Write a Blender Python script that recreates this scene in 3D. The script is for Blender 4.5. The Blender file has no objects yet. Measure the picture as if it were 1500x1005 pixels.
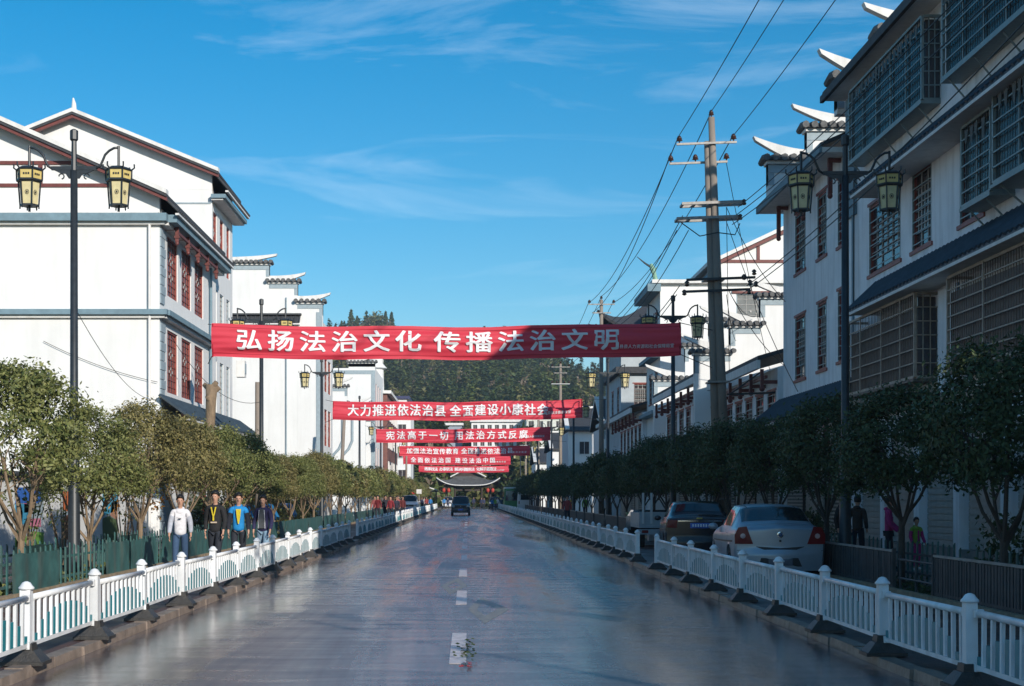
import bpy, math, random, os
from mathutils import Vector, Matrix, noise as mnoise
import numpy as np
random.seed(7)
PI = math.pi
R = math.radians
sc = bpy.context.scene
C = sc.collection

# ---------------------------------------------------------------- camera
cam_d = bpy.data.cameras.new('camera')
cam = bpy.data.objects.new('camera', cam_d)
C.objects.link(cam)
cam.location = (0, 0, 1.65)
cam.rotation_euler = (R(90), 0, 0)
cam_d.lens = 50
cam_d.sensor_width = 36
cam_d.shift_x = 0.0433
cam_d.shift_y = 0.151
cam_d.clip_start = 0.1
cam_d.clip_end = 5000
sc.camera = cam

# ---------------------------------------------------------------- sky, sun, exposure
SUN_EL, SUN_AZ = 21.5, 30.0          # sun behind the camera, to the right
w = bpy.data.worlds.new('World')
sc.world = w
w.use_nodes = True
nt = w.node_tree
nt.nodes.clear()
N = nt.nodes.new
sky = N('ShaderNodeTexSky')
sky.sky_type = 'NISHITA'
sky.sun_disc = False
sky.sun_elevation = R(SUN_EL)
sky.sun_rotation = R(180 - SUN_AZ)
sky.air_density = 1.0
sky.dust_density = 0.15
sky.ozone_density = 3.0
bg = N('ShaderNodeBackground')
bg.inputs['Strength'].default_value = 0.145
out = N('ShaderNodeOutputWorld')
tc = N('ShaderNodeTexCoord')
mp = N('ShaderNodeMapping')
mp.inputs['Scale'].default_value = (2.2, 2.2, 13.0)
mp.inputs['Rotation'].default_value = (0.0, R(9), 0.0)
mp.inputs['Location'].default_value = (3.4, 1.9, 0.2)
nz = N('ShaderNodeTexNoise')
nz.inputs['Scale'].default_value = 1.6
nz.inputs['Detail'].default_value = 9
nz.inputs['Roughness'].default_value = 0.62
nz.inputs['Distortion'].default_value = 0.9
ramp = N('ShaderNodeValToRGB')
ramp.color_ramp.elements[0].position = 0.51
ramp.color_ramp.elements[1].position = 0.86
ramp.color_ramp.elements[0].color = (0, 0, 0, 1)
ramp.color_ramp.elements[1].color = (0.30, 0.30, 0.30, 1)
mixc = N('ShaderNodeMix')
mixc.data_type = 'RGBA'
mixc.inputs[7].default_value = (7.2, 7.9, 8.6, 1)
hs = N('ShaderNodeHueSaturation')
hs.inputs['Saturation'].default_value = 1.48
hs.inputs['Value'].default_value = 0.73
hs.inputs['Hue'].default_value = 0.491
L = nt.links.new
L(tc.outputs['Generated'], mp.inputs['Vector'])
L(mp.outputs['Vector'], nz.inputs['Vector'])
L(nz.outputs['Fac'], ramp.inputs['Fac'])
L(sky.outputs['Color'], hs.inputs['Color'])
L(hs.outputs['Color'], mixc.inputs[6])
L(ramp.outputs['Color'], mixc.inputs[0])
L(mixc.outputs[2], bg.inputs['Color'])
L(bg.outputs['Background'], out.inputs['Surface'])

sd = bpy.data.lights.new('sun', 'SUN')
sd.energy = 4.2
sd.angle = R(0.55)
sd.color = (1.0, 0.93, 0.83)
sun = bpy.data.objects.new('sun', sd)
C.objects.link(sun)
sdir = Vector((-math.sin(R(SUN_AZ)) * math.cos(R(SUN_EL)), math.cos(R(SUN_AZ)) * math.cos(R(SUN_EL)), -math.sin(R(SUN_EL))))
sun.rotation_euler = sdir.to_track_quat('-Z', 'Y').to_euler()
sun.location = (30, -50, 40)

sc.view_settings.view_transform = 'Standard'
sc.view_settings.look = 'None'
sc.view_settings.exposure = 0.36
sc.view_settings.gamma = 1.0
sc.view_settings.use_curve_mapping = False
sc.render.engine = 'CYCLES'
sc.cycles.max_bounces = 6
sc.cycles.diffuse_bounces = 3
sc.cycles.glossy_bounces = 3
sc.cycles.transparent_max_bounces = 6
sc.cycles.sample_clamp_indirect = 4

# ---------------------------------------------------------------- materials
MATS = {}
def mat(name, col, rough=0.6, metal=0.0, var=0.0, vscale=3.0, col2=None, bump=0.0, bscale=40.0, spec=0.5, coords='Object',
        stain=None, stain_amt=0.0, stretch=(1, 1, 1), trans=0.0, rvar=0.0):
    if name in MATS:
        return MATS[name]
    m = bpy.data.materials.new(name)
    m.use_nodes = True
    t = m.node_tree
    b = t.nodes['Principled BSDF']
    b.inputs['Roughness'].default_value = rough
    b.inputs['Metallic'].default_value = metal
    b.inputs['Specular IOR Level'].default_value = spec
    b.inputs['Base Color'].default_value = (*col, 1)
    if trans:
        b.inputs['Transmission Weight'].default_value = trans
    def nd(k): return t.nodes.new(k)
    lk = t.links.new
    cvec = None
    if var or bump or stain or rvar:
        tcn = nd('ShaderNodeTexCoord')
        mpn = nd('ShaderNodeMapping')
        mpn.inputs['Scale'].default_value = stretch
        if coords == 'World':
            g = nd('ShaderNodeNewGeometry')
            lk(g.outputs['Position'], mpn.inputs['Vector'])
        else:
            lk(tcn.outputs[coords], mpn.inputs['Vector'])
        cvec = mpn.outputs['Vector']
    last = None
    if var:
        n1 = nd('ShaderNodeTexNoise')
        n1.inputs['Scale'].default_value = vscale
        n1.inputs['Detail'].default_value = 6
        n1.inputs['Roughness'].default_value = 0.65
        lk(cvec, n1.inputs['Vector'])
        rp = nd('ShaderNodeValToRGB')
        c2 = col2 if col2 else tuple(c * (1 - var) for c in col)
        c1 = col if col2 else tuple(min(1, c * (1 + var * 0.6)) for c in col)
        rp.color_ramp.elements[0].position = 0.32
        rp.color_ramp.elements[1].position = 0.68
        rp.color_ramp.elements[0].color = (*c2, 1)
        rp.color_ramp.elements[1].color = (*c1, 1)
        lk(n1.outputs['Fac'], rp.inputs['Fac'])
        last = rp.outputs['Color']
    if stain:
        n2 = nd('ShaderNodeTexNoise')
        mp2 = nd('ShaderNodeMapping')
        mp2.inputs['Scale'].default_value = (2.2, 2.2, 0.22)
        lk(cvec, mp2.inputs['Vector'])
        lk(mp2.outputs['Vector'], n2.inputs['Vector'])
        n2.inputs['Scale'].default_value = 1.6
        n2.inputs['Detail'].default_value = 7
        rp2 = nd('ShaderNodeValToRGB')
        rp2.color_ramp.elements[0].position = 0.48
        rp2.color_ramp.elements[1].position = 0.78
        rp2.color_ramp.elements[0].color = (0, 0, 0, 1)
        rp2.color_ramp.elements[1].color = (stain_amt,) * 3 + (1,)
        lk(n2.outputs['Fac'], rp2.inputs['Fac'])
        mx = nd('ShaderNodeMix')
        mx.data_type = 'RGBA'
        if last:
            lk(last, mx.inputs[6])
        else:
            mx.inputs[6].default_value = (*col, 1)
        mx.inputs[7].default_value = (*stain, 1)
        lk(rp2.outputs['Color'], mx.inputs[0])
        last = mx.outputs[2]
    if last:
        lk(last, b.inputs['Base Color'])
    if bump:
        n3 = nd('ShaderNodeTexNoise')
        n3.inputs['Scale'].default_value = bscale
        n3.inputs['Detail'].default_value = 4
        lk(cvec, n3.inputs['Vector'])
        bp = nd('ShaderNodeBump')
        bp.inputs['Strength'].default_value = bump
        bp.inputs['Distance'].default_value = 0.02
        lk(n3.outputs['Fac'], bp.inputs['Height'])
        lk(bp.outputs['Normal'], b.inputs['Normal'])
    if rvar:
        n4 = nd('ShaderNodeTexNoise')
        n4.inputs['Scale'].default_value = vscale
        n4.inputs['Detail'].default_value = 5
        lk(cvec, n4.inputs['Vector'])
        mr = nd('ShaderNodeMapRange')
        mr.inputs[3].default_value = max(0.02, rough - rvar)
        mr.inputs[4].default_value = min(1, rough + rvar)
        lk(n4.outputs['Fac'], mr.inputs[0])
        lk(mr.outputs[0], b.inputs['Roughness'])
    MATS[name] = m
    return m

def leafmat(name, c1, c2, c3=None, scale=5.0, isl=0.5):
    m = bpy.data.materials.new(name)
    m.use_nodes = True
    t = m.node_tree
    b = t.nodes['Principled BSDF']
    b.inputs['Roughness'].default_value = 0.55
    b.inputs['Specular IOR Level'].default_value = 0.35
    g = t.nodes.new('ShaderNodeNewGeometry')
    n = t.nodes.new('ShaderNodeTexNoise')
    n.inputs['Scale'].default_value = scale
    n.inputs['Detail'].default_value = 3
    t.links.new(g.outputs['Position'], n.inputs['Vector'])
    add = t.nodes.new('ShaderNodeMath'); add.operation = 'MULTIPLY_ADD'
    t.links.new(g.outputs['Random Per Island'], add.inputs[0])
    add.inputs[1].default_value = isl
    t.links.new(n.outputs['Fac'], add.inputs[2])
    rp = t.nodes.new('ShaderNodeValToRGB')
    rp.color_ramp.elements[0].position = 0.45
    rp.color_ramp.elements[1].position = 1.05
    rp.color_ramp.elements[0].color = (*c1, 1)
    rp.color_ramp.elements[1].color = (*c2, 1)
    if c3:
        e = rp.color_ramp.elements.new(0.98)
        e.color = (*c3, 1)
    t.links.new(add.outputs[0], rp.inputs['Fac'])
    t.links.new(rp.outputs['Color'], b.inputs['Base Color'])
    tr = t.nodes.new('ShaderNodeBsdfTranslucent')
    t.links.new(rp.outputs['Color'], tr.inputs['Color'])
    mx = t.nodes.new('ShaderNodeMixShader')
    mx.inputs[0].default_value = 0.22
    t.links.new(b.outputs[0], mx.inputs[1])
    t.links.new(tr.outputs[0], mx.inputs[2])
    t.links.new(mx.outputs[0], t.nodes['Material Output'].inputs['Surface'])
    MATS[name] = m
    return m

M_white = mat('white_render', (0.74, 0.74, 0.73), 0.85, var=0.05, vscale=0.6, bump=0.10, bscale=30, coords='World', stain=(0.50, 0.49, 0.46), stain_amt=0.22)
M_white2 = mat('shop_render', (0.80, 0.81, 0.83), 0.85, var=0.10, vscale=0.9, bump=0.1, bscale=30, coords='World', stain=(0.36, 0.36, 0.36), stain_amt=0.5)
M_trimw = mat('trim_white', (0.70, 0.69, 0.67), 0.75, var=0.08, vscale=4, coords='World', stain=(0.4, 0.38, 0.34), stain_amt=0.4)
M_bluegrey = mat('cornice_bluegrey', (0.16, 0.25, 0.30), 0.7, var=0.2, vscale=3, coords='World')
M_quoin = mat('quoin_grey', (0.30, 0.37, 0.41), 0.7, var=0.15, vscale=5, coords='World')
M_red = mat('timber_red', (0.15, 0.038, 0.032), 0.6, var=0.25, vscale=6, coords='World')
M_winred = mat('window_red', (0.26, 0.055, 0.04), 0.55, var=0.2, vscale=6, coords='World')
M_winpane = mat('pane_dark', (0.055, 0.046, 0.050), 0.12, var=0.3, vscale=2, coords='World')
M_winpane_red = mat('pane_redbrown', (0.10, 0.035, 0.028), 0.3, var=0.4, vscale=3, coords='World')
M_winpane_grey = mat('pane_grey', (0.20, 0.20, 0.19), 0.2, var=0.35, vscale=2, coords='World')
M_thin = mat('cage_thin_brown', (0.13, 0.10, 0.08), 0.6, var=0.3, vscale=6, coords='World')
M_lattice = mat('lattice_pale', (0.42, 0.40, 0.38), 0.6, var=0.2, vscale=8, coords='World')
M_tile = mat('roof_tile_dark', (0.045, 0.048, 0.055), 0.75, var=0.35, vscale=6, coords='World', bump=0.2)
M_tileblue = mat('roof_tile_slate', (0.035, 0.055, 0.075), 0.55, var=0.35, vscale=5, coords='World', bump=0.15)
M_tileend = mat('tile_end_grey', (0.13, 0.13, 0.13), 0.8, var=0.4, vscale=9, coords='World')
M_iron = mat('lamp_iron', (0.022, 0.028, 0.034), 0.45, var=0.3, vscale=9, spec=0.5)
M_lantern = mat('lantern_panel', (0.62, 0.54, 0.30), 0.35, var=0.12, vscale=8)
M_lanternb = mat('lantern_band', (0.60, 0.47, 0.17), 0.4, var=0.15, vscale=8)
M_concrete = mat('pole_concrete', (0.25, 0.21, 0.175), 0.85, var=0.2, vscale=3, stretch=(1, 1, 0.3), bump=0.2)
M_steel = mat('crossarm_steel', (0.30, 0.28, 0.26), 0.5, 0.3, var=0.3, vscale=8)
M_insul = mat('insulator_brown', (0.05, 0.022, 0.016), 0.25)
M_wire = mat('wire_black', (0.012, 0.014, 0.018), 0.6)
M_cagegreen = mat('cage_green_glass', (0.045, 0.068, 0.068), 0.22, var=0.5, vscale=1.2, coords='World')
M_cagebar = mat('cage_bar_grey', (0.22, 0.27, 0.27), 0.5, 0.2, var=0.2, vscale=8)
M_cagebrown = mat('cage_brown_board', (0.11, 0.082, 0.068), 0.6, var=0.45, vscale=2.5, coords='World')
M_cagecream = mat('cage_bar_cream', (0.36, 0.29, 0.23), 0.6, var=0.3, vscale=6, coords='World')
M_shutter = mat('roller_shutter', (0.40, 0.38, 0.35), 0.5, 0.1, var=0.2, vscale=4)
M_pvc = mat('barrier_white', (0.80, 0.81, 0.82), 0.35, var=0.09, vscale=5, coords='World', stain=(0.30, 0.29, 0.27), stain_amt=0.55)
M_teal = mat('barrier_teal', (0.02, 0.22, 0.26), 0.45, var=0.2, vscale=5)
M_rubber = mat('rubber_black', (0.022, 0.022, 0.023), 0.5, var=0.5, vscale=12, col2=(0.05, 0.045, 0.04), bump=0.3, bscale=60)
M_kerb = mat('kerb_granite', (0.27, 0.21, 0.17), 0.45, var=0.4, vscale=5, coords='World', bump=0.4, bscale=25)
M_trunk = mat('bark_tan', (0.23, 0.165, 0.105), 0.9, var=0.35, vscale=9, stretch=(1, 1, 0.3), bump=0.5)
M_trunkd = mat('bark_dark', (0.075, 0.06, 0.05), 0.9, var=0.35, vscale=9, stretch=(1, 1, 0.3), bump=0.5)
M_netgreen = mat('fence_green', (0.040, 0.125, 0.118), 0.6, var=0.4, vscale=2.5, coords='World', stain=(0.15, 0.12, 0.09), stain_amt=0.5)
M_netgreend = mat('fence_green_dark', (0.015, 0.05, 0.045), 0.6, var=0.3, vscale=3)
M_slat = mat('fence_slat_grey', (0.055, 0.058, 0.06), 0.6, var=0.35, vscale=5, coords='World')
M_slattop = mat('fence_top_edge', (0.33, 0.29, 0.26), 0.6, var=0.3, vscale=5, coords='World')
M_soil = mat('soil', (0.11, 0.08, 0.05), 0.95, var=0.5, vscale=4, coords='World', bump=0.8, bscale=18)
M_glass = mat('car_glass', (0.012, 0.016, 0.02), 0.06, spec=0.8)
M_tyre = mat('tyre', (0.02, 0.02, 0.02), 0.85)
M_rim = mat('rim', (0.45, 0.45, 0.46), 0.3, 0.8)
M_tail = mat('tail_light_red', (0.16, 0.006, 0.008), 0.3, spec=0.3)
M_plateb = mat('plate_blue', (0.03, 0.10, 0.42), 0.4)
M_platew = mat('plate_white', (0.8, 0.8, 0.8), 0.4)
M_chrome = mat('chrome', (0.6, 0.6, 0.62), 0.15, 1.0)
M_blackp = mat('black_plastic', (0.02, 0.02, 0.022), 0.5)
M_skin = mat('skin', (0.48, 0.27, 0.185), 0.55)
M_hair = mat('hair', (0.010, 0.009, 0.009), 0.5)
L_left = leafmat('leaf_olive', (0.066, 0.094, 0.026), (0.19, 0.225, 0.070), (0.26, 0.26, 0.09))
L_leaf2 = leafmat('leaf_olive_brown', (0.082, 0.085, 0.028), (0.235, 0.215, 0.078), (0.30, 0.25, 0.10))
L_right = leafmat('leaf_deep', (0.026, 0.048, 0.018), (0.080, 0.115, 0.046))  # darker copy of the olive leaf, the right row's shade in its colour
L_orange = leafmat('leaf_orange', (0.36, 0.13, 0.012), (0.60, 0.28, 0.03))
L_con = leafmat('forest_conifer', (0.075, 0.11, 0.032), (0.22, 0.25, 0.075), scale=0.12, isl=0.16)
L_con2 = leafmat('forest_dark', (0.045, 0.075, 0.030), (0.15, 0.18, 0.058), scale=0.12, isl=0.16)
L_brd = leafmat('forest_broad', (0.12, 0.12, 0.04), (0.29, 0.26, 0.09), scale=0.12, isl=0.16)
L_bare = leafmat('forest_bare', (0.15, 0.11, 0.075), (0.30, 0.22, 0.15), scale=0.12, isl=0.16)

# ---------------------------------------------------------------- mesh builder
W = {}
class Fr:
    """a vertical wall frame: a along the wall, z up, d outward"""
    def __init__(s, o, u, n):
        s.o, s.u, s.n = Vector(o), Vector(u), Vector(n)
    def p(s, a, z, d=0.0):
        v = s.o + s.u * a + s.n * d
        return (v.x, v.y, v.z + z)
    def rot(s):
        return math.atan2(s.u.y, s.u.x)

class MB:
    def __init__(s):
        s.v = []; s.f = []
    def poly(s, pts):
        i = len(s.v); s.v += [tuple(p) for p in pts]; s.f.append(tuple(range(i, i + len(pts)))); return s
    def hexa(s, p):
        i = len(s.v); s.v += [tuple(q) for q in p]
        for f in ((0, 3, 2, 1), (4, 5, 6, 7), (0, 1, 5, 4), (1, 2, 6, 5), (2, 3, 7, 6), (3, 0, 4, 7)):
            s.f.append(tuple(i + k for k in f))
        return s
    def box(s, x0, x1, y0, y1, z0, z1):
        return s.hexa([(x0, y0, z0), (x1, y0, z0), (x1, y1, z0), (x0, y1, z0), (x0, y0, z1), (x1, y0, z1), (x1, y1, z1), (x0, y1, z1)])
    def fbox(s, F, a0, a1, z0, z1, d0, d1):
        P = F.p
        return s.hexa([P(a0, z0, d0), P(a1, z0, d0), P(a1, z0, d1), P(a0, z0, d1), P(a0, z1, d0), P(a1, z1, d0), P(a1, z1, d1), P(a0, z1, d1)])
    def beam(s, p, q, wd, ht, up=(0, 0, 1)):
        p, q = Vector(p), Vector(q); t = (q - p).normalized(); sd_ = t.cross(Vector(up))
        if sd_.length < 1e-4: sd_ = t.cross(Vector((1, 0, 0)))
        sd_.normalize(); u = sd_.cross(t)
        a, b = sd_ * wd / 2, u * ht / 2
        return s.hexa([p - a - b, p + a - b, q + a - b, q - a - b, p - a + b, p + a + b, q + a + b, q - a + b])
    def prism(s, F, pts, d0, d1):
        """polygon in (a, z) extruded from d0 to d1"""
        n = len(pts); i = len(s.v)
        s.v += [F.p(a, z, d1) for a, z in pts] + [F.p(a, z, d0) for a, z in pts]
        s.f.append(tuple(range(i, i + n))); s.f.append(tuple(range(i + 2 * n - 1, i + n - 1, -1)))
        for k in range(n):
            k2 = (k + 1) % n
            s.f.append((i + k, i + n + k, i + n + k2, i + k2))
        return s
    def tube(s, pts, r, n=8, cap=True):
        pts = [Vector(p) for p in pts]; m = len(pts)
        rr = r if isinstance(r, (list, tuple)) else [r] * m
        i0 = len(s.v); ref = None
        for k, p in enumerate(pts):
            t = (pts[min(k + 1, m - 1)] - pts[max(k - 1, 0)])
            if t.length < 1e-9: t = Vector((0, 0, 1))
            t.normalize()
            if ref is None:
                ref = Vector((1, 0, 0)) if abs(t.x) < 0.9 else Vector((0, 1, 0))
            a = (ref - t * ref.dot(t)).normalized(); b = t.cross(a); ref = a
            for j in range(n):
                th = 2 * PI * j / n
                s.v.append(tuple(p + (a * math.cos(th) + b * math.sin(th)) * rr[k]))
        for k in range(m - 1):
            for j in range(n):
                j2 = (j + 1) % n
                s.f.append((i0 + k * n + j, i0 + k * n + j2, i0 + (k + 1) * n + j2, i0 + (k + 1) * n + j))
        if cap:
            s.f.append(tuple(i0 + j for j in range(n))[::-1])
            s.f.append(tuple(i0 + (m - 1) * n + j for j in range(n)))
        return s
    def lathe(s, c, prof, n=12, rot0=0.0):
        """prof: (r, z) list"""
        i0 = len(s.v); m = len(prof)
        for r, z in prof:
            for j in range(n):
                th = rot0 + 2 * PI * j / n
                s.v.append((c[0] + r * math.cos(th), c[1] + r * math.sin(th), c[2] + z))
        for k in range(m - 1):
            for j in range(n):
                j2 = (j + 1) % n
                s.f.append((i0 + k * n + j, i0 + k * n + j2, i0 + (k + 1) * n + j2, i0 + (k + 1) * n + j))
        s.f.append(tuple(i0 + j for j in range(n))[::-1]); s.f.append(tuple(i0 + (m - 1) * n + j for j in range(n)))
        return s
    def ball(s, c, rx, ry, rz, n=10, m=6):
        prof = []
        i0 = len(s.v)
        for k in range(m + 1):
            ph = -PI / 2 + PI * k / m
            r = max(0.02, math.cos(ph))
            for j in range(n):
                th = 2 * PI * j / n
                s.v.append((c[0] + rx * r * math.cos(th), c[1] + ry * r * math.sin(th), c[2] + rz * math.sin(ph)))
        for k in range(m):
            for j in range(n):
                j2 = (j + 1) % n
                s.f.append((i0 + k * n + j, i0 + k * n + j2, i0 + (k + 1) * n + j2, i0 + (k + 1) * n + j))
        s.f.append(tuple(i0 + j for j in range(n))[::-1]); s.f.append(tuple(i0 + m * n + j for j in range(n)))
        return s
    def grid(s, fn, nu, nv):
        i0 = len(s.v)
        for i in range(nu + 1):
            for j in range(nv + 1):
                s.v.append(tuple(fn(i / nu, j / nv)))
        for i in range(nu):
            for j in range(nv):
                a = i0 + i * (nv + 1) + j
                s.f.append((a, a + nv + 1, a + nv + 2, a + 1))
        return s
    def holes(s, F, a0, a1, z0, z1, hs_, th=0.16, d=0.0):
        """wall sheet with real openings and reveals"""
        A = sorted(set([a0, a1] + [q for h in hs_ for q in h[:2]])); Z = sorted(set([z0, z1] + [q for h in hs_ for q in h[2:]]))
        A = [q for q in A if a0 <= q <= a1]; Z = [q for q in Z if z0 <= q <= z1]
        for i in range(len(A) - 1):
            for j in range(len(Z) - 1):
                am, zm = (A[i] + A[i + 1]) / 2, (Z[j] + Z[j + 1]) / 2
                if any(h[0] < am < h[1] and h[2] < zm < h[3] for h in hs_): continue
                s.poly([F.p(A[i], Z[j], d), F.p(A[i + 1], Z[j], d), F.p(A[i + 1], Z[j + 1], d), F.p(A[i], Z[j + 1], d)])
        for h in hs_:
            P = F.p
            b0, b1, c0, c1 = h
            for q in (((b0, c0), (b1, c0)), ((b1, c0), (b1, c1)), ((b1, c1), (b0, c1)), ((b0, c1), (b0, c0))):
                s.poly([P(*q[0], d), P(*q[1], d), P(*q[1], d - th), P(*q[0], d - th)])
        return s
    def mesh(s, name, m, smooth=False, off=(0, 0, 0)):
        me = bpy.data.meshes.new(name)
        if off != (0, 0, 0):
            ox, oy, oz = off
            vs = [(x - ox, y - oy, z - oz) for x, y, z in s.v]
        else: vs = s.v
        me.from_pydata(vs, [], s.f)
        me.materials.append(m)
        if smooth:
            me.shade_smooth()
        me.update()
        return me
    def build(s, name, m, parent=None, smooth=False, local=False, **kw):
        if local or not s.v:
            me = s.mesh(name, m, smooth); o = bpy.data.objects.new(name, me); C.objects.link(o)
            if parent: o.parent = parent
        else:
            a = np.array(s.v); lo, hi = a.min(0), a.max(0)
            org = Vector(((lo[0] + hi[0]) / 2, (lo[1] + hi[1]) / 2, lo[2]))
            me = s.mesh(name, m, smooth, tuple(org)); o = bpy.data.objects.new(name, me); C.objects.link(o)
            W[o.name] = org
            if parent:
                o.parent = parent; o.location = org - W.get(parent.name, Vector((0, 0, 0)))
            else: o.location = org
        tag(o, **kw)
        return o

def tag(o, label=None, cat=None, group=None, kind=None):
    if label: o['label'] = label
    if cat: o['category'] = cat
    if group: o['group'] = group
    if kind: o['kind'] = kind
    return o
def empty(name, loc, label=None, cat=None, group=None, rotz=0.0):
    o = bpy.data.objects.new(name, None); C.objects.link(o); o.location = loc; o.rotation_euler = (0, 0, rotz)
    o.empty_display_size = 0.3
    W[o.name] = Vector(loc)
    return tag(o, label, cat, group)
def place(me, name, parent=None, loc=(0, 0, 0), rotz=0.0, **kw):
    """another object on a shared mesh, in the parent's space"""
    o = bpy.data.objects.new(name, me); C.objects.link(o)
    if parent: o.parent = parent
    o.location = loc; o.rotation_euler = (0, 0, rotz)
    return tag(o, **kw)
def dup(root, loc, rotz=0.0, label=None, group=None, scale=None):
    def cp(o, par):
        c = o.copy(); C.objects.link(c)
        if par: c.parent = par
        for ch in o.children: cp(ch, c)
        return c
    r = cp(root, None); r.location = loc; r.rotation_euler = (0, 0, rotz)
    if scale: r.scale = scale
    W[r.name] = Vector(loc)
    if label: r['label'] = label
    if group: r['group'] = group
    return r
ORD = ['nearest', 'second', 'third', 'fourth', 'fifth', 'sixth', 'seventh', 'eighth', 'ninth', 'tenth', 'eleventh', 'twelfth', 'thirteenth',
       'fourteenth', 'fifteenth', 'sixteenth', 'seventeenth', 'eighteenth', 'nineteenth', 'twentieth']
CACHE = {}
LAMPY = {'left': [27.1, 50.2, 71.4, 98.0, 126, 150, 176, 201], 'right': [27.5, 49.3, 71.5, 98.0, 127, 152, 177, 202]}
CNT = {}
def past(side, y, what):
    """say where a repeat stands by the street lamps: 'third X past the fifth left lamp'"""
    n = sum(1 for q in LAMPY[side] if q < y)
    key = (side, what, n); CNT[key] = CNT.get(key, 0) + 1
    o = 'first' if CNT[key] == 1 else ORD[CNT[key] - 1]
    if n == 0: return '%s %s before the nearest %s street lamp' % (o, what, side)
    return '%s %s past the %s %s street lamp' % (o, what, ORD[n - 1], side)


# ================================================================ THE SETTING
def sheet(name, x0, x1, y0, y1, z, m, nx=1, ny=1, fz=None):
    b = MB()
    b.grid(lambda u, v: (x0 + (x1 - x0) * u, y0 + (y1 - y0) * v, z + (fz(x0 + (x1 - x0) * u, y0 + (y1 - y0) * v) if fz else 0)), nx, ny)
    return b.build(name, m, kind='structure')

M_earth = mat('earth', (0.10, 0.095, 0.05), 0.95, var=0.4, vscale=0.2, coords='World')
sheet('ground', -1500, 1500, -400, 2600, -0.05, M_earth)

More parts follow.
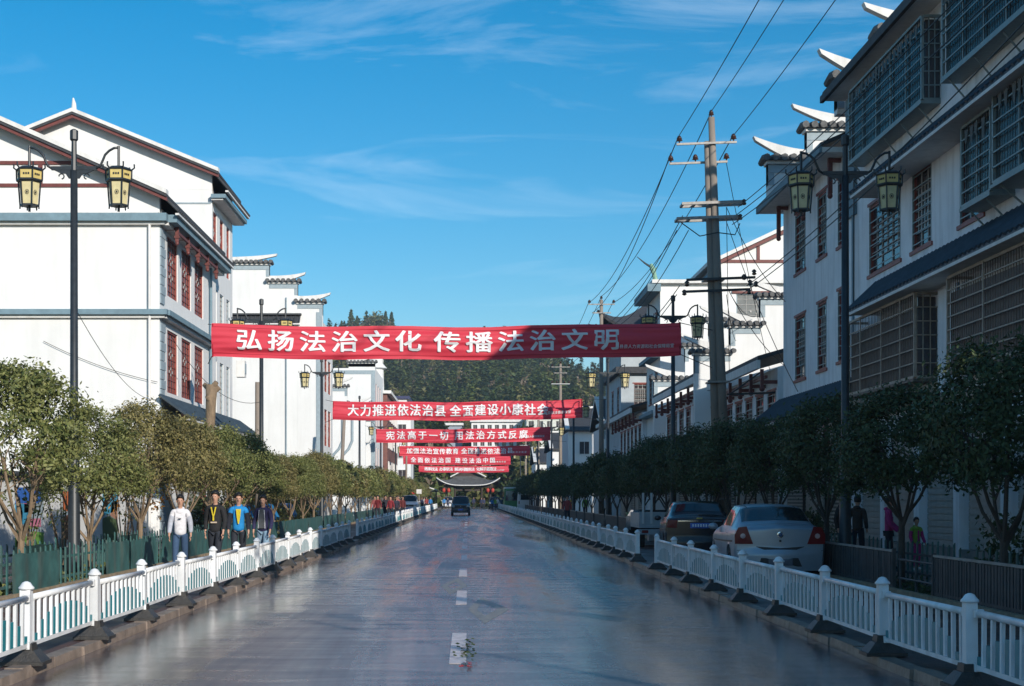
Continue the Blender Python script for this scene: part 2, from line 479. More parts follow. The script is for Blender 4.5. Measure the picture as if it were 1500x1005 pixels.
# wet asphalt
def road_material():
    m = bpy.data.materials.new('wet_asphalt'); m.use_nodes = True
    t = m.node_tree; b = t.nodes['Principled BSDF']; nd = t.nodes.new; lk = t.links.new
    g = nd('ShaderNodeNewGeometry')
    def noise(scale, stretch, det=6, rough=0.6, dist=0.0):
        mpn = nd('ShaderNodeMapping'); mpn.inputs['Scale'].default_value = stretch
        lk(g.outputs['Position'], mpn.inputs['Vector'])
        n = nd('ShaderNodeTexNoise'); n.inputs['Scale'].default_value = scale; n.inputs['Detail'].default_value = det
        n.inputs['Roughness'].default_value = rough; n.inputs['Distortion'].default_value = dist
        lk(mpn.outputs['Vector'], n.inputs['Vector']); return n.outputs['Fac']
    def ramp_(src, p0, c0, p1, c1):
        r = nd('ShaderNodeValToRGB'); r.color_ramp.elements[0].position = p0; r.color_ramp.elements[1].position = p1
        r.color_ramp.elements[0].color = (*c0, 1); r.color_ramp.elements[1].color = (*c1, 1)
        lk(src, r.inputs['Fac']); return r.outputs['Color']
    big = noise(0.35, (1.6, 0.10, 1), 6, 0.6, 0.4)          # wheel tracks and drying patches run along the road
    col = ramp_(big, 0.35, (0.058, 0.064, 0.075), 0.68, (0.135, 0.135, 0.142))
    grain = noise(260, (1, 1, 1), 2)
    gc = ramp_(grain, 0.3, (0.35, 0.35, 0.37), 0.75, (1.75, 1.7, 1.65))
    mx = nd('ShaderNodeMix'); mx.data_type = 'RGBA'; mx.blend_type = 'MULTIPLY'; mx.inputs[0].default_value = 1.0
    lk(col, mx.inputs[6]); lk(gc, mx.inputs[7]); 
    # reddish streaks tinting the left lane
    red_streaks = noise(0.30, (2.2, 0.05, 1), 7, 0.7, 0.5)
    sm0 = ramp_(red_streaks, 0.46, (0, 0, 0), 0.62, (0.38, 0.38, 0.38))
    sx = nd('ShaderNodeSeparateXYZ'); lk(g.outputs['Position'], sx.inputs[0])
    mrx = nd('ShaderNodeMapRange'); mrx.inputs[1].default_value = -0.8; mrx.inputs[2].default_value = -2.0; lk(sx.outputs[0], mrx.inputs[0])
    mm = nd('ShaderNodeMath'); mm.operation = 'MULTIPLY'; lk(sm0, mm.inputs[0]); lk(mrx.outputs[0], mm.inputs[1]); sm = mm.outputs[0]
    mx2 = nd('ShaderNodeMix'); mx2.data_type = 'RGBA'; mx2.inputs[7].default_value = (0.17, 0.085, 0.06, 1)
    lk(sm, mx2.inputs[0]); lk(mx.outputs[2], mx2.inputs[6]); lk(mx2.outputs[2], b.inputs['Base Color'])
    wet = noise(0.5, (1.7, 0.12, 1), 7, 0.65, 0.7)
    r1 = nd('ShaderNodeMapRange'); r1.inputs[1].default_value = 0.36; r1.inputs[2].default_value = 0.66
    r1.inputs[3].default_value = 0.15; r1.inputs[4].default_value = 0.38
    lk(wet, r1.inputs[0])
    # ripples across the lane, and wetter gutters
    rip = noise(1.0, (0.55, 2.6, 1), 5, 0.6, 0.3)
    r2 = nd('ShaderNodeMapRange'); r2.inputs[1].default_value = 0.3; r2.inputs[2].default_value = 0.7; r2.inputs[3].default_value = -0.07; r2.inputs[4].default_value = 0.09
    lk(rip, r2.inputs[0])
    ax = nd('ShaderNodeMath'); ax.operation = 'ABSOLUTE'; lk(sx.outputs[0], ax.inputs[0])
    r3 = nd('ShaderNodeMapRange'); r3.inputs[1].default_value = 2.0; r3.inputs[2].default_value = 3.6; r3.inputs[3].default_value = 0.0; r3.inputs[4].default_value = -0.13
    lk(ax.outputs[0], r3.inputs[0])
    a1 = nd('ShaderNodeMath'); a1.operation = 'ADD'; lk(r1.outputs[0], a1.inputs[0]); lk(r2.outputs[0], a1.inputs[1])
    a2 = nd('ShaderNodeMath'); a2.operation = 'ADD'; lk(a1.outputs[0], a2.inputs[0]); lk(r3.outputs[0], a2.inputs[1])
    r4 = nd('ShaderNodeMapRange'); r4.inputs[1].default_value = 0.5; r4.inputs[2].default_value = 1.7; r4.inputs[3].default_value = -0.01; r4.inputs[4].default_value = 0.0
    lk(ax.outputs[0], r4.inputs[0])
    a4 = nd('ShaderNodeMath'); a4.operation = 'ADD'; lk(a2.outputs[0], a4.inputs[0]); lk(r4.outputs[0], a4.inputs[1])
    a3 = nd('ShaderNodeMath'); a3.operation = 'MAXIMUM'; lk(a4.outputs[0], a3.inputs[0]); a3.inputs[1].default_value = 0.045
    lk(a3.outputs[0], b.inputs['Roughness'])
    b.inputs['Specular IOR Level'].default_value = 0.45
    bp = nd('ShaderNodeBump'); bp.inputs['Strength'].default_value = 0.12; bp.inputs['Distance'].default_value = 0.005
    lk(noise(110, (1, 1, 1), 3), bp.inputs['Height'])
    bp2 = nd('ShaderNodeBump'); bp2.inputs['Strength'].default_value = 0.08; bp2.inputs['Distance'].default_value = 0.03
    lk(noise(1.6, (0.7, 2.4, 1), 4), bp2.inputs['Height']); lk(bp.outputs['Normal'], bp2.inputs['Normal'])
    lk(bp2.outputs['Normal'], b.inputs['Normal'])
    return m
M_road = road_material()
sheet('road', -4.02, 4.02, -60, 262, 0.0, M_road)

def brick_material(name, c1, c2, mort, rough):
    m = bpy.data.materials.new(name); m.use_nodes = True
    t = m.node_tree; b = t.nodes['Principled BSDF']; nd = t.nodes.new; lk = t.links.new
    g = nd('ShaderNodeNewGeometry')
    br = nd('ShaderNodeTexBrick'); br.inputs['Scale'].default_value = 4.0
    br.inputs['Color1'].default_value = (*c1, 1); br.inputs['Color2'].default_value = (*c2, 1); br.inputs['Mortar'].default_value = (*mort, 1)
    br.inputs['Mortar Size'].default_value = 0.018
    lk(g.outputs['Position'], br.inputs['Vector'])
    n = nd('ShaderNodeTexNoise'); n.inputs['Scale'].default_value = 0.9; n.inputs['Detail'].default_value = 7
    lk(g.outputs['Position'], n.inputs['Vector'])
    r = nd('ShaderNodeValToRGB'); r.color_ramp.elements[0].position = 0.3; r.color_ramp.elements[1].position = 0.7
    r.color_ramp.elements[0].color = (0.5, 0.5, 0.5, 1); r.color_ramp.elements[1].color = (1.3, 1.25, 1.2, 1)
    lk(n.outputs['Fac'], r.inputs['Fac'])
    mx = nd('ShaderNodeMix'); mx.data_type = 'RGBA'; mx.blend_type = 'MULTIPLY'; mx.inputs[0].default_value = 1
    lk(br.outputs['Color'], mx.inputs[6]); lk(r.outputs['Color'], mx.inputs[7]); lk(mx.outputs[2], b.inputs['Base Color'])
    mr = nd('ShaderNodeMapRange'); mr.inputs[1].default_value = 0.35; mr.inputs[2].default_value = 0.65
    mr.inputs[3].default_value = rough * 0.4; mr.inputs[4].default_value = rough
    lk(n.outputs['Fac'], mr.inputs[0]); lk(mr.outputs[0], b.inputs['Roughness'])
    bp = nd('ShaderNodeBump'); bp.inputs['Strength'].default_value = 0.5; bp.inputs['Distance'].default_value = 0.006
    lk(br.outputs['Fac'], bp.inputs['Height']); bp.invert = True; lk(bp.outputs['Normal'], b.inputs['Normal'])
    return m
M_pave = brick_material('damp_paving_brick', (0.115, 0.055, 0.042), (0.085, 0.045, 0.038), (0.035, 0.028, 0.026), 0.7)
M_pave2 = brick_material('footway_brick', (0.17, 0.12, 0.10), (0.14, 0.11, 0.10), (0.06, 0.055, 0.05), 0.85)
sheet('left_pavement', -6.95, -4.2, -60, 262, 0.08, M_pave)
sheet('right_pavement', 4.2, 6.95, -60, 262, 0.08, M_pave)
sheet('left_footway', -10.9, -7.95, -60, 262, 0.08, M_pave2)
sheet('right_footway', 7.95, 11.3, -60, 262, 0.08, M_pave2)
def bumpy(x, y): return 0.05 * mnoise.noise(Vector((x * 1.3, y * 1.3, 3.0)))
sheet('left_planting_bed', -7.95, -6.95, -30, 262, 0.10, M_soil, 8, 900, bumpy)
sheet('right_planting_bed', 6.95, 7.95, -30, 262, 0.10, M_soil, 8, 900, bumpy)

# kerbs: near stones one by one, then one strip
def kerb(name, side):
    base = MB(); x0, x1 = (4.02, 4.2)
    a, b_ = (side * x0, side * x1) if side > 0 else (side * x1, side * x0)
    base.box(a, b_, 70, 262, -0.04, 0.095)
    k = base.build(name, M_kerb, kind='structure')
    y = 6.0; st = MB()
    st.hexa([(-.088, .006, 0), (.088, .006, 0), (.088, .974, 0), (-.088, .974, 0), (-.078, .012, .135), (.088, .006, .135), (.088, .974, .135), (-.078, .968, .135)])
    me = st.mesh('kerb_stone', M_kerb)
    org = W[k.name]
    while y < 69.5:
        o = place(me, 'kerb_stone', k, Vector((side * 4.11, y, -0.04)) - org + Vector((random.uniform(-.012, .012), 0, random.uniform(-.012, .008))), random.uniform(-.012, .012))
        if side < 0:
            o.rotation_euler.z += PI; o.location.y += 0.98
        y += 0.99
    return k
kerb('left_kerb', -1); kerb('right_kerb', 1)

# painted markings
M_paint = mat('road_paint', (0.62, 0.54, 0.52), 0.3, var=0.45, vscale=7, coords='World', stain=(0.15, 0.13, 0.12), stain_amt=0.35)
M_paintold = mat('worn_yellow_paint', (0.30, 0.26, 0.19), 0.4, var=0.6, vscale=9, col2=(0.085, 0.08, 0.075), coords='World')
lm = MB(); lm.box(-.085, .085, 0, 3.2, 0, 0.004)
paint = empty('road_markings', (0, 0, 0.002)); paint['kind'] = 'structure'
me = lm.mesh('lane_dash', M_paint)
y = -1.6
k = 0
while y < 250:
    place(me, 'lane_dash', paint, (-0.10, y, 0))
    y += 7.85
dm = MB()
def ring(b, pts, wd):
    c = Vector((sum(p[0] for p in pts) / len(pts), sum(p[1] for p in pts) / len(pts)))
    for i in range(len(pts)):
        p, q = Vector(pts[i]), Vector(pts[(i + 1) % len(pts)])
        p2, q2 = p + (c - p) * wd, q + (c - q) * wd
        b.poly([(p.x, p.y, 0.002), (q.x, q.y, 0.002), (q2.x, q2.y, 0.002), (p2.x, p2.y, 0.002)])
ring(dm, [(0.22, 18.6), (0.62, 21.0), (0.22, 23.6), (-0.0, 21.0)], 0.5)
ring(dm, [(-0.30, 24.2), (0.0, 26.6), (-0.20, 29.2), (-0.5, 26.6)], 0.5)
dm.build('worn_diamond_marking', M_paintold, paint)
# leaf litter on the lane line
lit = MB()
for i in range(42):
    x, yy = 0.0 + random.gauss(0, .055), 14.2 + random.uniform(0, 2.1)
    s_ = random.uniform(.012, .034); a = random.uniform(0, PI)
    z = 0.012 + random.uniform(0, .03)
    lit.poly([(x + s_ * math.cos(a), yy + s_ * math.sin(a), z), (x - s_ * math.sin(a), yy + s_ * math.cos(a), z + .01), (x - s_ * math.cos(a), yy - s_ * math.sin(a), z), (x + s_ * math.sin(a), yy - s_ * math.cos(a), z - .008)])
L_litter = leafmat('leaf_litter', (0.03, 0.05, 0.012), (0.07, 0.09, 0.02))
lit.build('leaf_litter', L_litter, label='green crushed leaves lying on the centre line', cat='leaves', kind='stuff')
lr = MB()
for i in range(16):
    x, yy = 0.0 + random.gauss(0, .05), 13.6 + random.uniform(0, .5)
    s_ = random.uniform(.015, .035); a = random.uniform(0, PI); z = .014 + random.uniform(0, .02)
    lr.poly([(x + s_ * math.cos(a), yy + s_ * math.sin(a), z), (x - s_ * math.sin(a), yy + s_ * math.cos(a), z + .01), (x - s_ * math.cos(a), yy - s_ * math.sin(a), z), (x + s_ * math.sin(a), yy - s_ * math.cos(a), z)])
lr.build('paper_scraps', mat('red_paper', (0.30, 0.03, 0.035), 0.7), label='red paper scraps lying on the centre line', cat='litter', kind='stuff')
# ---------------------------------------------------------------- the wooded hill
def ridge(x):
    q = min(1, max(0, (x + 40) / 22.0)); a = 65 - 7 * q * q * (3 - 2 * q) + 2 * math.sin(x * .09) + 2 * math.sin(x * .17 + 1)
    t = min(1, max(0, (x - 18) / 34.0)); t = t * t * (3 - 2 * t)
    return a * (1 - t) + (46 + 2 * math.sin(x * .2)) * t
def hill(x, y):
    t = (y - 285) / 315.0
    if t < 0: return -0.3
    t2 = min(1.0, t); s_ = t2 ** 0.85
    f = s_ if y < 600 else max(0, 1 - (y - 600) / 900.0)
    return max(-0.3, ridge(x * (600 / max(y, 300)) ** .5) * f + 2.5 * mnoise.noise(Vector((x * .03, y * .03, 0))) * min(1, t * 6))
hb = MB()
hb.grid(lambda u, v: (-420 + 840 * u, 284 + 900 * v, hill(-420 + 840 * u, 284 + 900 * v) - .2), 70, 60)
hb.build('hill', mat('hill_ground', (0.07, 0.075, 0.035), 0.95, var=0.4, vscale=0.1, coords='World'), smooth=True, kind='structure')

def leafquads(n, fn, size, jit=0.5, seed=1, up=0.0, rad=None, rn=.7):
    """n random leaf quads; fn(rng) -> centre point. returns numpy verts"""
    rng = np.random.default_rng(seed)
    c = fn(rng, n)
    d1 = rng.normal(size=(n, 3)); d1 /= np.linalg.norm(d1, axis=1)[:, None]
    d2 = rng.normal(size=(n, 3)); d2[:, 2] += up; d2 -= d1 * (d1 * d2).sum(1)[:, None]; d2 /= np.linalg.norm(d2, axis=1)[:, None]
    if rad is not None:      # leaves lie roughly along the crown's outer surface
        nn = (c - np.array([0, 0, rad])); nn /= np.maximum(1e-6, np.linalg.norm(nn, axis=1))[:, None]
        nn = nn + rng.normal(size=(n, 3)) * rn; nn /= np.linalg.norm(nn, axis=1)[:, None]
        d1 -= nn * (d1 * nn).sum(1)[:, None]; d1 /= np.linalg.norm(d1, axis=1)[:, None]; d2 = np.cross(nn, d1)
    s_ = size * rng.uniform(1 - jit, 1 + jit, size=n)[:, None]
    v = np.stack([c - d1 * s_, c - d2 * s_ * .45, c + d1 * s_, c + d2 * s_ * .45], 1).reshape(-1, 3)
    return v
def mesh_quads(name, v, m):
    n = len(v) // 4
    me = bpy.data.meshes.new(name)
    me.vertices.add(len(v)); me.vertices.foreach_set('co', v.astype(np.float32).ravel())
    me.loops.add(len(v)); me.loops.foreach_set('vertex_index', np.arange(len(v), dtype=np.int32))
    me.polygons.add(n); me.polygons.foreach_set('loop_start', np.arange(0, 4 * n, 4, dtype=np.int32))
    me.update(calc_edges=True); me.materials.append(m)
    return me
def conifer_pts(h, r):
    def f(rng, n):
        t = rng.uniform(0, 1, n) ** 1.4
        tier = np.floor(t * 9) / 9 + (t * 9 % 1) ** 2 / 9
        th = rng.uniform(0, 2 * PI, n); rr = r * (1 - t) ** .8 * rng.uniform(.35, 1.05, n)
        return np.stack([rr * np.cos(th), rr * np.sin(th), h * (.08 + .92 * t)], 1)
    return f
def clump_pts(r, z0, z1, k, seed, sig):
    def f(rng, n):
        r2 = np.random.default_rng(seed)
        th = r2.uniform(0, 2 * PI, k); u = r2.uniform(0, 1, k); q = np.sqrt(r2.uniform(.1, 1, k)) 
        zz = z0 + (z1 - z0) * u
        rad = r * np.sqrt(np.maximum(.05, 1 - (np.abs(u - .42) / .62) ** 2.2)) * q
        cen = np.stack([rad * np.cos(th), rad * np.sin(th), zz], 1)
        idx = rng.integers(0, k, n)
        return cen[idx] + rng.normal(size=(n, 3)) * sig
    return f
rng = np.random.default_rng(11)
tmpl = {}
tmpl['con'] = [leafquads(150, conifer_pts(12, 2.3), .8, seed=s_, rad=3, rn=.35) for s_ in (1, 2, 3)]
tmpl['con2'] = [leafquads(150, conifer_pts(13, 2.7), .85, seed=s_, rad=3, rn=.35) for s_ in (4, 5, 6)]
tmpl['brd'] = [leafquads(170, clump_pts(3.2, 2, 9.5, 16, s_, .8), .7, seed=s_, rad=5, rn=.35) for s_ in (7, 8, 9)]
tmpl['bare'] = [leafquads(90, clump_pts(2.6, 2, 10, 12, s_, .8), .55, seed=s_, up=2) for s_ in (12, 13)]
acc = {k_: [] for k_ in tmpl}
for i in range(4300):
    yy = 300 + 320 * rng.uniform() ** .8
    xx = rng.uniform(-95, 105) * (yy / 600) ** .6
    z = hill(xx, yy)
    if i >= 3600:            # the flat ground behind the gate
        yy = rng.uniform(256, 281); xx = rng.uniform(-34, 34); z = 0
        if -2.5 < xx < 9 and rng.uniform() < .35: continue
    band = mnoise.noise(Vector((xx * .045, yy * .02, 9)))
    u = rng.uniform()
    if band > .1: key = 'con' if u < .65 else ('con2' if u < .9 else 'bare')
    elif band > -.12: key = 'con2' if u < .6 else ('con' if u < .8 else 'brd')
    else: key = 'brd' if u < .45 else ('bare' if u < .62 else 'con2')
    tv = tmpl[key][rng.integers(len(tmpl[key]))]
    s_ = rng.uniform(.55, 1.0); a = rng.uniform(0, 2 * PI)
    if i >= 3600: s_ = rng.uniform(.6, .95) * (1.35 if xx < -4.5 else (1.2 if xx > 10 else .85))
    ca, sa = math.cos(a), math.sin(a)
    q = tv * s_
    q = np.stack([q[:, 0] * ca - q[:, 1] * sa, q[:, 0] * sa + q[:, 1] * ca, q[:, 2] * rng.uniform(.85, 1.15)], 1) + np.array([xx, yy, z - .5])
    acc[key].append(q)
for key, nm, m_, lb in (('con', 'conifer_wood', L_con, 'green conifer wood covering the hill behind the street'), ('con2', 'dark_conifer_wood', L_con2, 'darkest conifers mixed through the hillside wood'),
                    ('brd', 'broadleaf_wood', L_brd, 'olive broadleaf trees scattered through the hillside wood'), ('bare', 'bare_wood', L_bare, 'brown half bare trees scattered through the hillside wood')):
    me = mesh_quads(nm, np.concatenate(acc[key]), m_)
    o = bpy.data.objects.new(nm, me); C.objects.link(o); tag(o, lb, 'wood', kind='stuff')
del acc
# tall trees standing clear on the ridge, one by one
ridge_trees = [(-53, 9, 0), (-49, 12.5, 0), (-46.5, 10, 0), (-42, 9, 1), (-38, 10, 1), (-34.5, 11, 0), (-32, 12, 0), (-29, 9, 0), (-15, 8, 2), (-10, 7, 2), (-4, 8.5, 2), (16, 8, 1)]
rt_mesh = [mesh_quads('crown', leafquads(900, conifer_pts(10, 1.9), .42, seed=21), L_con2), mesh_quads('crown', leafquads(900, clump_pts(2.4, 2.2, 9.6, 26, 22, .5), .38, seed=22), L_brd), mesh_quads('crown', leafquads(420, clump_pts(2.4, 2.2, 9.6, 26, 23, .55), .3, seed=23, up=2), L_bare)]
rt_trunk = MB().tube([(0, 0, -1), (0, 0, 8)], [.22, .06], 6).mesh('trunk', M_trunkd)
rt_lab = ['dark narrow conifer', 'rounded green tree', 'thin brown leafless tree']
cnt = [0, 0, 0]
for x, h, k in ridge_trees:
    cnt[k] += 1
    r_ = empty('ridge_tree', (x, 598, hill(x, 598) + .5), rt_lab[k] + ' standing on the hill ridge, ' + (ORD[cnt[k] - 1] if cnt[k] > 1 else 'first') + ' of its kind from the left', 'tree', 'trees standing clear on the ridge')
    s_ = h / 10 * 1.25; r_.scale = (s_, s_, s_)
    place(rt_mesh[k], 'crown', r_); place(rt_trunk, 'trunk', r_)

# ================================================================ BUILDING KIT
def lattice_bars(mb, w_, h, y, style, t=.022):
    """bars of a lattice in local x, z"""
    if style == 'red':
        for i in range(1, 4):
            x = -w_ / 2 + w_ * i / 4
            mb.box(x - t / 2, x + t / 2, y, y + t, 0.04, h - .04)
        for i in range(1, 9):
            z = h * i / 9
            mb.box(-w_ / 2 + .04, w_ / 2 - .04, y + .004, y + t + .004, z - t / 2, z + t / 2)
    else:
        for i in range(1, 6):
            x = -w_ / 2 + w_ * i / 6
            mb.box(x - t / 2, x + t / 2, y, y + t, h * .22, h * .78)
        for i in range(0, 7):
            z = h * (.22 + .56 * i / 6)
            mb.box(-w_ / 2 + .04, w_ / 2 - .04, y + .004, y + t + .004, z - t / 2, z + t / 2)
        for i in (1, 2):
            x = -w_ / 2 + w_ * i / 3
            mb.box(x - t, x + t, y, y + t, .04, h - .04)
def win_meshes(style, w_, h):
    key = (style, round(w_, 2), round(h, 2))
    if key in CACHE: return CACHE[key]
    f = MB(); q = .06
    f.box(-w_ / 2, -w_ / 2 + q, .0, .09, 0, h); f.box(w_ / 2 - q, w_ / 2, .0, .09, 0, h)
    f.box(-w_ / 2 + q, w_ / 2 - q, .002, .088, 0, q); f.box(-w_ / 2 + q, w_ / 2 - q, .002, .088, h - q, h)
    p = MB().box(-w_ / 2 + q, w_ / 2 - q, .015, .03, q, h - q)
    if style in ('red', 'grey'):
        l = MB(); lattice_bars(l, w_, h, .035, 'red')
        acc_ = MB()
        for zc in (.36, .64):       # knots of the lattice
            for sx in (-1, 1):
                acc_.box(sx * w_ * .14 - .05, sx * w_ * .14 + .05, .06, .075, h * zc - .05, h * zc + .05)
            acc_.box(-.045, .045, .06, .075, h * zc - .16, h * zc - .06); acc_.box(-.045, .045, .06, .075, h * zc + .06, h * zc + .16)
        fm, pm, lmat = (M_winred, M_winpane_red, M_winred) if style == 'red' else (M_quoin, M_winpane_grey, M_lattice)
        acc_kind = 1
        out_ = [f.mesh('window', fm), p.mesh('pane', pm), l.mesh('lattice', lmat), acc_.mesh('lattice_knot', M_lattice)]
    elif style == 'dark':
        l = MB(); lattice_bars(l, w_, h, .035, 'dark')
        g = MB()
        nb = max(5, int(h / .26))
        for i in range(nb):
            z = h * (i + .5) / nb
            g.box(-w_ / 2 + .02, w_ / 2 - .02, .12, .135, z - .012, z + .012)
        for sx in (-1, 1): g.box(sx * (w_ / 2 - .03) - .012, sx * (w_ / 2 - .03) + .012, .088, .134, .05, h - .05)
        s_ = MB(); s_.box(-w_ / 2 - .1, w_ / 2 + .1, -.0, .17, -.09, -.002); s2_ = MB(); s2_.box(-w_ / 2 - .1, w_ / 2 + .1, -.0, .15, h + .002, h + .08)
        out_ = [f.mesh('window', M_winred), p.mesh('pane', M_winpane), l.mesh('lattice', M_lattice), g.mesh('security_bars', M_cagebar), s_.mesh('sill', M_winred), s2_.mesh('lintel', M_winred)]
    else:
        b_ = MB().box(-.02, .02, .03, .06, q, h - q)
        out_ = [f.mesh('window', M_trimw), p.mesh('pane', M_winpane), b_.mesh('mullion', M_trimw)]
    CACHE[key] = out_
    return out_
def window(F, a0, a1, z0, z1, parent, style, rec=.13, label=None):
    """frame part with pane, lattice, bars and sill as sub-parts, set into its opening"""
    ms = win_meshes(style, a1 - a0, z1 - z0)
    P = Vector(F.p((a0 + a1) / 2, z0, -rec)) - W[parent.name]
    # local +x = -u when n = rot90(u)... choose rotation so local +y = n
    rz = math.atan2(F.n.y, F.n.x) - PI / 2
    wo = place(ms[0], 'window', parent, P, rz)
    if label: wo['label'] = label
    for me_ in ms[1:]:
        pc = place(me_, me_.name.split('.')[0], wo)
        if pc.name.startswith('lattice'): pc['kind'] = 'stuff'
    return wo

def tiled_slope(F, a0, a1, zl, zu, dl, du, root, name='tile_awning', m=None, soffit=True, pitch=.26):
    """lean-to strip of tiles: lower edge at (zl, dl), upper at (zu, du)"""
    m = m or M_tileblue
    b = MB()
    P = F.p
    b.hexa([P(a0, zl, dl), P(a1, zl, dl), P(a1, zu, du), P(a0, zu, du), P(a0, zl + .06, dl), P(a1, zl + .06, dl), P(a1, zu + .06, du), P(a0, zu + .06, du)])
    o = b.build(name, m, root)
    t = MB(); n = max(2, int((a1 - a0) / pitch))
    for i in range(n + 1):
        a = a0 + (a1 - a0) * i / n
        q0, q1 = Vector(P(a, zl + .055, dl + .02)), Vector(P(a, zu + .055, du))
        t.tube([q0, q1], .055, 6)
    r_ = t.build('tile_rows', m, root); r_['kind'] = 'stuff'
    e = MB(); e.fbox(F, a0, a1, zl - .07, zl - .003, dl - .10, dl + .02)
    e.build('eave_board', M_trimw, root)
    if soffit:
        s_ = MB(); s_.poly([P(a0, zl - .05, dl - .10), P(a1, zl - .05, dl - .10), P(a1, zl - .05, 0.0), P(a0, zl - .05, 0.0)])
        s_.build('soffit', M_trimw, root)
    return o

def cap(F, a0, a1, zt, root, tip=0, sc_=1.0, depth=.34, lf=.40, pw=1.9):
    """horse-head wall cap on a step: band, corbel, tile row, white swept ridge"""
    k = sc_
    MB().fbox(F, a0, a1, zt - .62 * k, zt - .36 * k, -depth / 2 - .03, depth / 2 + .03).build('painted_band', M_quoin, root)
    MB().fbox(F, a0 - .06, a1 + .06, zt - .36 * k, zt - .26 * k, -depth / 2 - .12, depth / 2 + .12).build('corbel', M_trimw, root)
    t = MB(); n = max(2, int((a1 - a0 + .2) / (.27 * k)))
    for i in range(n + 1):
        a = a0 - .1 + (a1 - a0 + .2) * i / n
        t.tube([F.p(a, zt - .12 * k, 0), F.p(a, zt - .19 * k, depth / 2 + .32)], .105 * k, 8)
        t.tube([F.p(a, zt - .12 * k, 0), F.p(a, zt - .19 * k, -depth / 2 - .32)], .105 * k, 8)
    o = t.build('tile_row', M_tileend, root)
    s_ = MB(); s_.fbox(F, a0 - .12, a1 + .12, zt - .26 * k, zt - .2 * k, -depth / 2 - .24, depth / 2 + .24); s_.build('tile_bed', M_tile, root)
    # swept ridge
    rb = MB(); L_ = a1 - a0 + .3; m_ = 12; dp = .13
    top, bot = [], []
    for i in range(m_ + 1):
        u = i / m_; a = a0 - .15 + L_ * u
        uu = (1 - u) if tip < 0 else (u if tip > 0 else 0)
        lift = lf * k * uu ** pw
        ext = 0.30 * k * uu ** 2 * (-1 if tip < 0 else 1)
        th = .50 * k * (1 - .74 * uu ** 1.1)
        top.append((a + ext, zt + .1 * k + lift)); bot.append((a + ext * .8, zt + .1 * k + lift - th))
    for i in range(m_):
        rb.hexa([F.p(*bot[i], -dp), F.p(*bot[i + 1], -dp), F.p(*bot[i + 1], dp), F.p(*bot[i], dp), F.p(*top[i], -dp), F.p(*top[i + 1], -dp), F.p(*top[i + 1], dp), F.p(*top[i], dp)])
    rb.build('swept_ridge', M_trimw, root)
    return o
def horsehead(F, steps, z0, root, tip, th=.34, sc_=1.0, name='firewall', m=None, lf=.42, pw=1.9):
    """steps: (a0, a1, ztop)"""
    for a0, a1, zt in steps:
        MB().fbox(F, a0, a1, z0, zt - .36 * sc_, -th / 2, th / 2).build(name, m or M_white, root)
    for a0, a1, zt in steps:
        cap(F, a0, a1, zt, root, tip, sc_, th, lf, pw)
        # painted grey line down the inner edge
        e = a0 if tip < 0 else a1 - .2
        MB().fbox(F, e, e + .2, zt - 1.1, zt - .63 * sc_, -th / 2 - .02, th / 2 + .02).build('painted_edge', M_quoin, root)

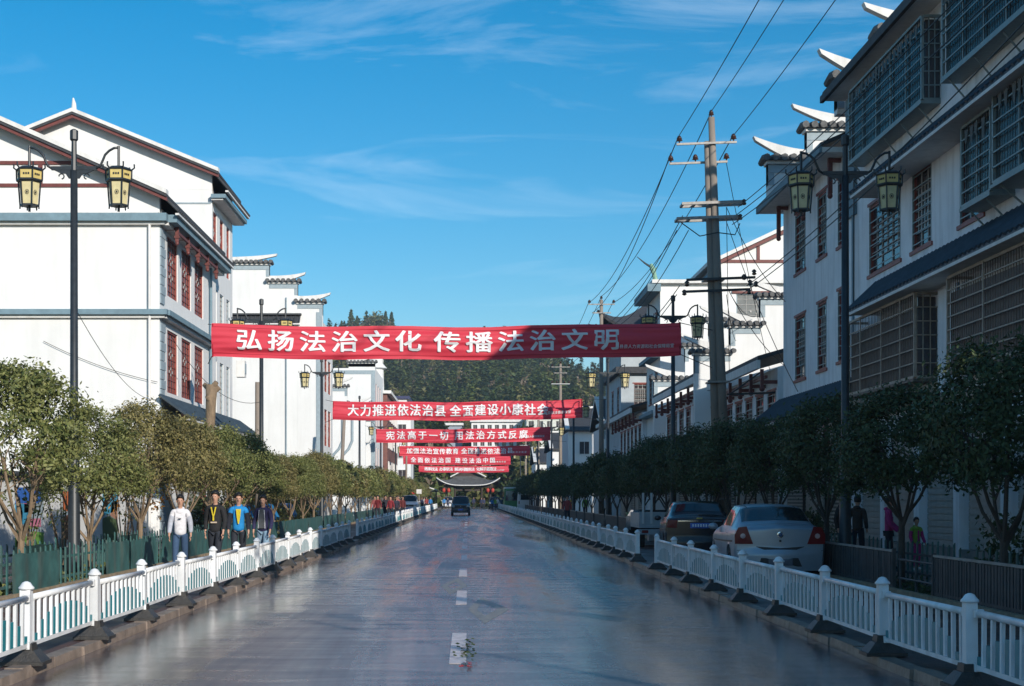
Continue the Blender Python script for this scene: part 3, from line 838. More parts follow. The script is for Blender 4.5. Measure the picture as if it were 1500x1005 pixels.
def cage(F, a0, a1, z0, z1, d, root, style, end=True, name='balcony_cage'):
    """security cage with its glazed or boarded inside; every rail a piece"""
    glass, bar = (M_cagegreen, M_cagebar) if style == 'green' else (M_cagebrown, M_cagecream)
    b = MB(); b.fbox(F, a0 + .03, a1 - .03, z0 + .03, z1 - (.32 if style == 'brown' else .1), 0.0, d - .05)
    c = b.build(name, glass, root)
    cw = W[c.name]
    fr = MB(); t = .03
    for a in (a0, a1):
        fr.fbox(F, a - t, a + t, z0, z1, d - t, d + t); fr.fbox(F, a - t, a + t, z0 - t, z0 + t, 0, d - t); fr.fbox(F, a - t, a + t, z1 - t, z1 + t, 0, d - t)
    fr.fbox(F, a0 + t, a1 - t, z0 - t, z0 + t, d - t, d + t); fr.fbox(F, a0 + t, a1 - t, z1 - t, z1 + t, d - t, d + t)
    fr.build('cage_frame', bar, c)
    n = max(4, int(round((z1 - z0) / .29)))
    for i in range(1, n):
        z = z0 + (z1 - z0) * i / n
        MB().fbox(F, a0, a1, z - .014, z + .014, d + .004, d + .03).build('rail', bar, c)
    if style == 'green':
        v = MB(); k = max(2, int((a1 - a0) / 1.1))
        for i in range(1, k):
            a = a0 + (a1 - a0) * i / k; v.fbox(F, a - .02, a + .02, z0, z1, d - .03, d + .002)
        v.build('upright', bar, c)
        # hanging clothes rail shapes along the top
        h_ = MB(); a = a0 + .2
        while a < a1 - .2:
            zt_ = z1 - .12; h_.poly([F.p(a, zt_, d + .05), F.p(a + .07, zt_ - random.uniform(.2, .42), d + .05), F.p(a + .15, zt_ - random.uniform(.2, .4), d + .05), F.p(a + .2, zt_, d + .05)])
            a += random.uniform(.22, .4)
        o = h_.build('valance', mat('valance_grey', (0.10, 0.11, 0.11), .8), c)
    else:
        for k in (.18, .45, .78):
            a = a0 + (a1 - a0) * k
            MB().fbox(F, a - .02, a + .02, z0, z1, d + .032, d + .05).build('upright', bar, c)
    v = MB(); a = a0 + .1
    while a < a1 - .05:
        v.fbox(F, a - .006, a + .006, z0, z1, d - .02, d - .006); a += .13
    o = v.build('thin_bars', M_thin if style == 'brown' else M_blackp, c); o['kind'] = 'stuff'
    if end:     # end facing the camera: dark opening with bars
        e = MB(); e.fbox(F, a0 - .012, a0 + .02, z0 + .05, z1 - .08, .04, d - .06); e.build('end_glass', M_winpane, c)
        g = MB()
        for q in (.33, .66): g.fbox(F, a0 - .04, a0 - .02, z0, z1, d * q - .012, d * q + .012)
        for i in range(1, n): 
            z = z0 + (z1 - z0) * i / n; g.fbox(F, a0 - .042, a0 - .022, z - .012, z + .012, 0, d)
        g.build('end_bars', bar, c)
    tr = MB(); tr.fbox(F, a0 - .04, a1 + .04, z0 - .10, z0 - .035, 0.002, d + .05); tr.build('cage_floor', bar if style == 'green' else M_cagebrown, c)
    k = max(2, int((a1 - a0) / 1.2))
    for i in range(k):
        a = a0 + .3 + (a1 - a0 - .6) * i / max(1, k - 1)
        MB().beam(F.p(a, z0 - .1, d - .02), F.p(a, z0 - .55, 0.0), .03, .03, (0, 1, 0)).build('strut', bar, c)
    return c

def bracket_rail(F, a0, a1, z, root, n, d=.42):
    """red hanging timber rail with turned droppers under an eave"""
    MB().fbox(F, a0, a1, z, z + .09, d - .04, d + .04).build('timber_rail', M_red, root)
    for i in range(n):
        a = a0 + (a1 - a0) * i / (n - 1)
        b = MB(); b.fbox(F, a - .05, a + .05, z - .28, z + .42, d - .06, d + .06); b.fbox(F, a - .04, a + .04, z + .12, z + .2, 0.002, d - .06)
        b.fbox(F, a - .08, a + .08, z - .16, z - .08, d - .09, d + .09)
        b.ball(F.p(a, z - .33, d), .07, .07, .08, 8, 5); b.ball(F.p(a, z + .47, d), .075, .075, .08, 8, 5)
        b.build('hanging_bracket', M_red, root)

def shop_row(F, a0, a1, z, root, n):
    """dark ground floor: openings between posts"""
    for i in range(n):
        b0 = a0 + (a1 - a0) * (i + .08) / n; b1 = a0 + (a1 - a0) * (i + .92) / n
        o = MB().fbox(F, b0, b1, .25, z, -.10, -.06).build('shop_shutter', M_shutter if i % 2 else mat('shop_dark', (0.05, 0.045, 0.045), .4, var=.4, coords='World'), root)
        g = MB(); zz = .3
        while zz < z - .05:
            g.fbox(F, b0 + .02, b1 - .02, zz, zz + .05, -.058, -.045); zz += .11
        s_ = g.build('shutter_slats', M_shutter, o); s_['kind'] = 'stuff'

# ================================================================ LEFT SIDE BUILDINGS
def rake_roof(Ff, a0, ap, a1, ze, zp, y_over, depth, root):
    """gabled roof seen at its gable end. front frame Ff, ridge along -n"""
    s1, s2 = (ap - a0), (a1 - ap); k = (zp - ze) / s1
    ov = .35
    z0_ = ze - ov * k
    for (p, q, nm) in (((a0 - ov, z0_), (ap, zp), 0), ((ap, zp), (a1 + ov, ze - ov * (zp - ze) / s2), 1)):
        MB().prism(Ff, [p, q, (q[0], q[1] + .10), (p[0], p[1] + .10)], -depth, y_over).build('roof', M_tile, root)
        MB().prism(Ff, [(p[0], p[1] + .103), (q[0], q[1] + .103), (q[0], q[1] + .26), (p[0], p[1] + .26)], y_over - .35, y_over + .03).build('rake_capping', M_trimw, root)
        MB().prism(Ff, [(p[0], p[1] - .13), (q[0], q[1] - .13), (q[0], q[1] - .004), (p[0], p[1] - .004)], y_over - .2, y_over - .06).build('rake_board', M_red, root)

def shell(Ff, Fs, wid, dep, zt, root, front_holes=(), side_holes=(), gable=None):
    b = MB(); b.holes(Ff, 0, wid, 0, zt, list(front_holes))
    b.holes(Fs, 0, dep, 0, zt, list(side_holes))
    # far and outer faces
    P = Ff.p
    b.poly([P(wid, 0, 0), P(wid, 0, -dep), P(wid, zt, -dep), P(wid, zt, 0)])
    b.poly([P(0, 0, -dep), P(0, zt, -dep), P(wid, zt, -dep), P(wid, 0, -dep)])
    b.poly([P(0, zt, 0), P(wid, zt, 0), P(wid, zt, -dep), P(0, zt, -dep)])
    # inner backing behind the openings
    w_ = b.build('wall', M_white, root)
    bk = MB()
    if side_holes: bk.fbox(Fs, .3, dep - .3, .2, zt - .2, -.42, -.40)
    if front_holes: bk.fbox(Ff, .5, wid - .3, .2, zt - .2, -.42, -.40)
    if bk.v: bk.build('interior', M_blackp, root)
    if gable:
        MB().prism(Ff, gable, -.24, 0.0).build('gable', M_white, root)
        MB().prism(Ff, gable, -dep, -dep + .24).build('gable', M_white, root)
    return w_

# --- first building
Y1 = 48.7
Ff = Fr((-10.55, Y1, 0), (-1, 0, 0), (0, -1, 0)); Fs = Fr((-10.55, Y1, 0), (0, 1, 0), (1, 0, 0))
b1 = empty('white_building', (-16.5, 54, 0), 'white three storey gabled building with grey blue cornices and red windows nearest on the left', 'building')
cols = [(1.25, 3.05), (3.75, 5.55), (6.25, 8.05)]
rows = [(8.75, 10.85), (5.35, 7.55)]
hl = [(a, b, c, d) for a, b in cols for c, d in rows]
shell(Ff, Fs, 13.0, 10.9, 11.6, b1, side_holes=hl, gable=[(0, 11.603), (13, 11.603), (13, 12.0), (6.5, 14.85), (0, 12.0)])
for a, b, c, d in hl: window(Fs, a, b, c, d, b1, 'red')
rake_roof(Ff, 0, 6.5, 13, 12.0, 14.85, .55, 11.2, b1)
MB().beam(Ff.p(6.5, 14.95, .3), Ff.p(6.5, 14.95, -11), .28, .3).build('ridge', M_trimw, b1)
for nm, z0_, z1_, d in (('cornice', 11.08, 11.34, .34), ('string_course', 7.9, 8.08, .26)):
    MB().fbox(Ff, -.3, 13, z0_, z1_, .002, d).build(nm, M_bluegrey, b1)
    MB().fbox(Fs, .002, 11.2, z0_, z1_, .002, d + (.25 if nm == 'cornice' else .1)).build(nm, M_bluegrey, b1)
    MB().fbox(Ff, -.2, 13, z0_ - .1, z0_ - .003, .002, d * .5).build('cornice_soffit', M_trimw, b1)
    MB().fbox(Fs, .002, 11.2, z0_ - .1, z0_ - .003, .002, d * .9).build('cornice_soffit', M_trimw, b1)
# side eave skirt up to the roof
tiled_slope(Fs, -.2, 11.2, 11.36, 11.95, .68, .1, b1, 'eave_tiles', M_tile, soffit=False)
MB().fbox(Ff, .0, 13, 11.345, 11.40, .0, .24).build('cornice_top', M_trimw, b1)
# gable timbers
MB().fbox(Ff, 2.95, 7, 13.05, 13.17, .004, .05).build('timber', M_red, b1)
MB().fbox(Ff, 1.25, 9, 12.28, 12.40, .004, .05).build('timber', M_red, b1)
MB().fbox(Ff, 4.0, 4.14, 12.403, 13.047, .004, .05).build('timber', M_red, b1)
MB().fbox(Ff, 6.4, 6.54, 13.173, 14.4, .004, .05).build('timber', M_red, b1)
# quoins at the corner
for k in range(34):
    z = .2 + k * .325
    if 7.75 < z + .3 and z < 8.1: continue
    if z + .3 > 11.0: break
    MB().fbox(Fs, .03, .62 if k % 2 else .78, z, z + .30, .002, .05).build('quoin', M_quoin, b1)
bracket_rail(Fs, .9, 8.6, 10.85, b1, 5)
MB().tube([Ff.p(.32, 11.0, .12), Ff.p(.32, .1, .12)], .05, 8).build('downpipe', M_trimw, b1)
MB().tube([Fs.p(9.2, 11.0, .1), Fs.p(9.2, .1, .1)], .055, 8).build('downpipe', M_bluegrey, b1)
# awning over the ground floor
tiled_slope(Fs, -.3, 16.6, 4.35, 5.1, 1.05, .05, b1, 'tile_awning', M_tileblue)
bracket_rail(Fs, .1, 16.2, 4.02, b1, 6, .8)
for k in range(5):
    MB().fbox(Fs, .6 + 2.2 * k, 1.9 + 2.2 * k, .3, 3.3, .004, .03).build('shop_door', M_winred if k == 3 else M_shutter, b1)

# --- second building, taller
Y2 = 59.8
Ff = Fr((-10.75, Y2, 0), (-1, 0, 0), (0, -1, 0)); Fs = Fr((-10.75, Y2, 0), (0, 1, 0), (1, 0, 0))
b2 = empty('white_building', (-16.5, 62.5, 0), 'tall white gabled building with four storeys rising behind the nearest one on the left', 'building')
cols = [(.25, 1.15), (1.9, 2.8), (3.6, 4.4)]
r2 = [(11.45, 13.75, 'red'), (8.55, 10.5, 'grey'), (5.05, 7.5, 'grey')]
hl = [(a, b, c, d) for a, b in cols for c, d, _ in r2]
shell(Ff, Fs, 11.6, 5.2, 14.6, b2, side_holes=hl, gable=[(0, 14.603), (11.6, 14.603), (11.6, 15.3), (5.75, 17.65), (0, 15.3)])
for a, b in cols:
    for c, d, st in r2: window(Fs, a, b, c, d, b2, st)
rake_roof(Ff, 0, 5.75, 11.6, 15.3, 17.65, .5, 5.5, b2)
tiled_slope(Fs, -.35, 5.5, 14.5, 15.25, .72, .1, b2, 'eave_tiles', M_tile, soffit=False)
MB().fbox(Fs, -.3, 5.5, 14.2, 14.36, .002, .62).build('cornice', M_bluegrey, b2)
MB().fbox(Fs, -.2, 5.5, 14.13, 14.197, .002, .5).build('cornice_soffit', M_trimw, b2)
MB().fbox(Ff, .05, 11.6, 14.0, 14.06, .002, .03).build('string_course', M_quoin, b2)
MB().tube([Ff.p(5.75, 17.8, .2), Ff.p(5.75, 18.15, .2), Ff.p(5.78, 18.4, .2)], [.12, .09, .03], 8).build('finial', M_trimw, b2)

# --- stepped horse-head wall
Y3 = 88.0
Ff = Fr((-8.95, Y3, 0), (-1, 0, 0), (0, -1, 0)); Fs = Fr((-8.95, Y3, 0), (0, 1, 0), (1, 0, 0))
b3 = empty('stepped_gable_building', (-12, 91, 0), 'white building with a three step horse head gable and swept tile caps on the left', 'building')
wins = [(.9, 2.6), (3.2, 4.9)]
hl = [(a, b, c, d) for a, b in wins for c, d in ((8.3, 10.4), (4.9, 7.2))]
sb = MB(); sb.holes(Fs, .1, 6.2, 0, 12.5, hl); sb.build('wall', M_white, b3)
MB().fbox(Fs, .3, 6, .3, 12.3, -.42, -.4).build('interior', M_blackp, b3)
MB().box(-20.5, -9.15, Y3 + .25, Y3 + 6.2, 0, 12.4).build('rear_wall', M_white, b3)
for a, b, c, d in hl: window(Fs, a, b, c, d, b3, 'red')
horsehead(Ff, [(0.0, 1.55, 14.0), (1.553, 3.3, 15.25), (3.303, 7.0, 16.4)], 0, b3, -1, .36, 1.1, lf=.2, pw=3.0)
MB().fbox(Ff, .02, .4, .2, 13.1, .185, .21).build('corner_band', M_quoin, b3)
MB().fbox(Fs, 5.0, 6.1, 12.0, 12.3, .002, .5).build('cornice', M_bluegrey, b3)
MB().tube([Ff.p(2.25, 14.0, .25), Ff.p(2.25, .3, .25)], .05, 6).build('downpipe', M_quoin, b3)
tiled_slope(Ff, 1.4, 6.6, 12.35, 12.9, .75, .2, b3, 'wall_canopy', M_tile, soffit=True)
MB().fbox(Ff, 1.3, 6.7, 12.9, 13.0, .185, .5).build('canopy_ridge', M_tile, b3)
# air conditioner high on the wall beside the second building
ac = empty('air_conditioner', (-10.45, 65.6, 7.2), 'pale air conditioner unit hung on the wall beyond the tall gabled building', 'air conditioner')
MB().box(-.2, .2, -.25, .25, 0, .75).build('casing', M_trimw, ac, local=True)
MB().lathe((.0, 0, 0), [(.0, .0)], 4) if False else None
MB().box(.202, .22, -.18, .18, .15, .62).build('fan_grille', M_quoin, ac, local=True)
MB().tube([(0, 0, .76), (.3, .1, 1.3), (.25, .2, 1.8), (-.1, .2, 2.3)], .02, 6).build('hose', M_trimw, ac, local=True)

# --- fourth: banded gables
Y4 = 129.0
Ff = Fr((-8.4, Y4, 0), (-1, 0, 0), (0, -1, 0)); Fs = Fr((-8.4, Y4, 0), (0, 1, 0), (1, 0, 0))
b4 = empty('banded_gable_building', (-11, 133, 0), 'white building with grey painted bands and curved wall outline farther along on the left', 'building')
wn = [(1.0, 2.2, c, d) for c, d in ((10.0, 11.6), (6.3, 8.0))]
shell(Ff, Fs, 5.2, 12, 13.4, b4, side_holes=[(a, a + 1.3, c, c + 1.8) for a in (1, 4, 7) for c in (4.5, 7.5, 10.3)])
for a in (1, 4, 7):
    for c in (4.5, 7.5, 10.3): window(Fs, a, a + 1.3, c, c + 1.8, b4, 'red')
MB().fbox(Ff, .0, .35, .2, 13.2, .002, .03).build('corner_band', M_quoin, b4)
MB().fbox(Ff, 4.85, 5.2, .2, 13.2, .002, .03).build('corner_band', M_quoin, b4)
MB().fbox(Ff, .35, 4.85, 12.85, 13.2, .002, .03).build('top_band', M_quoin, b4)
MB().fbox(Ff, .0, 5.2, 8.6, 8.85, .002, .12).build('string_course', M_bluegrey, b4)
cap(Fr((-8.4, Y4 + .2, 0), (-1, 0, 0), (0, -1, 0)), 0, 2.4, 14.2, b4, -1, 1.1)
MB().box(-10.8, -8.4, Y4, Y4 + .4, 13.403, 13.8).build('parapet', M_white, b4)
# front low stepped wall with S curve bands
Fw = Fr((-8.9, 124.0, 0), (-1, 0, 0), (0, -1, 0))
b4b = empty('curved_band_wall', (-10.5, 124, 0), 'low white firewall with curved grey painted outline in front of the banded building', 'wall')
horsehead(Fw, [(0, 1.6, 9.9), (1.603, 3.6, 11.6)], 0, b4b, -1, .34, 1.1)
for s_ in (0, .85):
    pts = [(3.0 - s_, .5), (3.0 - s_, 4.6), (2.85 - s_, 5.3), (2.3 - s_, 5.9), (2.0 - s_, 6.6), (2.0 - s_, 8.6)]
    MB().tube([Fw.p(a, z, .2) for a, z in pts], .12, 6).build('painted_band', M_quoin, b4b)
# fifth: red-brown sided block with a small turret
b5 = empty('brick_sided_building', (-11, 152, 0), 'red brown sided block with a round capped turret behind the white gables on the left', 'building')
M_brick = mat('brick_redbrown', (0.19, 0.085, 0.07), .85, var=.3, vscale=3, coords='World')
MB().box(-15, -8.0, 141.5, 162, 0, 12.0).build('wall', M_brick, b5)
MB().box(-15.2, -7.6, 141.2, 162.3, 12.003, 12.3).build('cornice', M_trimw, b5)
MB().lathe((-9.2, 143, 12.3), [(.8, 0), (.75, 2.2), (1.1, 2.35), (.7, 2.8), (.75, 3.2), (.25, 3.6), (.05, 4.2)], 12).build('turret', M_trimw, b5)
Fs5 = Fr((-8.0, 141.5, 0), (0, 1, 0), (1, 0, 0))
for a in range(6):
    for z in (3.6, 6.6, 9.4): window(Fs5, 1.2 + 3.2 * a, 2.6 + 3.2 * a, z, z + 1.7, b5, 'plain', -.01)
b6 = empty('pink_roof_house', (-12, 205, 0), 'white house with navy roof line and pink parapet far along on the left', 'house')
MB().box(-16, -8.0, 200, 212, 0, 13.6).build('wall', M_white, b6)
MB().box(-16, -8.6, 201, 211, 13.603, 15.6).build('upper_storey', M_white, b6)
MB().box(-16.2, -8.2, 200.6, 211.4, 15.603, 16.0).build('roof', mat('navy_roof', (0.03, 0.035, 0.10), .5), b6)
MB().box(-16.1, -7.2, 199.3, 199.9, 13.4, 14.6).build('parapet', mat('pink_parapet', (0.48, 0.19, 0.19), .8), b6)
Ff6 = Fr((-8, 200, 0), (-1, 0, 0), (0, -1, 0))
for a in (.6, 2.6, 4.6):
    for z in (4, 7.2, 10.4): window(Ff6, a, a + 1.2, z, z + 1.6, b6, 'plain', -.01)

# --- mural wall along the left footway
mw = empty('mural_wall', (-10.9, 36, 0), 'white plastered footway wall with dark tile coping and painted pictures', 'wall')
MB().box(-11.15, -10.9, 17, 48.3, 0, 2.15).build('wall', M_white, mw)
tb = MB(); yy = 17.1
while yy < 48.3:
    tb.tube([(-11.3, yy, 2.22), (-10.72, yy, 2.22)], .075, 6); yy += .19
tb.box(-11.25, -10.8, 17, 48.3, 2.152, 2.2)
o = tb.build('coping_tiles', M_tile, mw); o['kind'] = 'stuff'
def mural(y0, y1, z0, z1, bands, lab):
    r_ = empty('mural', (-10.88, (y0 + y1) / 2, z0), lab, 'mural')
    MB().box(-10.898, -10.885, y0, y1, z0, z1).build('picture_ground', mat('mural_sky', (0.33, 0.40, 0.44), .8, var=.3, vscale=3, coords='World'), r_)
    for nm, col, poly in bands:
        b = MB(); b.prism(Fr((-10.885, y0, z0), (0, 1, 0), (1, 0, 0)), [(a * (y1 - y0), z * (z1 - z0)) for a, z in poly], .001, .006)
        b.build(nm, mat('mural_' + nm, col, .8, var=.25, vscale=6, coords='World'), r_)
    return r_
mural(34.2, 36.5, .35, 1.9, [('blue_roof', (0.03, 0.14, 0.50), [(0, .75), (.1, 1.0), (.8, 1.0), (1.0, .8), (.75, .75)]), ('blue_wall', (0.05, 0.30, 0.48), [(0, .42), (.45, .42), (.45, .74), (0, .74)]),
      ('pink_sign', (0.55, 0.16, 0.30), [(.3, .6), (.6, .6), (.6, .76), (.3, .76)]), ('pink_flower', (0.6, 0.2, 0.3), [(.5, .36), (.9, .36), (.9, .5), (.5, .5)]), ('meadow', (0.13, 0.30, 0.05), [(.0, .0), (1, 0), (1, .26), (.6, .3), (.3, .2), (0, .22)]),
      ('cypress', (0.02, 0.13, 0.05), [(.05, .05), (.2, .05), (.25, .6), (.12, .9), (.02, .5)])], 'painted mural of a blue roofed house and meadow on the white footway wall')
mural(38.2, 39.8, .35, 1.9, [('orange_band', (0.55, 0.14, 0.04), [(0, .6), (.5, .6), (.5, .95), (0, .95)]), ('lake', (0.04, 0.28, 0.40), [(.5, .1), (1, .1), (1, .95), (.5, .9)]), ('rust', (0.25, 0.08, 0.04), [(0, .1), (.45, .1), (.45, .55), (0, .5)])], 'painted orange and teal mural behind the nearest left street lamp')
mural(42.4, 44.2, .3, 1.9, [('river', (0.06, 0.34, 0.50), [(0, .5), (1, .6), (1, 1), (0, .95)]), ('cliff', (0.42, 0.22, 0.14), [(.5, .5), (1, .4), (1, .8), (.6, .75)]), ('grove', (0.08, 0.13, 0.05), [(0, 0), (1, 0), (1, .4), (.4, .5), (0, .45)])], 'painted mural of blue river and brown cliff on the wall')

# ================================================================ RIGHT SIDE BUILDINGS
# frame along the street face: a = Y, outward = -X
Fz = Fr((10.5, 0, 0), (0, 1, 0), (-1, 0, 0))
r1 = empty('cage_balcony_building', (15, 28, 0), 'shaded white four storey building with caged balconies and tiled skirts at the right edge', 'building')
h1 = [(28.95, 30.35, 7.45, 9.3), (32.2, 33.6, 7.45, 9.3), (34.5, 37.2, 7.45, 9.25), (16, 19, 5, 7), (24.2, 25.9, 7.6, 9.2)]
b = MB(); b.holes(Fz, 14, 39.2, 3.9, 12.75, h1)
b.poly([(10.5, 39.2, 0), (10.5, 39.2, 12.75), (22, 39.2, 12.75), (22, 39.2, 0)]); b.poly([(10.5, 14, 0), (22, 14, 0), (22, 14, 12.75), (10.5, 14, 12.75)])
b.poly([(22, 14, 0), (22, 39.2, 0), (22, 39.2, 12.75), (22, 14, 12.75)]); b.poly([(10.5, 14, 12.75), (22, 14, 12.75), (22, 39.2, 12.75), (10.5, 39.2, 12.75)])
b.build('wall', M_white2, r1)
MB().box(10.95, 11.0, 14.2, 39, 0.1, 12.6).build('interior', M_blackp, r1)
for a0, a1, z0_, z1_ in h1: window(Fz, a0, a1, z0_, z1_, r1, 'dark')
MB().fbox(Fz, 14, 39.5, 12.755, 12.9, -12, .65).build('roof', M_tile, r1)
MB().fbox(Fz, 14, 39.5, 12.66, 12.752, .002, .62).build('soffit', M_trimw, r1)
MB().fbox(Fz, 14, 39.5, 12.60, 12.78, .623, .72).build('gutter', M_tile, r1)
# tiled pilaster at the far corner
for k in range(14):
    MB().fbox(Fz, 38.35, 39.2, 9.3 + .235 * k, 9.52 + .235 * k, .003, .09).build('pilaster_tile', M_bluegrey, r1)
cage(Fz, 31.6, 37.6, 10.5, 12.35, .4, r1, 'green')
cage(Fz, 22.0, 30.2, 10.55, 12.4, .4, r1, 'green')
cage(Fz, 27.3, 28.9, 7.55, 9.15, .45, r1, 'green')
cage(Fz, 22.0, 26.9, 7.6, 9.3, .55, r1, 'green')
tiled_slope(Fz, 14, 36.0, 9.28, 9.98, .8, .02, r1, 'tile_skirt', M_tileblue)
tiled_slope(Fz, 14, 36.4, 6.36, 7.1, .78, .02, r1, 'tile_skirt', M_tileblue)
cage(Fz, 31.8, 37.3, 4.35, 6.22, .5, r1, 'brown')
cage(Fz, 20.0, 29.6, 4.3, 6.22, .5, r1, 'brown')
MB().fbox(Fz, 29.9, 31.4, 3.95, 6.2, .003, .12).build('pier', M_white2, r1)
MB().fbox(Fz, 30.0, 30.12, 3.95, 6.2, .123, .16).build('downpipe', mat('pipe_blue', (0.10, 0.19, 0.30), .5), r1)
for k in range(14):
    MB().fbox(Fz, 31.5 + .42 * k, 31.56 + .42 * k, 3.93, 4.08, .004, .9).build('soffit_lath', M_cagecream, r1)
MB().fbox(Fz, 14, 39.2, 3.75, 3.9, .0, .2).build('fascia', M_cagecream, r1)
MB().fbox(Fz, 38.6, 38.72, 4.0, 12.5, .003, .05).build('downpipe', M_bluegrey, r1)
# ground floor: piers, shutters, plinth
yy = 14.0; k = 0
while yy < 39:
    MB().fbox(Fz, yy, yy + .38, 0.08, 3.75, -.3, .02).build('pier', M_white2, r1)
    if yy + 3.1 < 39.5:
        o = MB().fbox(Fz, yy + .38, yy + 2.72, .55, 3.2, -.22, -.2).build('roller_shutter', M_shutter, r1)
        s_ = .57
        while s_ < 3.15:
            MB().fbox(Fz, yy + .42, yy + 2.68, s_, s_ + .12, -.198, -.17).build('shutter_slat', M_shutter, o)
            s_ += .145
        MB().fbox(Fz, yy + .382, yy + 2.72, .08, .548, -.3, 0.0).build('plinth', mat('plinth_stone', (0.24, 0.22, 0.20), .7, var=.3, coords='World'), r1)
        MB().fbox(Fz, yy + .382, yy + 2.72, 3.203, 3.75, -.3, .0).build('shop_header', M_white2, r1)
    yy += 2.72; k += 1

# second right building (lower, next)
r2_ = empty('awning_corner_building', (15, 43, 0), 'shaded white building end with six barred windows and slate awning beside twin utility poles', 'building')
h2 = [(39.55, 40.35, 8.75, 10.65), (41.6, 42.7, 8.8, 10.7), (44.2, 45.6, 8.8, 10.7), (39.55, 40.35, 5.5, 7.5), (41.6, 42.7, 5.45, 7.45), (44.2, 45.6, 5.4, 7.4)]
b = MB(); b.holes(Fz, 39.203, 47.3, 3.4, 11.35, h2)
b.poly([(10.5, 47.3, 0), (10.5, 47.3, 11.35), (22, 47.3, 11.35), (22, 47.3, 0)])
b.build('wall', M_white2, r2_)
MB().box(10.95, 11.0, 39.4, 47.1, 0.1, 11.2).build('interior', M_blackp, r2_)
for a0, a1, z0_, z1_ in h2: window(Fz, a0, a1, z0_, z1_, r2_, 'dark')
# roof: pitched, eave over the street
rb = MB(); rb.hexa([(9.75, 39.3, 11.35), (9.75, 47.9, 11.35), (16, 47.9, 14.0), (16, 39.3, 14.0), (9.75, 39.3, 11.47), (9.75, 47.9, 11.47), (16, 47.9, 14.12), (16, 39.3, 14.12)])
rb.build('roof', M_tile, r2_)
MB().prism(Fr((0, 47.3, 0), (1, 0, 0), (0, -1, 0)), [(10.5, 11.35), (10.5, 11.62), (16, 13.95), (16, 11.35)], -.1, .1).build('gable', M_white2, r2_)
MB().fbox(Fz, 39.3, 47.9, 11.2, 11.34, .002, .7).build('soffit', M_trimw, r2_)
MB().fbox(Fz, 39.3, 47.95, 11.2, 11.42, .703, .78).build('gutter', M_bluegrey, r2_)
for a in (40.0, 43.2, 46.6):
    bq = MB(); bq.fbox(Fz, a - .06, a + .06, 10.2, 11.19, .25, .37); bq.fbox(Fz, a - .05, a + .05, 11.08, 11.185, .003, .248); bq.ball(Fz.p(a, 10.14, .31), .08, .08, .09, 8, 5); bq.build('eave_bracket', M_red, r2_)
tiled_slope(Fz, 38.0, 47.6, 3.98, 4.85, 1.05, .03, r2_, 'tile_awning', M_tileblue)
for z in (3.55, 3.15):
    MB().fbox(Fz, 37.6, 47.5, z, z + .1, .78, .86).build('awning_rail', M_cagecream, r2_)
for k in range(5):
    MB().fbox(Fz, 38 + 2.3 * k, 38.14 + 2.3 * k, 2.9, 3.95, .86, .98).build('awning_bracket', M_red, r2_)
shop_row(Fz, 39.4, 47.2, 3.3, r2_, 3)
MB().fbox(Fz, 39.21, 47.3, 0.08, .24, -.2, .01).build('plinth', M_kerb, r2_)
MB().fbox(Fz, 39.21, 47.3, 3.305, 3.397, -.2, .0).build('lintel', M_white2, r2_)

# unseen low building added beside the viewer to shade the right side
r0 = empty('added_shade_building', (15, -6, 0), 'unseen low white building added on the right to shade the trees and barrier', 'building')
b = MB(); hs0 = [(-24 + 4 * i, -21.6 + 4 * i, 3.6, 5.2) for i in range(9)]
b.holes(Fz, -26, 13.9, 0, 6.0, hs0); b.poly([(10.5, -26, 0), (20, -26, 0), (20, -26, 6), (10.5, -26, 6)]); b.poly([(10.5, -26, 6), (20, -26, 6), (20, 13.9, 6), (10.5, 13.9, 6)]); b.build('wall', M_white2, r0)
for h in hs0: window(Fz, *h, r0, 'dark')
MB().fbox(Fz, -26.3, 13.95, 6.003, 6.2, -9, .6).build('roof', M_tile, r0)
# horse-head gables over the right-hand roofs
fw = empty('gable_firewall', (13, 48.2, 0), 'white horse head firewall with two rising swept steps behind the barred window building', 'wall')
FwA = Fr((10.15, 48.2, 0), (1, 0, 0), (0, -1, 0))
horsehead(FwA, [(0, 1.3, 13.3), (1.303, 3.2, 14.4), (3.203, 6.0, 15.6)], 11.3, fw, -1, .34, 1.1, m=M_white)
fw2 = empty('gable_firewall', (13, 40.2, 0), 'white horse head firewall with two swept tips above the caged balconies', 'wall')
FwB = Fr((10.35, 40.0, 0), (1, 0, 0), (0, -1, 0))
horsehead(FwB, [(0, 1.25, 13.65), (1.253, 3.2, 14.95), (3.203, 6.5, 16.3)], 12.4, fw2, -1, .34, 1.15, m=M_white)

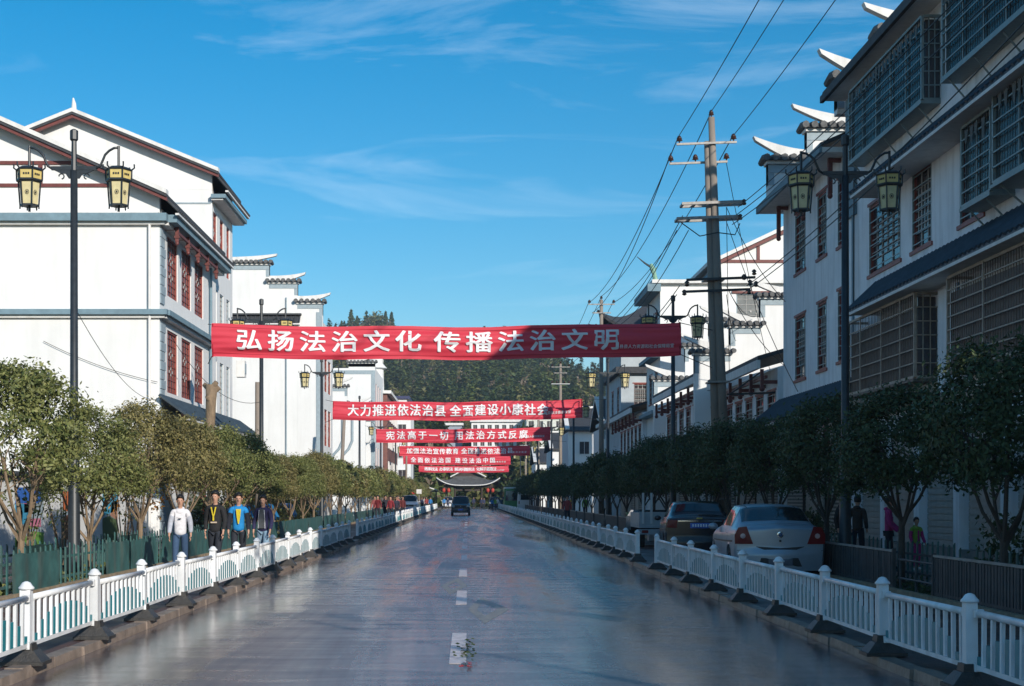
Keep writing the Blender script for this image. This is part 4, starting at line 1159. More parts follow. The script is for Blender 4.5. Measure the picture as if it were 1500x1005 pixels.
# low two storey shop row beyond
def shoprow(y0, y1, ze, x, lab, nwin, root_y=None):
    F = Fr((x, 0, 0), (0, 1, 0), (-1, 0, 0))
    r_ = empty('shop_house', (x + 4, (y0 + y1) / 2, 0), lab, 'building')
    zw = ze - .25
    step = (y1 - y0) / nwin
    hs_ = [(y0 + step * (i + .16), y0 + step * (i + .84), zw - 2.45, zw - .75) for i in range(nwin)]
    b = MB(); b.holes(F, y0, y1, 3.2, zw, hs_)
    b.poly([(x, y0, 0), (x, y0, zw), (x + 8, y0, zw + 1.6), (x + 8, y0, 0)]); b.poly([(x, y1, 0), (x + 8, y1, 0), (x + 8, y1, zw + 1.6), (x, y1, zw)])
    b.build('wall', M_white2, r_)
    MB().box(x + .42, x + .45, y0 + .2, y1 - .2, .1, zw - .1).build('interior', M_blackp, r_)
    for h in hs_: window(F, *h, r_, 'dark')
    rb = MB(); rb.hexa([(x - .7, y0 - .1, ze), (x - .7, y1 + .1, ze), (x + 7, y1 + .1, ze + 2.2), (x + 7, y0 - .1, ze + 2.2), (x - .7, y0 - .1, ze + .14), (x - .7, y1 + .1, ze + .14), (x + 7, y1 + .1, ze + 2.34), (x + 7, y0 - .1, ze + 2.34)])
    rb.build('roof', M_tile, r_)
    MB().fbox(F, y0 - .1, y1 + .1, ze - .30, ze - .003, .62, .74).build('fascia', M_trimw, r_)
    MB().fbox(F, y0, y1, ze - .62, ze - .52, .35, .43).build('timber_rail', M_red, r_)
    for i in range(nwin + 1):
        a = y0 + step * i
        a = min(max(a, y0 + .1), y1 - .1)
        bq = MB(); bq.fbox(F, a - .06, a + .06, ze - .92, ze - .3, .47, .58); bq.fbox(F, a - .05, a + .05, ze - .8, ze - .68, .003, .468); bq.ball(F.p(a, ze - .98, .52), .1, .1, .1, 6, 4)
        bq.build('hanging_bracket', M_red, r_)
    MB().fbox(F, y0, y1, 3.0, 3.197, -.1, .9).build('canopy', M_cagecream, r_)
    shop_row(F, y0, y1, 2.95, r_, nwin)
    return r_
shoprow(48.6, 58.6, 6.35, 10.6, 'low shaded shop house with brown windows just beyond the barred window building', 5)
shoprow(60.6, 76.0, 6.95, 10.6, 'low shaded shop house with white fascia below the flat topped white block', 7)
shoprow(86.5, 99.0, 7.1, 10.6, 'low shaded shop house in front of the dark eaved tower', 6)

# stepped firewalls beyond
f3 = empty('stepped_firewall', (12, 59.7, 0), 'sunlit white firewall with three tile capped steps rising rightwards behind the twin poles', 'wall')
horsehead(Fr((9.5, 59.7, 0), (1, 0, 0), (0, -1, 0)), [(0, 1.5, 7.95), (1.503, 2.75, 9.1), (2.753, 4.4, 10.3)], 0, f3, -1, .34, .95)
f4 = empty('stepped_firewall', (12, 79, 0), 'sunlit white firewall with one long swept tile cap beside the dark eaved tower', 'wall')
horsehead(Fr((10.2, 78, 0), (1, 0, 0), (0, -1, 0)), [(0, 1.7, 8.4), (1.703, 3.0, 10.2), (3.003, 4.4, 11.6)], 0, f4, -1, .34, 1.1)

# flat topped white block
b7 = empty('flat_roof_block', (14, 84, 0), 'sunlit white block with flat coping behind the second lamp on the right', 'building')
Ff7 = Fr((10.9, 80.5, 0), (1, 0, 0), (0, -1, 0)); Fs7 = Fr((10.9, 80.5, 0), (0, 1, 0), (-1, 0, 0))
h7 = [(4.3, 6.6, 10.4, 13.2)]
s7 = [(1.0, 2.2, z, z + 1.7) for z in (7.2, 10.6)] + [(3.4, 4.8, z, z + 1.7) for z in (7.2, 10.6)]
b = MB(); b.holes(Ff7, 0, 7.6, 0, 13.75, h7); b.holes(Fs7, 0, 6.0, 0, 13.75, s7); b.poly([Ff7.p(0, 13.75), Ff7.p(7.6, 13.75), Ff7.p(7.6, 13.75, -6), Ff7.p(0, 13.75, -6)])
b.poly([Ff7.p(7.6, 0), Ff7.p(7.6, 0, -6), Ff7.p(7.6, 13.75, -6), Ff7.p(7.6, 13.75)])
b.build('wall', M_white, b7)
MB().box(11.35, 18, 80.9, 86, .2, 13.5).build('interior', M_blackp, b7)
window(Ff7, *h7[0], b7, 'grey')
MB().fbox(Ff7, 4.05, 6.85, 13.203, 13.33, .003, .08).build('window_head', M_red, b7)
for q in s7: window(Fs7, *q, b7, 'dark')
MB().fbox(Ff7, -.5, 7.9, 13.753, 13.95, -6.3, .35).build('coping', M_trimw, b7)
MB().prism(Fr((10.9, 80.5, 0), (0, 1, 0), (-1, 0, 0)), [(-.3, 13.3), (6.2, 13.3), (6.2, 13.72), (-.3, 13.72)], .003, .75).build('eave', M_bluegrey, b7)
for z in (9.6, 6.4): MB().fbox(Fs7, 0, 6, z, z + .2, .003, .5).build('balcony_slab', M_bluegrey, b7)
# ridge ornament
orn = empty('roof_ornament', (10.6, 80.6, 13.95), 'weathered pale green ridge ornament on the corner of the flat topped block', 'ornament')
M_verd = mat('verdigris', (0.22, 0.38, 0.27), .7, var=.4, vscale=8)
MB().tube([(0.05, 0, -.05), (-.02, 0, .35), (-.14, 0, .7), (-.2, 0, .95)], [.16, .12, .15, .07], 8).build('body', M_verd, orn, local=True)
MB().tube([(-.14, 0, .72), (-.55, 0, .98), (-1.0, 0, 1.35)], [.07, .05, .02], 6).build('arm', M_iron, orn, local=True)
MB().tube([(-.02, 0, .4), (.1, 0, .75)], [.07, .03], 6).build('fin', M_verd, orn, local=True)
# gabled house behind the block
b8 = empty('timbered_gable_house', (20, 98, 0), 'white gable end with red timber lines rising behind the flat topped block', 'house')
Ff8 = Fr((16.3, 93, 0), (1, 0, 0), (0, -1, 0))
MB().fbox(Ff8, 0, 9, 0, 16.6, -8, 0).build('wall', M_white, b8)
MB().prism(Ff8, [(0, 16.603), (9, 16.603), (9, 17.6), (4.5, 19.2), (0, 17.0)], -8, 0).build('gable', M_white, b8)
MB().prism(Ff8, [(-.7, 16.75), (4.5, 19.2), (4.5, 19.45), (-.7, 17.0)], -8.3, .5).build('roof', M_trimw, b8)
MB().prism(Ff8, [(-.5, 16.6), (4.5, 18.95), (4.5, 19.17), (-.5, 16.83)], .1, .3).build('rake_board', M_red, b8)
MB().fbox(Ff8, 0, 6, 17.0, 17.2, .003, .06).build('timber', M_red, b8)
MB().fbox(Ff8, 2.6, 2.8, 17.203, 18.1, .003, .06).build('timber', M_red, b8)
MB().box(15.8, 16.297, 93.4, 99, 0, 16.4).build('stair_wall', M_bluegrey, b8)
MB().fbox(Ff8, 1.2, 6, 13.3, 13.55, .003, .06).build('timber', M_red, b8)
MB().fbox(Ff8, 1.2, 1.45, 10.2, 13.297, .003, .06).build('timber', M_red, b8)

# dark eaved tower
b9 = empty('eaved_tower', (13, 104, 0), 'shaded blue grey tower with dark upturned eaves and balcony beyond the flat topped block', 'building')
Fs9 = Fr((10.7, 99.2, 0), (0, 1, 0), (-1, 0, 0)); Ff9 = Fr((10.7, 99.2, 0), (1, 0, 0), (0, -1, 0))
M_shade = mat('tower_shade_render', (0.42, 0.47, 0.50), .8, var=.15, coords='World', vscale=1)  # blue-grey of the tower's shade is put into the wall colour
s9 = [(1.2, 2.6, 7.6, 9.4), (5.0, 6.4, 7.6, 9.4)]
b = MB(); b.holes(Fs9, 0, 11, 0, 13.2, s9); b.holes(Ff9, 0, 7, 0, 13.2, [(.9, 1.8, 8, 9.6)]); b.poly([Fs9.p(0, 13.2), Fs9.p(11, 13.2), Fs9.p(11, 13.2, -7), Fs9.p(0, 13.2, -7)])
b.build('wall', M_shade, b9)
MB().box(11.15, 17, 99.6, 110, .2, 13).build('interior', M_blackp, b9)
for q in s9: window(Fs9, *q, b9, 'dark')
window(Ff9, .9, 1.8, 8, 9.6, b9, 'dark')
def upturned(cx, cy, hx, hy, z, h, root, m, lift=.9, flare=1.0, name='roof', nn=14, top=.12):
    def f(u, v):
        # four sided roof as a radial grid: u around, v up
        th = u * 4; k_ = int(th) % 4; t_ = th - int(th)
        cs = [(-1, -1), (1, -1), (1, 1), (-1, 1)]
        p, q = cs[k_], cs[(k_ + 1) % 4]
        x = p[0] + (q[0] - p[0]) * t_; y = p[1] + (q[1] - p[1]) * t_
        corner = (2 * abs(t_ - .5)) ** 5
        e = (1 - v) 
        s_ = top + (1 - top) * e ** 1.0
        fl = 1 + flare * .12 * corner * e ** 3
        zz = z + h * (1 - e) ** 1.25 + lift * corner * e ** 3
        return (cx + x * hx * s_ * fl, cy + y * hy * (s_ if top < .5 else s_) * fl, zz)
    b = MB(); b.grid(f, nn * 4, 8); o = b.build(name, m, root)
    md = o.modifiers.new('thickness', 'SOLIDIFY'); md.thickness = .18; md.offset = -1
    return o
upturned(13.6, 104.5, 4.2, 6.6, 13.3, 2.6, b9, M_tile, 1.2)
MB().box(10.3, 17, 98.8, 110, 10.3, 10.75).build('mid_eave', M_tile, b9)
MB().box(9.9, 10.6, 99, 110, 7.0, 7.25).build('balcony_slab', M_trimw, b9)

rk2 = empty('added_shade_block', (18, 128, 0), 'tall white block added behind the eaved tower to shade the fourth banner', 'building')  # added block, mostly hidden, shading part of the fourth banner
MB().box(14.8, 23, 124, 133, 0, 16.6).build('wall', M_white2, rk2); MB().box(14.6, 23.2, 123.8, 133.2, 16.603, 17.0).build('roof', M_tile, rk2)
# far houses on the right
def farhouse(x0, x1, y0, y1, zw, zr, lab, cat='house', roofm=None, wallm=None):
    r_ = empty('tiled_house', ((x0 + x1) / 2, (y0 + y1) / 2, 0), lab, cat)
    MB().box(x0, x1, y0, y1, 0, zw).build('wall', wallm or M_white, r_)
    ym = (y0 + y1) / 2
    MB().hexa([(x0 - .3, y0 - .5, zw + .003), (x1 + .3, y0 - .5, zw + .003), (x1 + .3, ym, zr), (x0 - .3, ym, zr), (x0 - .3, y0 - .5, zw + .18), (x1 + .3, y0 - .5, zw + .18), (x1 + .3, ym, zr + .18), (x0 - .3, ym, zr + .18)]).build('roof', roofm or M_tile, r_)
    MB().hexa([(x0 - .3, ym, zr), (x1 + .3, ym, zr), (x1 + .3, y1 + .5, zw + .003), (x0 - .3, y1 + .5, zw + .003), (x0 - .3, ym, zr + .18), (x1 + .3, ym, zr + .18), (x1 + .3, y1 + .5, zw + .18), (x0 - .3, y1 + .5, zw + .18)]).build('roof', roofm or M_tile, r_)
    MB().box(x0 - .35, x1 + .35, ym - .15, ym + .15, zr + .183, zr + .4).build('ridge', M_trimw, r_)
    for xx in (x0, x1):
        MB().prism(Fr((xx - .12, 0, 0), (0, 1, 0), (1, 0, 0)), [(y0 - .4, zw + .35), (ym, zr + .42), (y1 + .4, zw + .35), (y1 + .4, zw + .1), (ym, zr + .1), (y0 - .4, zw + .1)], -.2, .25).build('gable_coping', M_trimw, r_)
    F = Fr((x0, y0, 0), (1, 0, 0), (0, -1, 0))
    n = max(1, int((x1 - x0) / 3))
    for i in range(n):
        a = (x1 - x0) * (i + .5) / n
        for z in ((zw - 2.4,) if zw < 7 else (zw - 2.4, zw - 5.4)): window(F, a - .55, a + .55, z, z + 1.4, r_, 'plain', -.012)
    return r_
farhouse(12.2, 19, 128, 138, 8.0, 10.7, 'white house with broad dark tiled roof beyond the tower on the right')
farhouse(10.6, 14.0, 150, 160, 8.6, 11.2, 'narrow white house with dark roof and pale gable coping on the right')
farhouse(10.2, 16.0, 172, 184, 7.4, 9.6, 'low white house among the far poles on the right')
farhouse(9.8, 15.0, 205, 218, 6.6, 8.8, 'far low shop house at the end of the right tree row')
for (x, y, zt, lab) in ((11.2, 118, 7.6, 'small sunlit white firewall beside the third lamp on the right'), (11.0, 164, 8.6, 'distant sunlit white firewall with swept cap on the right')):
    r_ = empty('small_firewall', (x + 1, y, 0), lab, 'wall')
    horsehead(Fr((x, y, 0), (1, 0, 0), (0, -1, 0)), [(0, 1.8, zt), (1.803, 3.6, zt + 1.3)], 0, r_, -1, .34, 1.2)

# apartment blocks under the hill
def apartment(x0, x1, y, z0_, z1_, fl, lab, wallm, nx):
    r_ = empty('apartment_block', ((x0 + x1) / 2, y + 5, z0_), lab, 'building')
    F = Fr((x0, y, 0), (1, 0, 0), (0, -1, 0)); wd = x1 - x0
    hs_ = []
    for i in range(nx):
        for j in range(fl):
            a = wd * (i + .2) / nx; z = z0_ + (z1_ - z0_) * (j + .3) / fl
            hs_.append((a, a + wd * .6 / nx, z, z + (z1_ - z0_) * .5 / fl))
    b = MB(); b.holes(F, 0, wd, z0_ - 8, z1_, hs_, .3)
    b.poly([F.p(0, z0_ - 8), F.p(0, z0_ - 8, -10), F.p(0, z1_, -10), F.p(0, z1_)]); b.poly([F.p(wd, z0_ - 8), F.p(wd, z1_), F.p(wd, z1_, -10), F.p(wd, z0_ - 8, -10)])
    b.poly([F.p(0, z1_), F.p(wd, z1_), F.p(wd, z1_, -10), F.p(0, z1_, -10)])
    b.build('wall', wallm, r_)
    for h in hs_: window(F, *h, r_, 'plain', .25)
    MB().fbox(F, -.3, wd + .3, z1_ + .003, z1_ + .5, -10, .5).build('parapet', M_trimw, r_)
    return r_
apartment(0.8, 11.5, 300, 8.6, 17.6, 3, 'wide white apartment block with window rows under the hill behind the banners', M_white, 7)
apartment(-6.2, -1.2, 306, 8.6, 17.2, 2, 'blue grey walled block left of the wide white apartment block', mat('bluegrey_render', (0.30, 0.34, 0.40), .8, var=.1, coords='World'), 2)
apartment(12.0, 19.5, 290, 9.6, 17.8, 3, 'white block with green trimmed windows under the hill at right', mat('white_green_render', (0.62, 0.64, 0.58), .8, var=.2, coords='World'), 4)
0 and apartment(0.5, 7.5, 285, 4.0, 12.5, 3, 'pale block half hidden behind the third banner', mat('pale_pink_render', (0.55, 0.42, 0.38), .8, var=.2, coords='World'), 4)

# ================================================================ GATE PAVILION AT THE END OF THE ROAD
gp = empty('gate_pavilion', (0.1, 236, 0), 'dark tiled gate pavilion with upswept roof corners closing the end of the road', 'pavilion')
M_oldwood = mat('old_wood', (0.045, 0.03, 0.022), .7, var=.3, vscale=3)
M_gtile = mat('pavilion_tile', (0.10, 0.10, 0.10), .8, var=.4, vscale=2, coords='World', bump=.2)
def gate_roof(cx, cy, hx, hy, z, h, lift, nm, topx=.35, top=.3):
    def f(u, v):
        th = u * 4; k_ = int(th) % 4; t_ = th - int(th)
        cs = [(-1, -1), (1, -1), (1, 1), (-1, 1)]
        p, q = cs[k_], cs[(k_ + 1) % 4]
        x = p[0] + (q[0] - p[0]) * t_; y = p[1] + (q[1] - p[1]) * t_
        corner = (2 * abs(t_ - .5)) ** 4; e = 1 - v
        sx = topx + (1 - topx) * e; sy = top + (1 - top) * e
        return (cx + x * hx * sx * (1 + .06 * corner * e ** 3), cy + y * hy * sy, z + h * (1 - e ** .75) + lift * corner * e ** 2.5)
    b = MB(); b.grid(f, 72, 8); o = b.build(nm, M_gtile, gp)
    md = o.modifiers.new('thickness', 'SOLIDIFY'); md.thickness = .2; md.offset = -1
    # white eave edge following the curve
    e = MB(); pts = [f(i / 72 * .25, 0) for i in range(0, 73)]
    e.tube([(p[0], p[1] - .05, p[2] - .05) for p in pts], .09, 6); e.build('eave_edge', M_trimw, gp)
gate_roof(.1, 236, 4.9, 4.0, 3.7, 1.5, 1.25, 'lower_roof', .45, .35)
Fg = Fr((-4.0, 233.2, 0), (1, 0, 0), (0, -1, 0))
MB().prism(Fr((.1, 234.6, 0), (1, 0, 0), (0, -1, 0)), [(-2.2, 5.15), (2.2, 5.15), (0, 6.35)], -.3, .0).build('gable_panel', M_oldwood, gp)
for sgn in (-1, 1):
    MB().beam((.1, 234.3, 6.5), (.1 + sgn * 2.9, 234.3, 5.0), .8, .2).build('gable_roof', M_gtile, gp)
    MB().beam((.1, 233.85, 6.6), (.1 + sgn * 2.95, 233.85, 5.08), .1, .16).build('rake_edge', M_trimw, gp)
for x in (-3.5, -2.1, 2.3, 3.7):
    MB().tube([(x, 233, 0), (x, 233, 3.9)], .16, 8).build('column', M_oldwood, gp)
    MB().tube([(x, 239, 0), (x, 239, 3.9)], .16, 8).build('column', M_oldwood, gp)
MB().box(-4.0, 4.2, 232.9, 233.1, 3.3, 3.75).build('beam', M_oldwood, gp)
for x in (-1.4, .1, 1.6): MB().box(x - .55, x + .55, 233.15, 233.2, 2.75, 3.28).build('hanging_fret', M_oldwood, gp)
for x in (-3.1, 3.3, -3.9, 4.1):
    ln = empty('red_lantern', (x, 232.3, 2.5), 'red paper lantern hanging under the %s eave of the gate pavilion' % {-3.9: 'far left of the', -3.1: 'left of the', 3.3: 'right of the', 4.1: 'far right of the'}[x].replace(' of the', ''), 'lantern', 'red lanterns on the gate pavilion')
    MB().lathe((0, 0, 0), [(.1, 0), (.24, .15), (.28, .35), (.24, .55), (.1, .7)], 10).build('shade', mat('lantern_red', (0.45, 0.05, 0.03), .6), ln, local=True)
    MB().tube([(0, 0, .7), (0, 0, 1.2)], .02, 5).build('cord', M_wire, ln, local=True)
gate2 = empty('wing_pavilion', (-6.2, 240, 0), 'small dark roofed wing standing left of the gate pavilion', 'pavilion')
MB().box(-7.6, -5.0, 239, 243, 2.6, 2.9).build('roof', M_gtile, gate2)
for x in (-7.3, -5.3): MB().tube([(x, 239.4, 0), (x, 239.4, 2.6)], .12, 6).build('column', M_oldwood, gate2)
MB().beam((-5.1, 238.9, 2.9), (-7.8, 238.9, 3.8), .3, .18).build('swept_edge', M_trimw, gate2)

# ================================================================ STREET LAMPS
def make_lamp():
    r_ = empty('street_lamp', (0, 0, 0), 'x', 'street lamp', 'black lantern street lamps')
    MB().lathe((0, 0, 0), [(.17, 0), (.17, .5), (.12, .62), (.105, 2.4), (.08, 2.5), (.068, 7.78)], 12).build('pole', M_iron, r_, True, local=True)
    MB().box(-.24, .24, -.24, .24, -.02, .05).build('base_plate', M_iron, r_, local=True)
    MB().lathe((0, 0, 7.78), [(.055, 0), (.05, .56), (.08, .59), (.08, .76), (.03, .79)], 8).build('finial', M_iron, r_, local=True)
    br = MB(); br.box(-.43, .43, -.028, .028, 7.79, 7.86)
    br.prism(Fr((0, 0, 0), (1, 0, 0), (0, -1, 0)), [(-.38, 7.787), (.38, 7.787), (.26, 7.73), (.16, 7.72), (.10, 7.63), (-.10, 7.63), (-.16, 7.72), (-.26, 7.73)], -.02, .02)
    br.build('crossarm', M_iron, r_, local=True)
    for s_ in (-1, 1):
        sc_ = MB(); sc_.tube([(s_ * (.24 + .05 * math.cos(t)), 0, 7.67 + .05 * math.sin(t)) for t in np.linspace(0, 4.6, 10)], .013, 6); sc_.build('scroll', M_iron, r_, local=True)
        pts = [(s_ * x, 0, z) for x, z in ((.42, 7.82), (.50, 7.87), (.55, 7.98), (.59, 8.08), (.67, 8.16), (.76, 8.21), (.85, 8.22))]
        MB().tube(pts, .024, 8).build('arm', M_iron, r_, True, local=True)
        MB().tube([(s_ * .85, 0, 8.25), (s_ * .85, 0, 7.86)], .026, 8).build('hanger', M_iron, r_, local=True)
        x = s_ * .85
        ln = MB()      # iron frame of the lantern (hexagonal)
        ln.lathe((x, 0, 7.10), [(.185, 0), (.185, .03), (.10, .04)], 6); ln.lathe((x, 0, 7.55), [(.215, 0), (.255, .025), (.255, .055), (.20, .06)], 6)
        ln.lathe((x, 0, 7.77), [(.25, 0), (.265, .025), (.18, .07), (.05, .10)], 6)
        for j in range(6):
            th = PI / 3 * j; c_, n_ = math.cos(th), math.sin(th)
            ln.tube([(x + .178 * c_, .178 * n_, 7.11), (x + .212 * c_, .212 * n_, 7.56)], .016, 5)
            ln.tube([(x + .245 * c_, .245 * n_, 7.59), (x + .25 * c_, .25 * n_, 7.78)], .015, 5)
            ln.tube([(x + .25 * c_, .25 * n_, 7.79), (x + .30 * c_, .30 * n_, 7.83), (x + .295 * c_, .295 * n_, 7.90)], .016, 5)
            ln.tube([(x + .178 * c_, .178 * n_, 7.11), (x + .182 * c_, .182 * n_, 7.05)], .014, 5)
        fr = ln.build('lantern', M_iron, r_, local=True)
        pn = MB(); pn.lathe((x, 0, 7.13), [(.158, 0), (.192, .43)], 6); pn.build('glass_panel', M_lantern, fr, local=True)
        bn = MB(); bn.lathe((x, 0, 7.61), [(.226, 0), (.232, .16)], 6); bn.build('gilt_band', M_lanternb, fr, local=True)
        mk = MB()
        for j in range(6):
            th = PI / 6 + PI / 3 * j; c_, n_ = math.cos(th), math.sin(th); ap = .176 * math.cos(PI / 6) + .004
            tv = Vector((-n_, c_, 0)); ce = Vector((x + ap * c_, ap * n_, 7.35))
            mk.tube([ce + tv * .035 * math.cos(t) + Vector((0, 0, .045 * math.sin(t))) for t in np.linspace(0, 2 * PI, 11)], .005, 4, cap=False)
            mk.beam(ce - tv * .015, ce + tv * .015, .008, .04)
            c2 = Vector((x + .206 * c_, .206 * n_, 7.69))
            for q in (-1, 0, 1): mk.beam(c2 + tv * (.045 * q - .014), c2 + tv * (.045 * q + .014), .01, .035)
        mk.build('painted_mark', M_blackp, fr, local=True)
        MB().tube([(x, 0, 7.10), (x, 0, 7.0)], .025, 6).build('drop', M_iron, fr, local=True)
    return r_
lamp0 = make_lamp()
lampL = [(-7.5, 27.1), (-7.28, 50.2), (-7.33, 71.4), (-7.45, 98.0), (-7.7, 126), (-7.6, 150), (-7.6, 176), (-7.6, 201)]
lampR = [(7.3, 27.5), (7.12, 49.3), (7.05, 71.5), (7.3, 98.0), (7.5, 127), (7.5, 152), (7.5, 177), (7.5, 202), (7.35, 2.6)]
first = True
for side, arr in (('left', lampL), ('right', lampR)):
    for i, (x, y) in enumerate(arr):
        if y < 5: lab = 'black lantern street lamp on the right standing behind the viewer'
        else: lab = 'black street lamp with two hexagonal gold lanterns, %s along the %s tree row' % (ORD[i], side)
        if first: o = lamp0; o.location = (x, y, .1); o['label'] = lab; first = False; W[o.name] = Vector((x, y, .1))
        else: dup(lamp0, (x, y, .1), random.uniform(-.03, .03), lab)

# ================================================================ BANNERS
GLY = {}
def glyph(ch):
    if ch in GLY: return GLY[ch]
    cu = bpy.data.curves.new('glyph', 'FONT'); cu.body = ch; cu.size = 1.0; cu.resolution_u = 2; cu.align_x = 'CENTER'
    o = bpy.data.objects.new('glyph', cu); C.objects.link(o)
    bpy.context.view_layer.update()
    me = bpy.data.meshes.new_from_object(o.evaluated_get(bpy.context.evaluated_depsgraph_get()))
    v = [tuple(q.co) for q in me.vertices]; f = [tuple(p.vertices) for p in me.polygons]
    bpy.data.objects.remove(o); bpy.data.curves.remove(cu); bpy.data.meshes.remove(me)
    GLY[ch] = (v, f); return GLY[ch]
def banner_material(name, col, fluo=.35):
    m = bpy.data.materials.new(name); m.use_nodes = True; t = m.node_tree; b = t.nodes['Principled BSDF']
    b.inputs['Base Color'].default_value = (*col, 1); b.inputs['Roughness'].default_value = .55
    tr = t.nodes.new('ShaderNodeBsdfTranslucent'); tr.inputs['Color'].default_value = (*col, 1)
    mx = t.nodes.new('ShaderNodeMixShader'); mx.inputs[0].default_value = fluo
    t.links.new(b.outputs[0], mx.inputs[1]); t.links.new(tr.outputs[0], mx.inputs[2]); t.links.new(mx.outputs[0], t.nodes['Material Output'].inputs['Surface'])
    return m
M_ban = banner_material('banner_red_cloth', (0.70, 0.045, 0.075), .18)
M_banseam = banner_material('banner_seam_cloth', (0.42, 0.012, 0.03))
M_lett = mat('banner_lettering', (0.78, 0.76, 0.78), .7)
def banner(x0, x1, y, zl, zr, h, text, xt0, pitch, small, xs0, xs1, lab, seed, bold=.026, hc=.58, polel=None, poler=None, wide=1.0, gap=.23):
    r_ = empty('banner', ((x0 + x1) / 2, y, (zl + zr) / 2), lab, 'banner', 'red slogan banners across the road')
    Wd = x1 - x0
    def warp(a, z):      # a 0..Wd, z 0..h from the lower edge -> world
        u = a / Wd
        sag = -.09 * 4 * u * (1 - u) + .02 * math.sin(a * 1.3 + seed)
        bil = .06 * mnoise.noise(Vector((a * .45 + seed, z * .7, seed))) + .065 * mnoise.noise(Vector((a * .4, z * 7.0, seed * 3))) + .025 * math.sin(a * 1.1 + z * 5 + seed)
        curl = .05 * math.sin(PI * z / h)
        return (x0 + a, y + bil - curl, zl + (zr - zl) * u + sag + z + .012 * mnoise.noise(Vector((a * 1.4, seed, 0))))
    cl = MB(); cl.grid(lambda u, v: warp(u * Wd, v * h), 190, 30); c = cl.build('cloth', M_ban, r_, True)
    for z_ in (.10, h - .10):
        s_ = MB()
        for i in range(60):
            a, a2 = Wd * i / 60, Wd * (i + 1) / 60
            p = [Vector(warp(a, z_ - .006)), Vector(warp(a2, z_ - .006)), Vector(warp(a2, z_ + .006)), Vector(warp(a, z_ + .006))]
            s_.poly([(q.x, q.y - .006, q.z) for q in p])
        s_.build('hem_seam', M_banseam, r_)
    lt = MB(); z0_ = (h - hc * 0.86) / 2 + .02
    def put(ch, xc, size, zb, wide=1.0, bl=bold):
        v, f = glyph(ch)
        if not v: return
        for li, (dx, dz) in enumerate(((0, 0), (-bl, 0), (bl, 0), (0, bl * .6), (0, -bl * .6), (-bl, bl * .6), (bl, -bl * .6))):
            i0 = len(lt.v)
            for q in v:
                p = warp(xc - x0 + (q[0] * wide + dx) * size, zb + (q[1] + dz + .08) * size)
                lt.v.append((p[0], p[1] - .030 - .0012 * li, p[2]))
            lt.f += [tuple(i0 + k for k in fc) for fc in f]
    x = xt0
    for ch in text:
        if ch == ' ': x += pitch * gap; continue
        put(ch, x, hc, z0_, wide); x += pitch
    if small:
        n = len(small); sp = (xs1 - xs0) / n
        for i, ch in enumerate(small): put(ch, xs0 + sp * (i + .5), min(sp * .98, .22) , .30 * h - .04, 1.0, .012)
    lt.build('lettering', M_lett, r_)
    for (xe, zz, pole) in ((x0, zl, polel), (x1, zr, poler)):
        if pole is None: continue
        for k in (0.02, h - .02):
            MB().tube([(xe, y, zz + k), (pole[0], pole[1], zz + k + (.15 if k > .1 else -.1))], .012, 5).build('rope', M_wire, r_)
    tq = MB()
    for xe, zz in ((x0 + .03, zl), (x1 - .03, zr)): tq.tube([(xe, y - .01, zz), (xe, y - .01, zz + h)], .022, 6)
    tq.build('end_batten', M_banseam, r_)
    return r_
banner(-7.2, 6.0, 40, 5.60, 5.65, .93, '弘扬法治文化 传播法治文明', -6.13, .893, '县县人力资源和社会保障局宣', 4.26, 5.80,
       'largest red banner across the road, its right half in shade', 1.3, hc=.62, wide=1.24, polel=(-7.5, 27.1 + 14), poler=(7.4, 43))
banner(-7.12, 6.05, 75, 5.76, 5.86, .98, '大力推进依法治县 全面建设小康社会', -6.03, .655, '县委政法委员会宣', 4.02, 5.45,
       'second red banner from the viewer hung below the large one', 2.6, hc=.64, wide=.95, polel=(-7.6, 76), poler=(7.55, 77))
banner(-6.95, 6.3, 108, 5.85, 5.98, 1.03, '宪法高于一切 用法治方式反腐', -5.87, .815, '县人民检察院宣', 4.5, 5.85,
       'third red banner from the viewer, fully sunlit', 4.1, hc=.68, gap=.4, polel=(-7.65, 106), poler=(7.5, 108))
banner(-6.9, 6.3, 144, 5.88, 5.92, 1.0, '加强法治宣传教育 全面推进依法治县', -5.87, .663, '县司法局宣', 4.5, 6.0,
       'fourth red banner from the viewer with its right half in shade', 5.5, hc=.62, gap=.32, polel=(-7.6, 146), poler=(7.5, 150))
banner(-7.9, 5.25, 174, 5.75, 5.70, 1.05, '全面依法治国 建设法治中国', -6.63, .846, '县委宣传部', 3.2, 4.7,
       'fifth red banner from the viewer tucked below the fourth', 6.7, hc=.68, gap=.42, polel=(-7.9, 176), poler=(7.5, 177))
banner(-7.6, 6.4, 221, 5.62, 5.62, 1.0, '遇事找法 办事依法 解决问题用法 化解矛盾靠法', -6.47, .52, '县法学会宣', 4.6, 5.7,
       'farthest and smallest red banner just above the gate pavilion roof', 7.9, hc=.58, gap=.52)

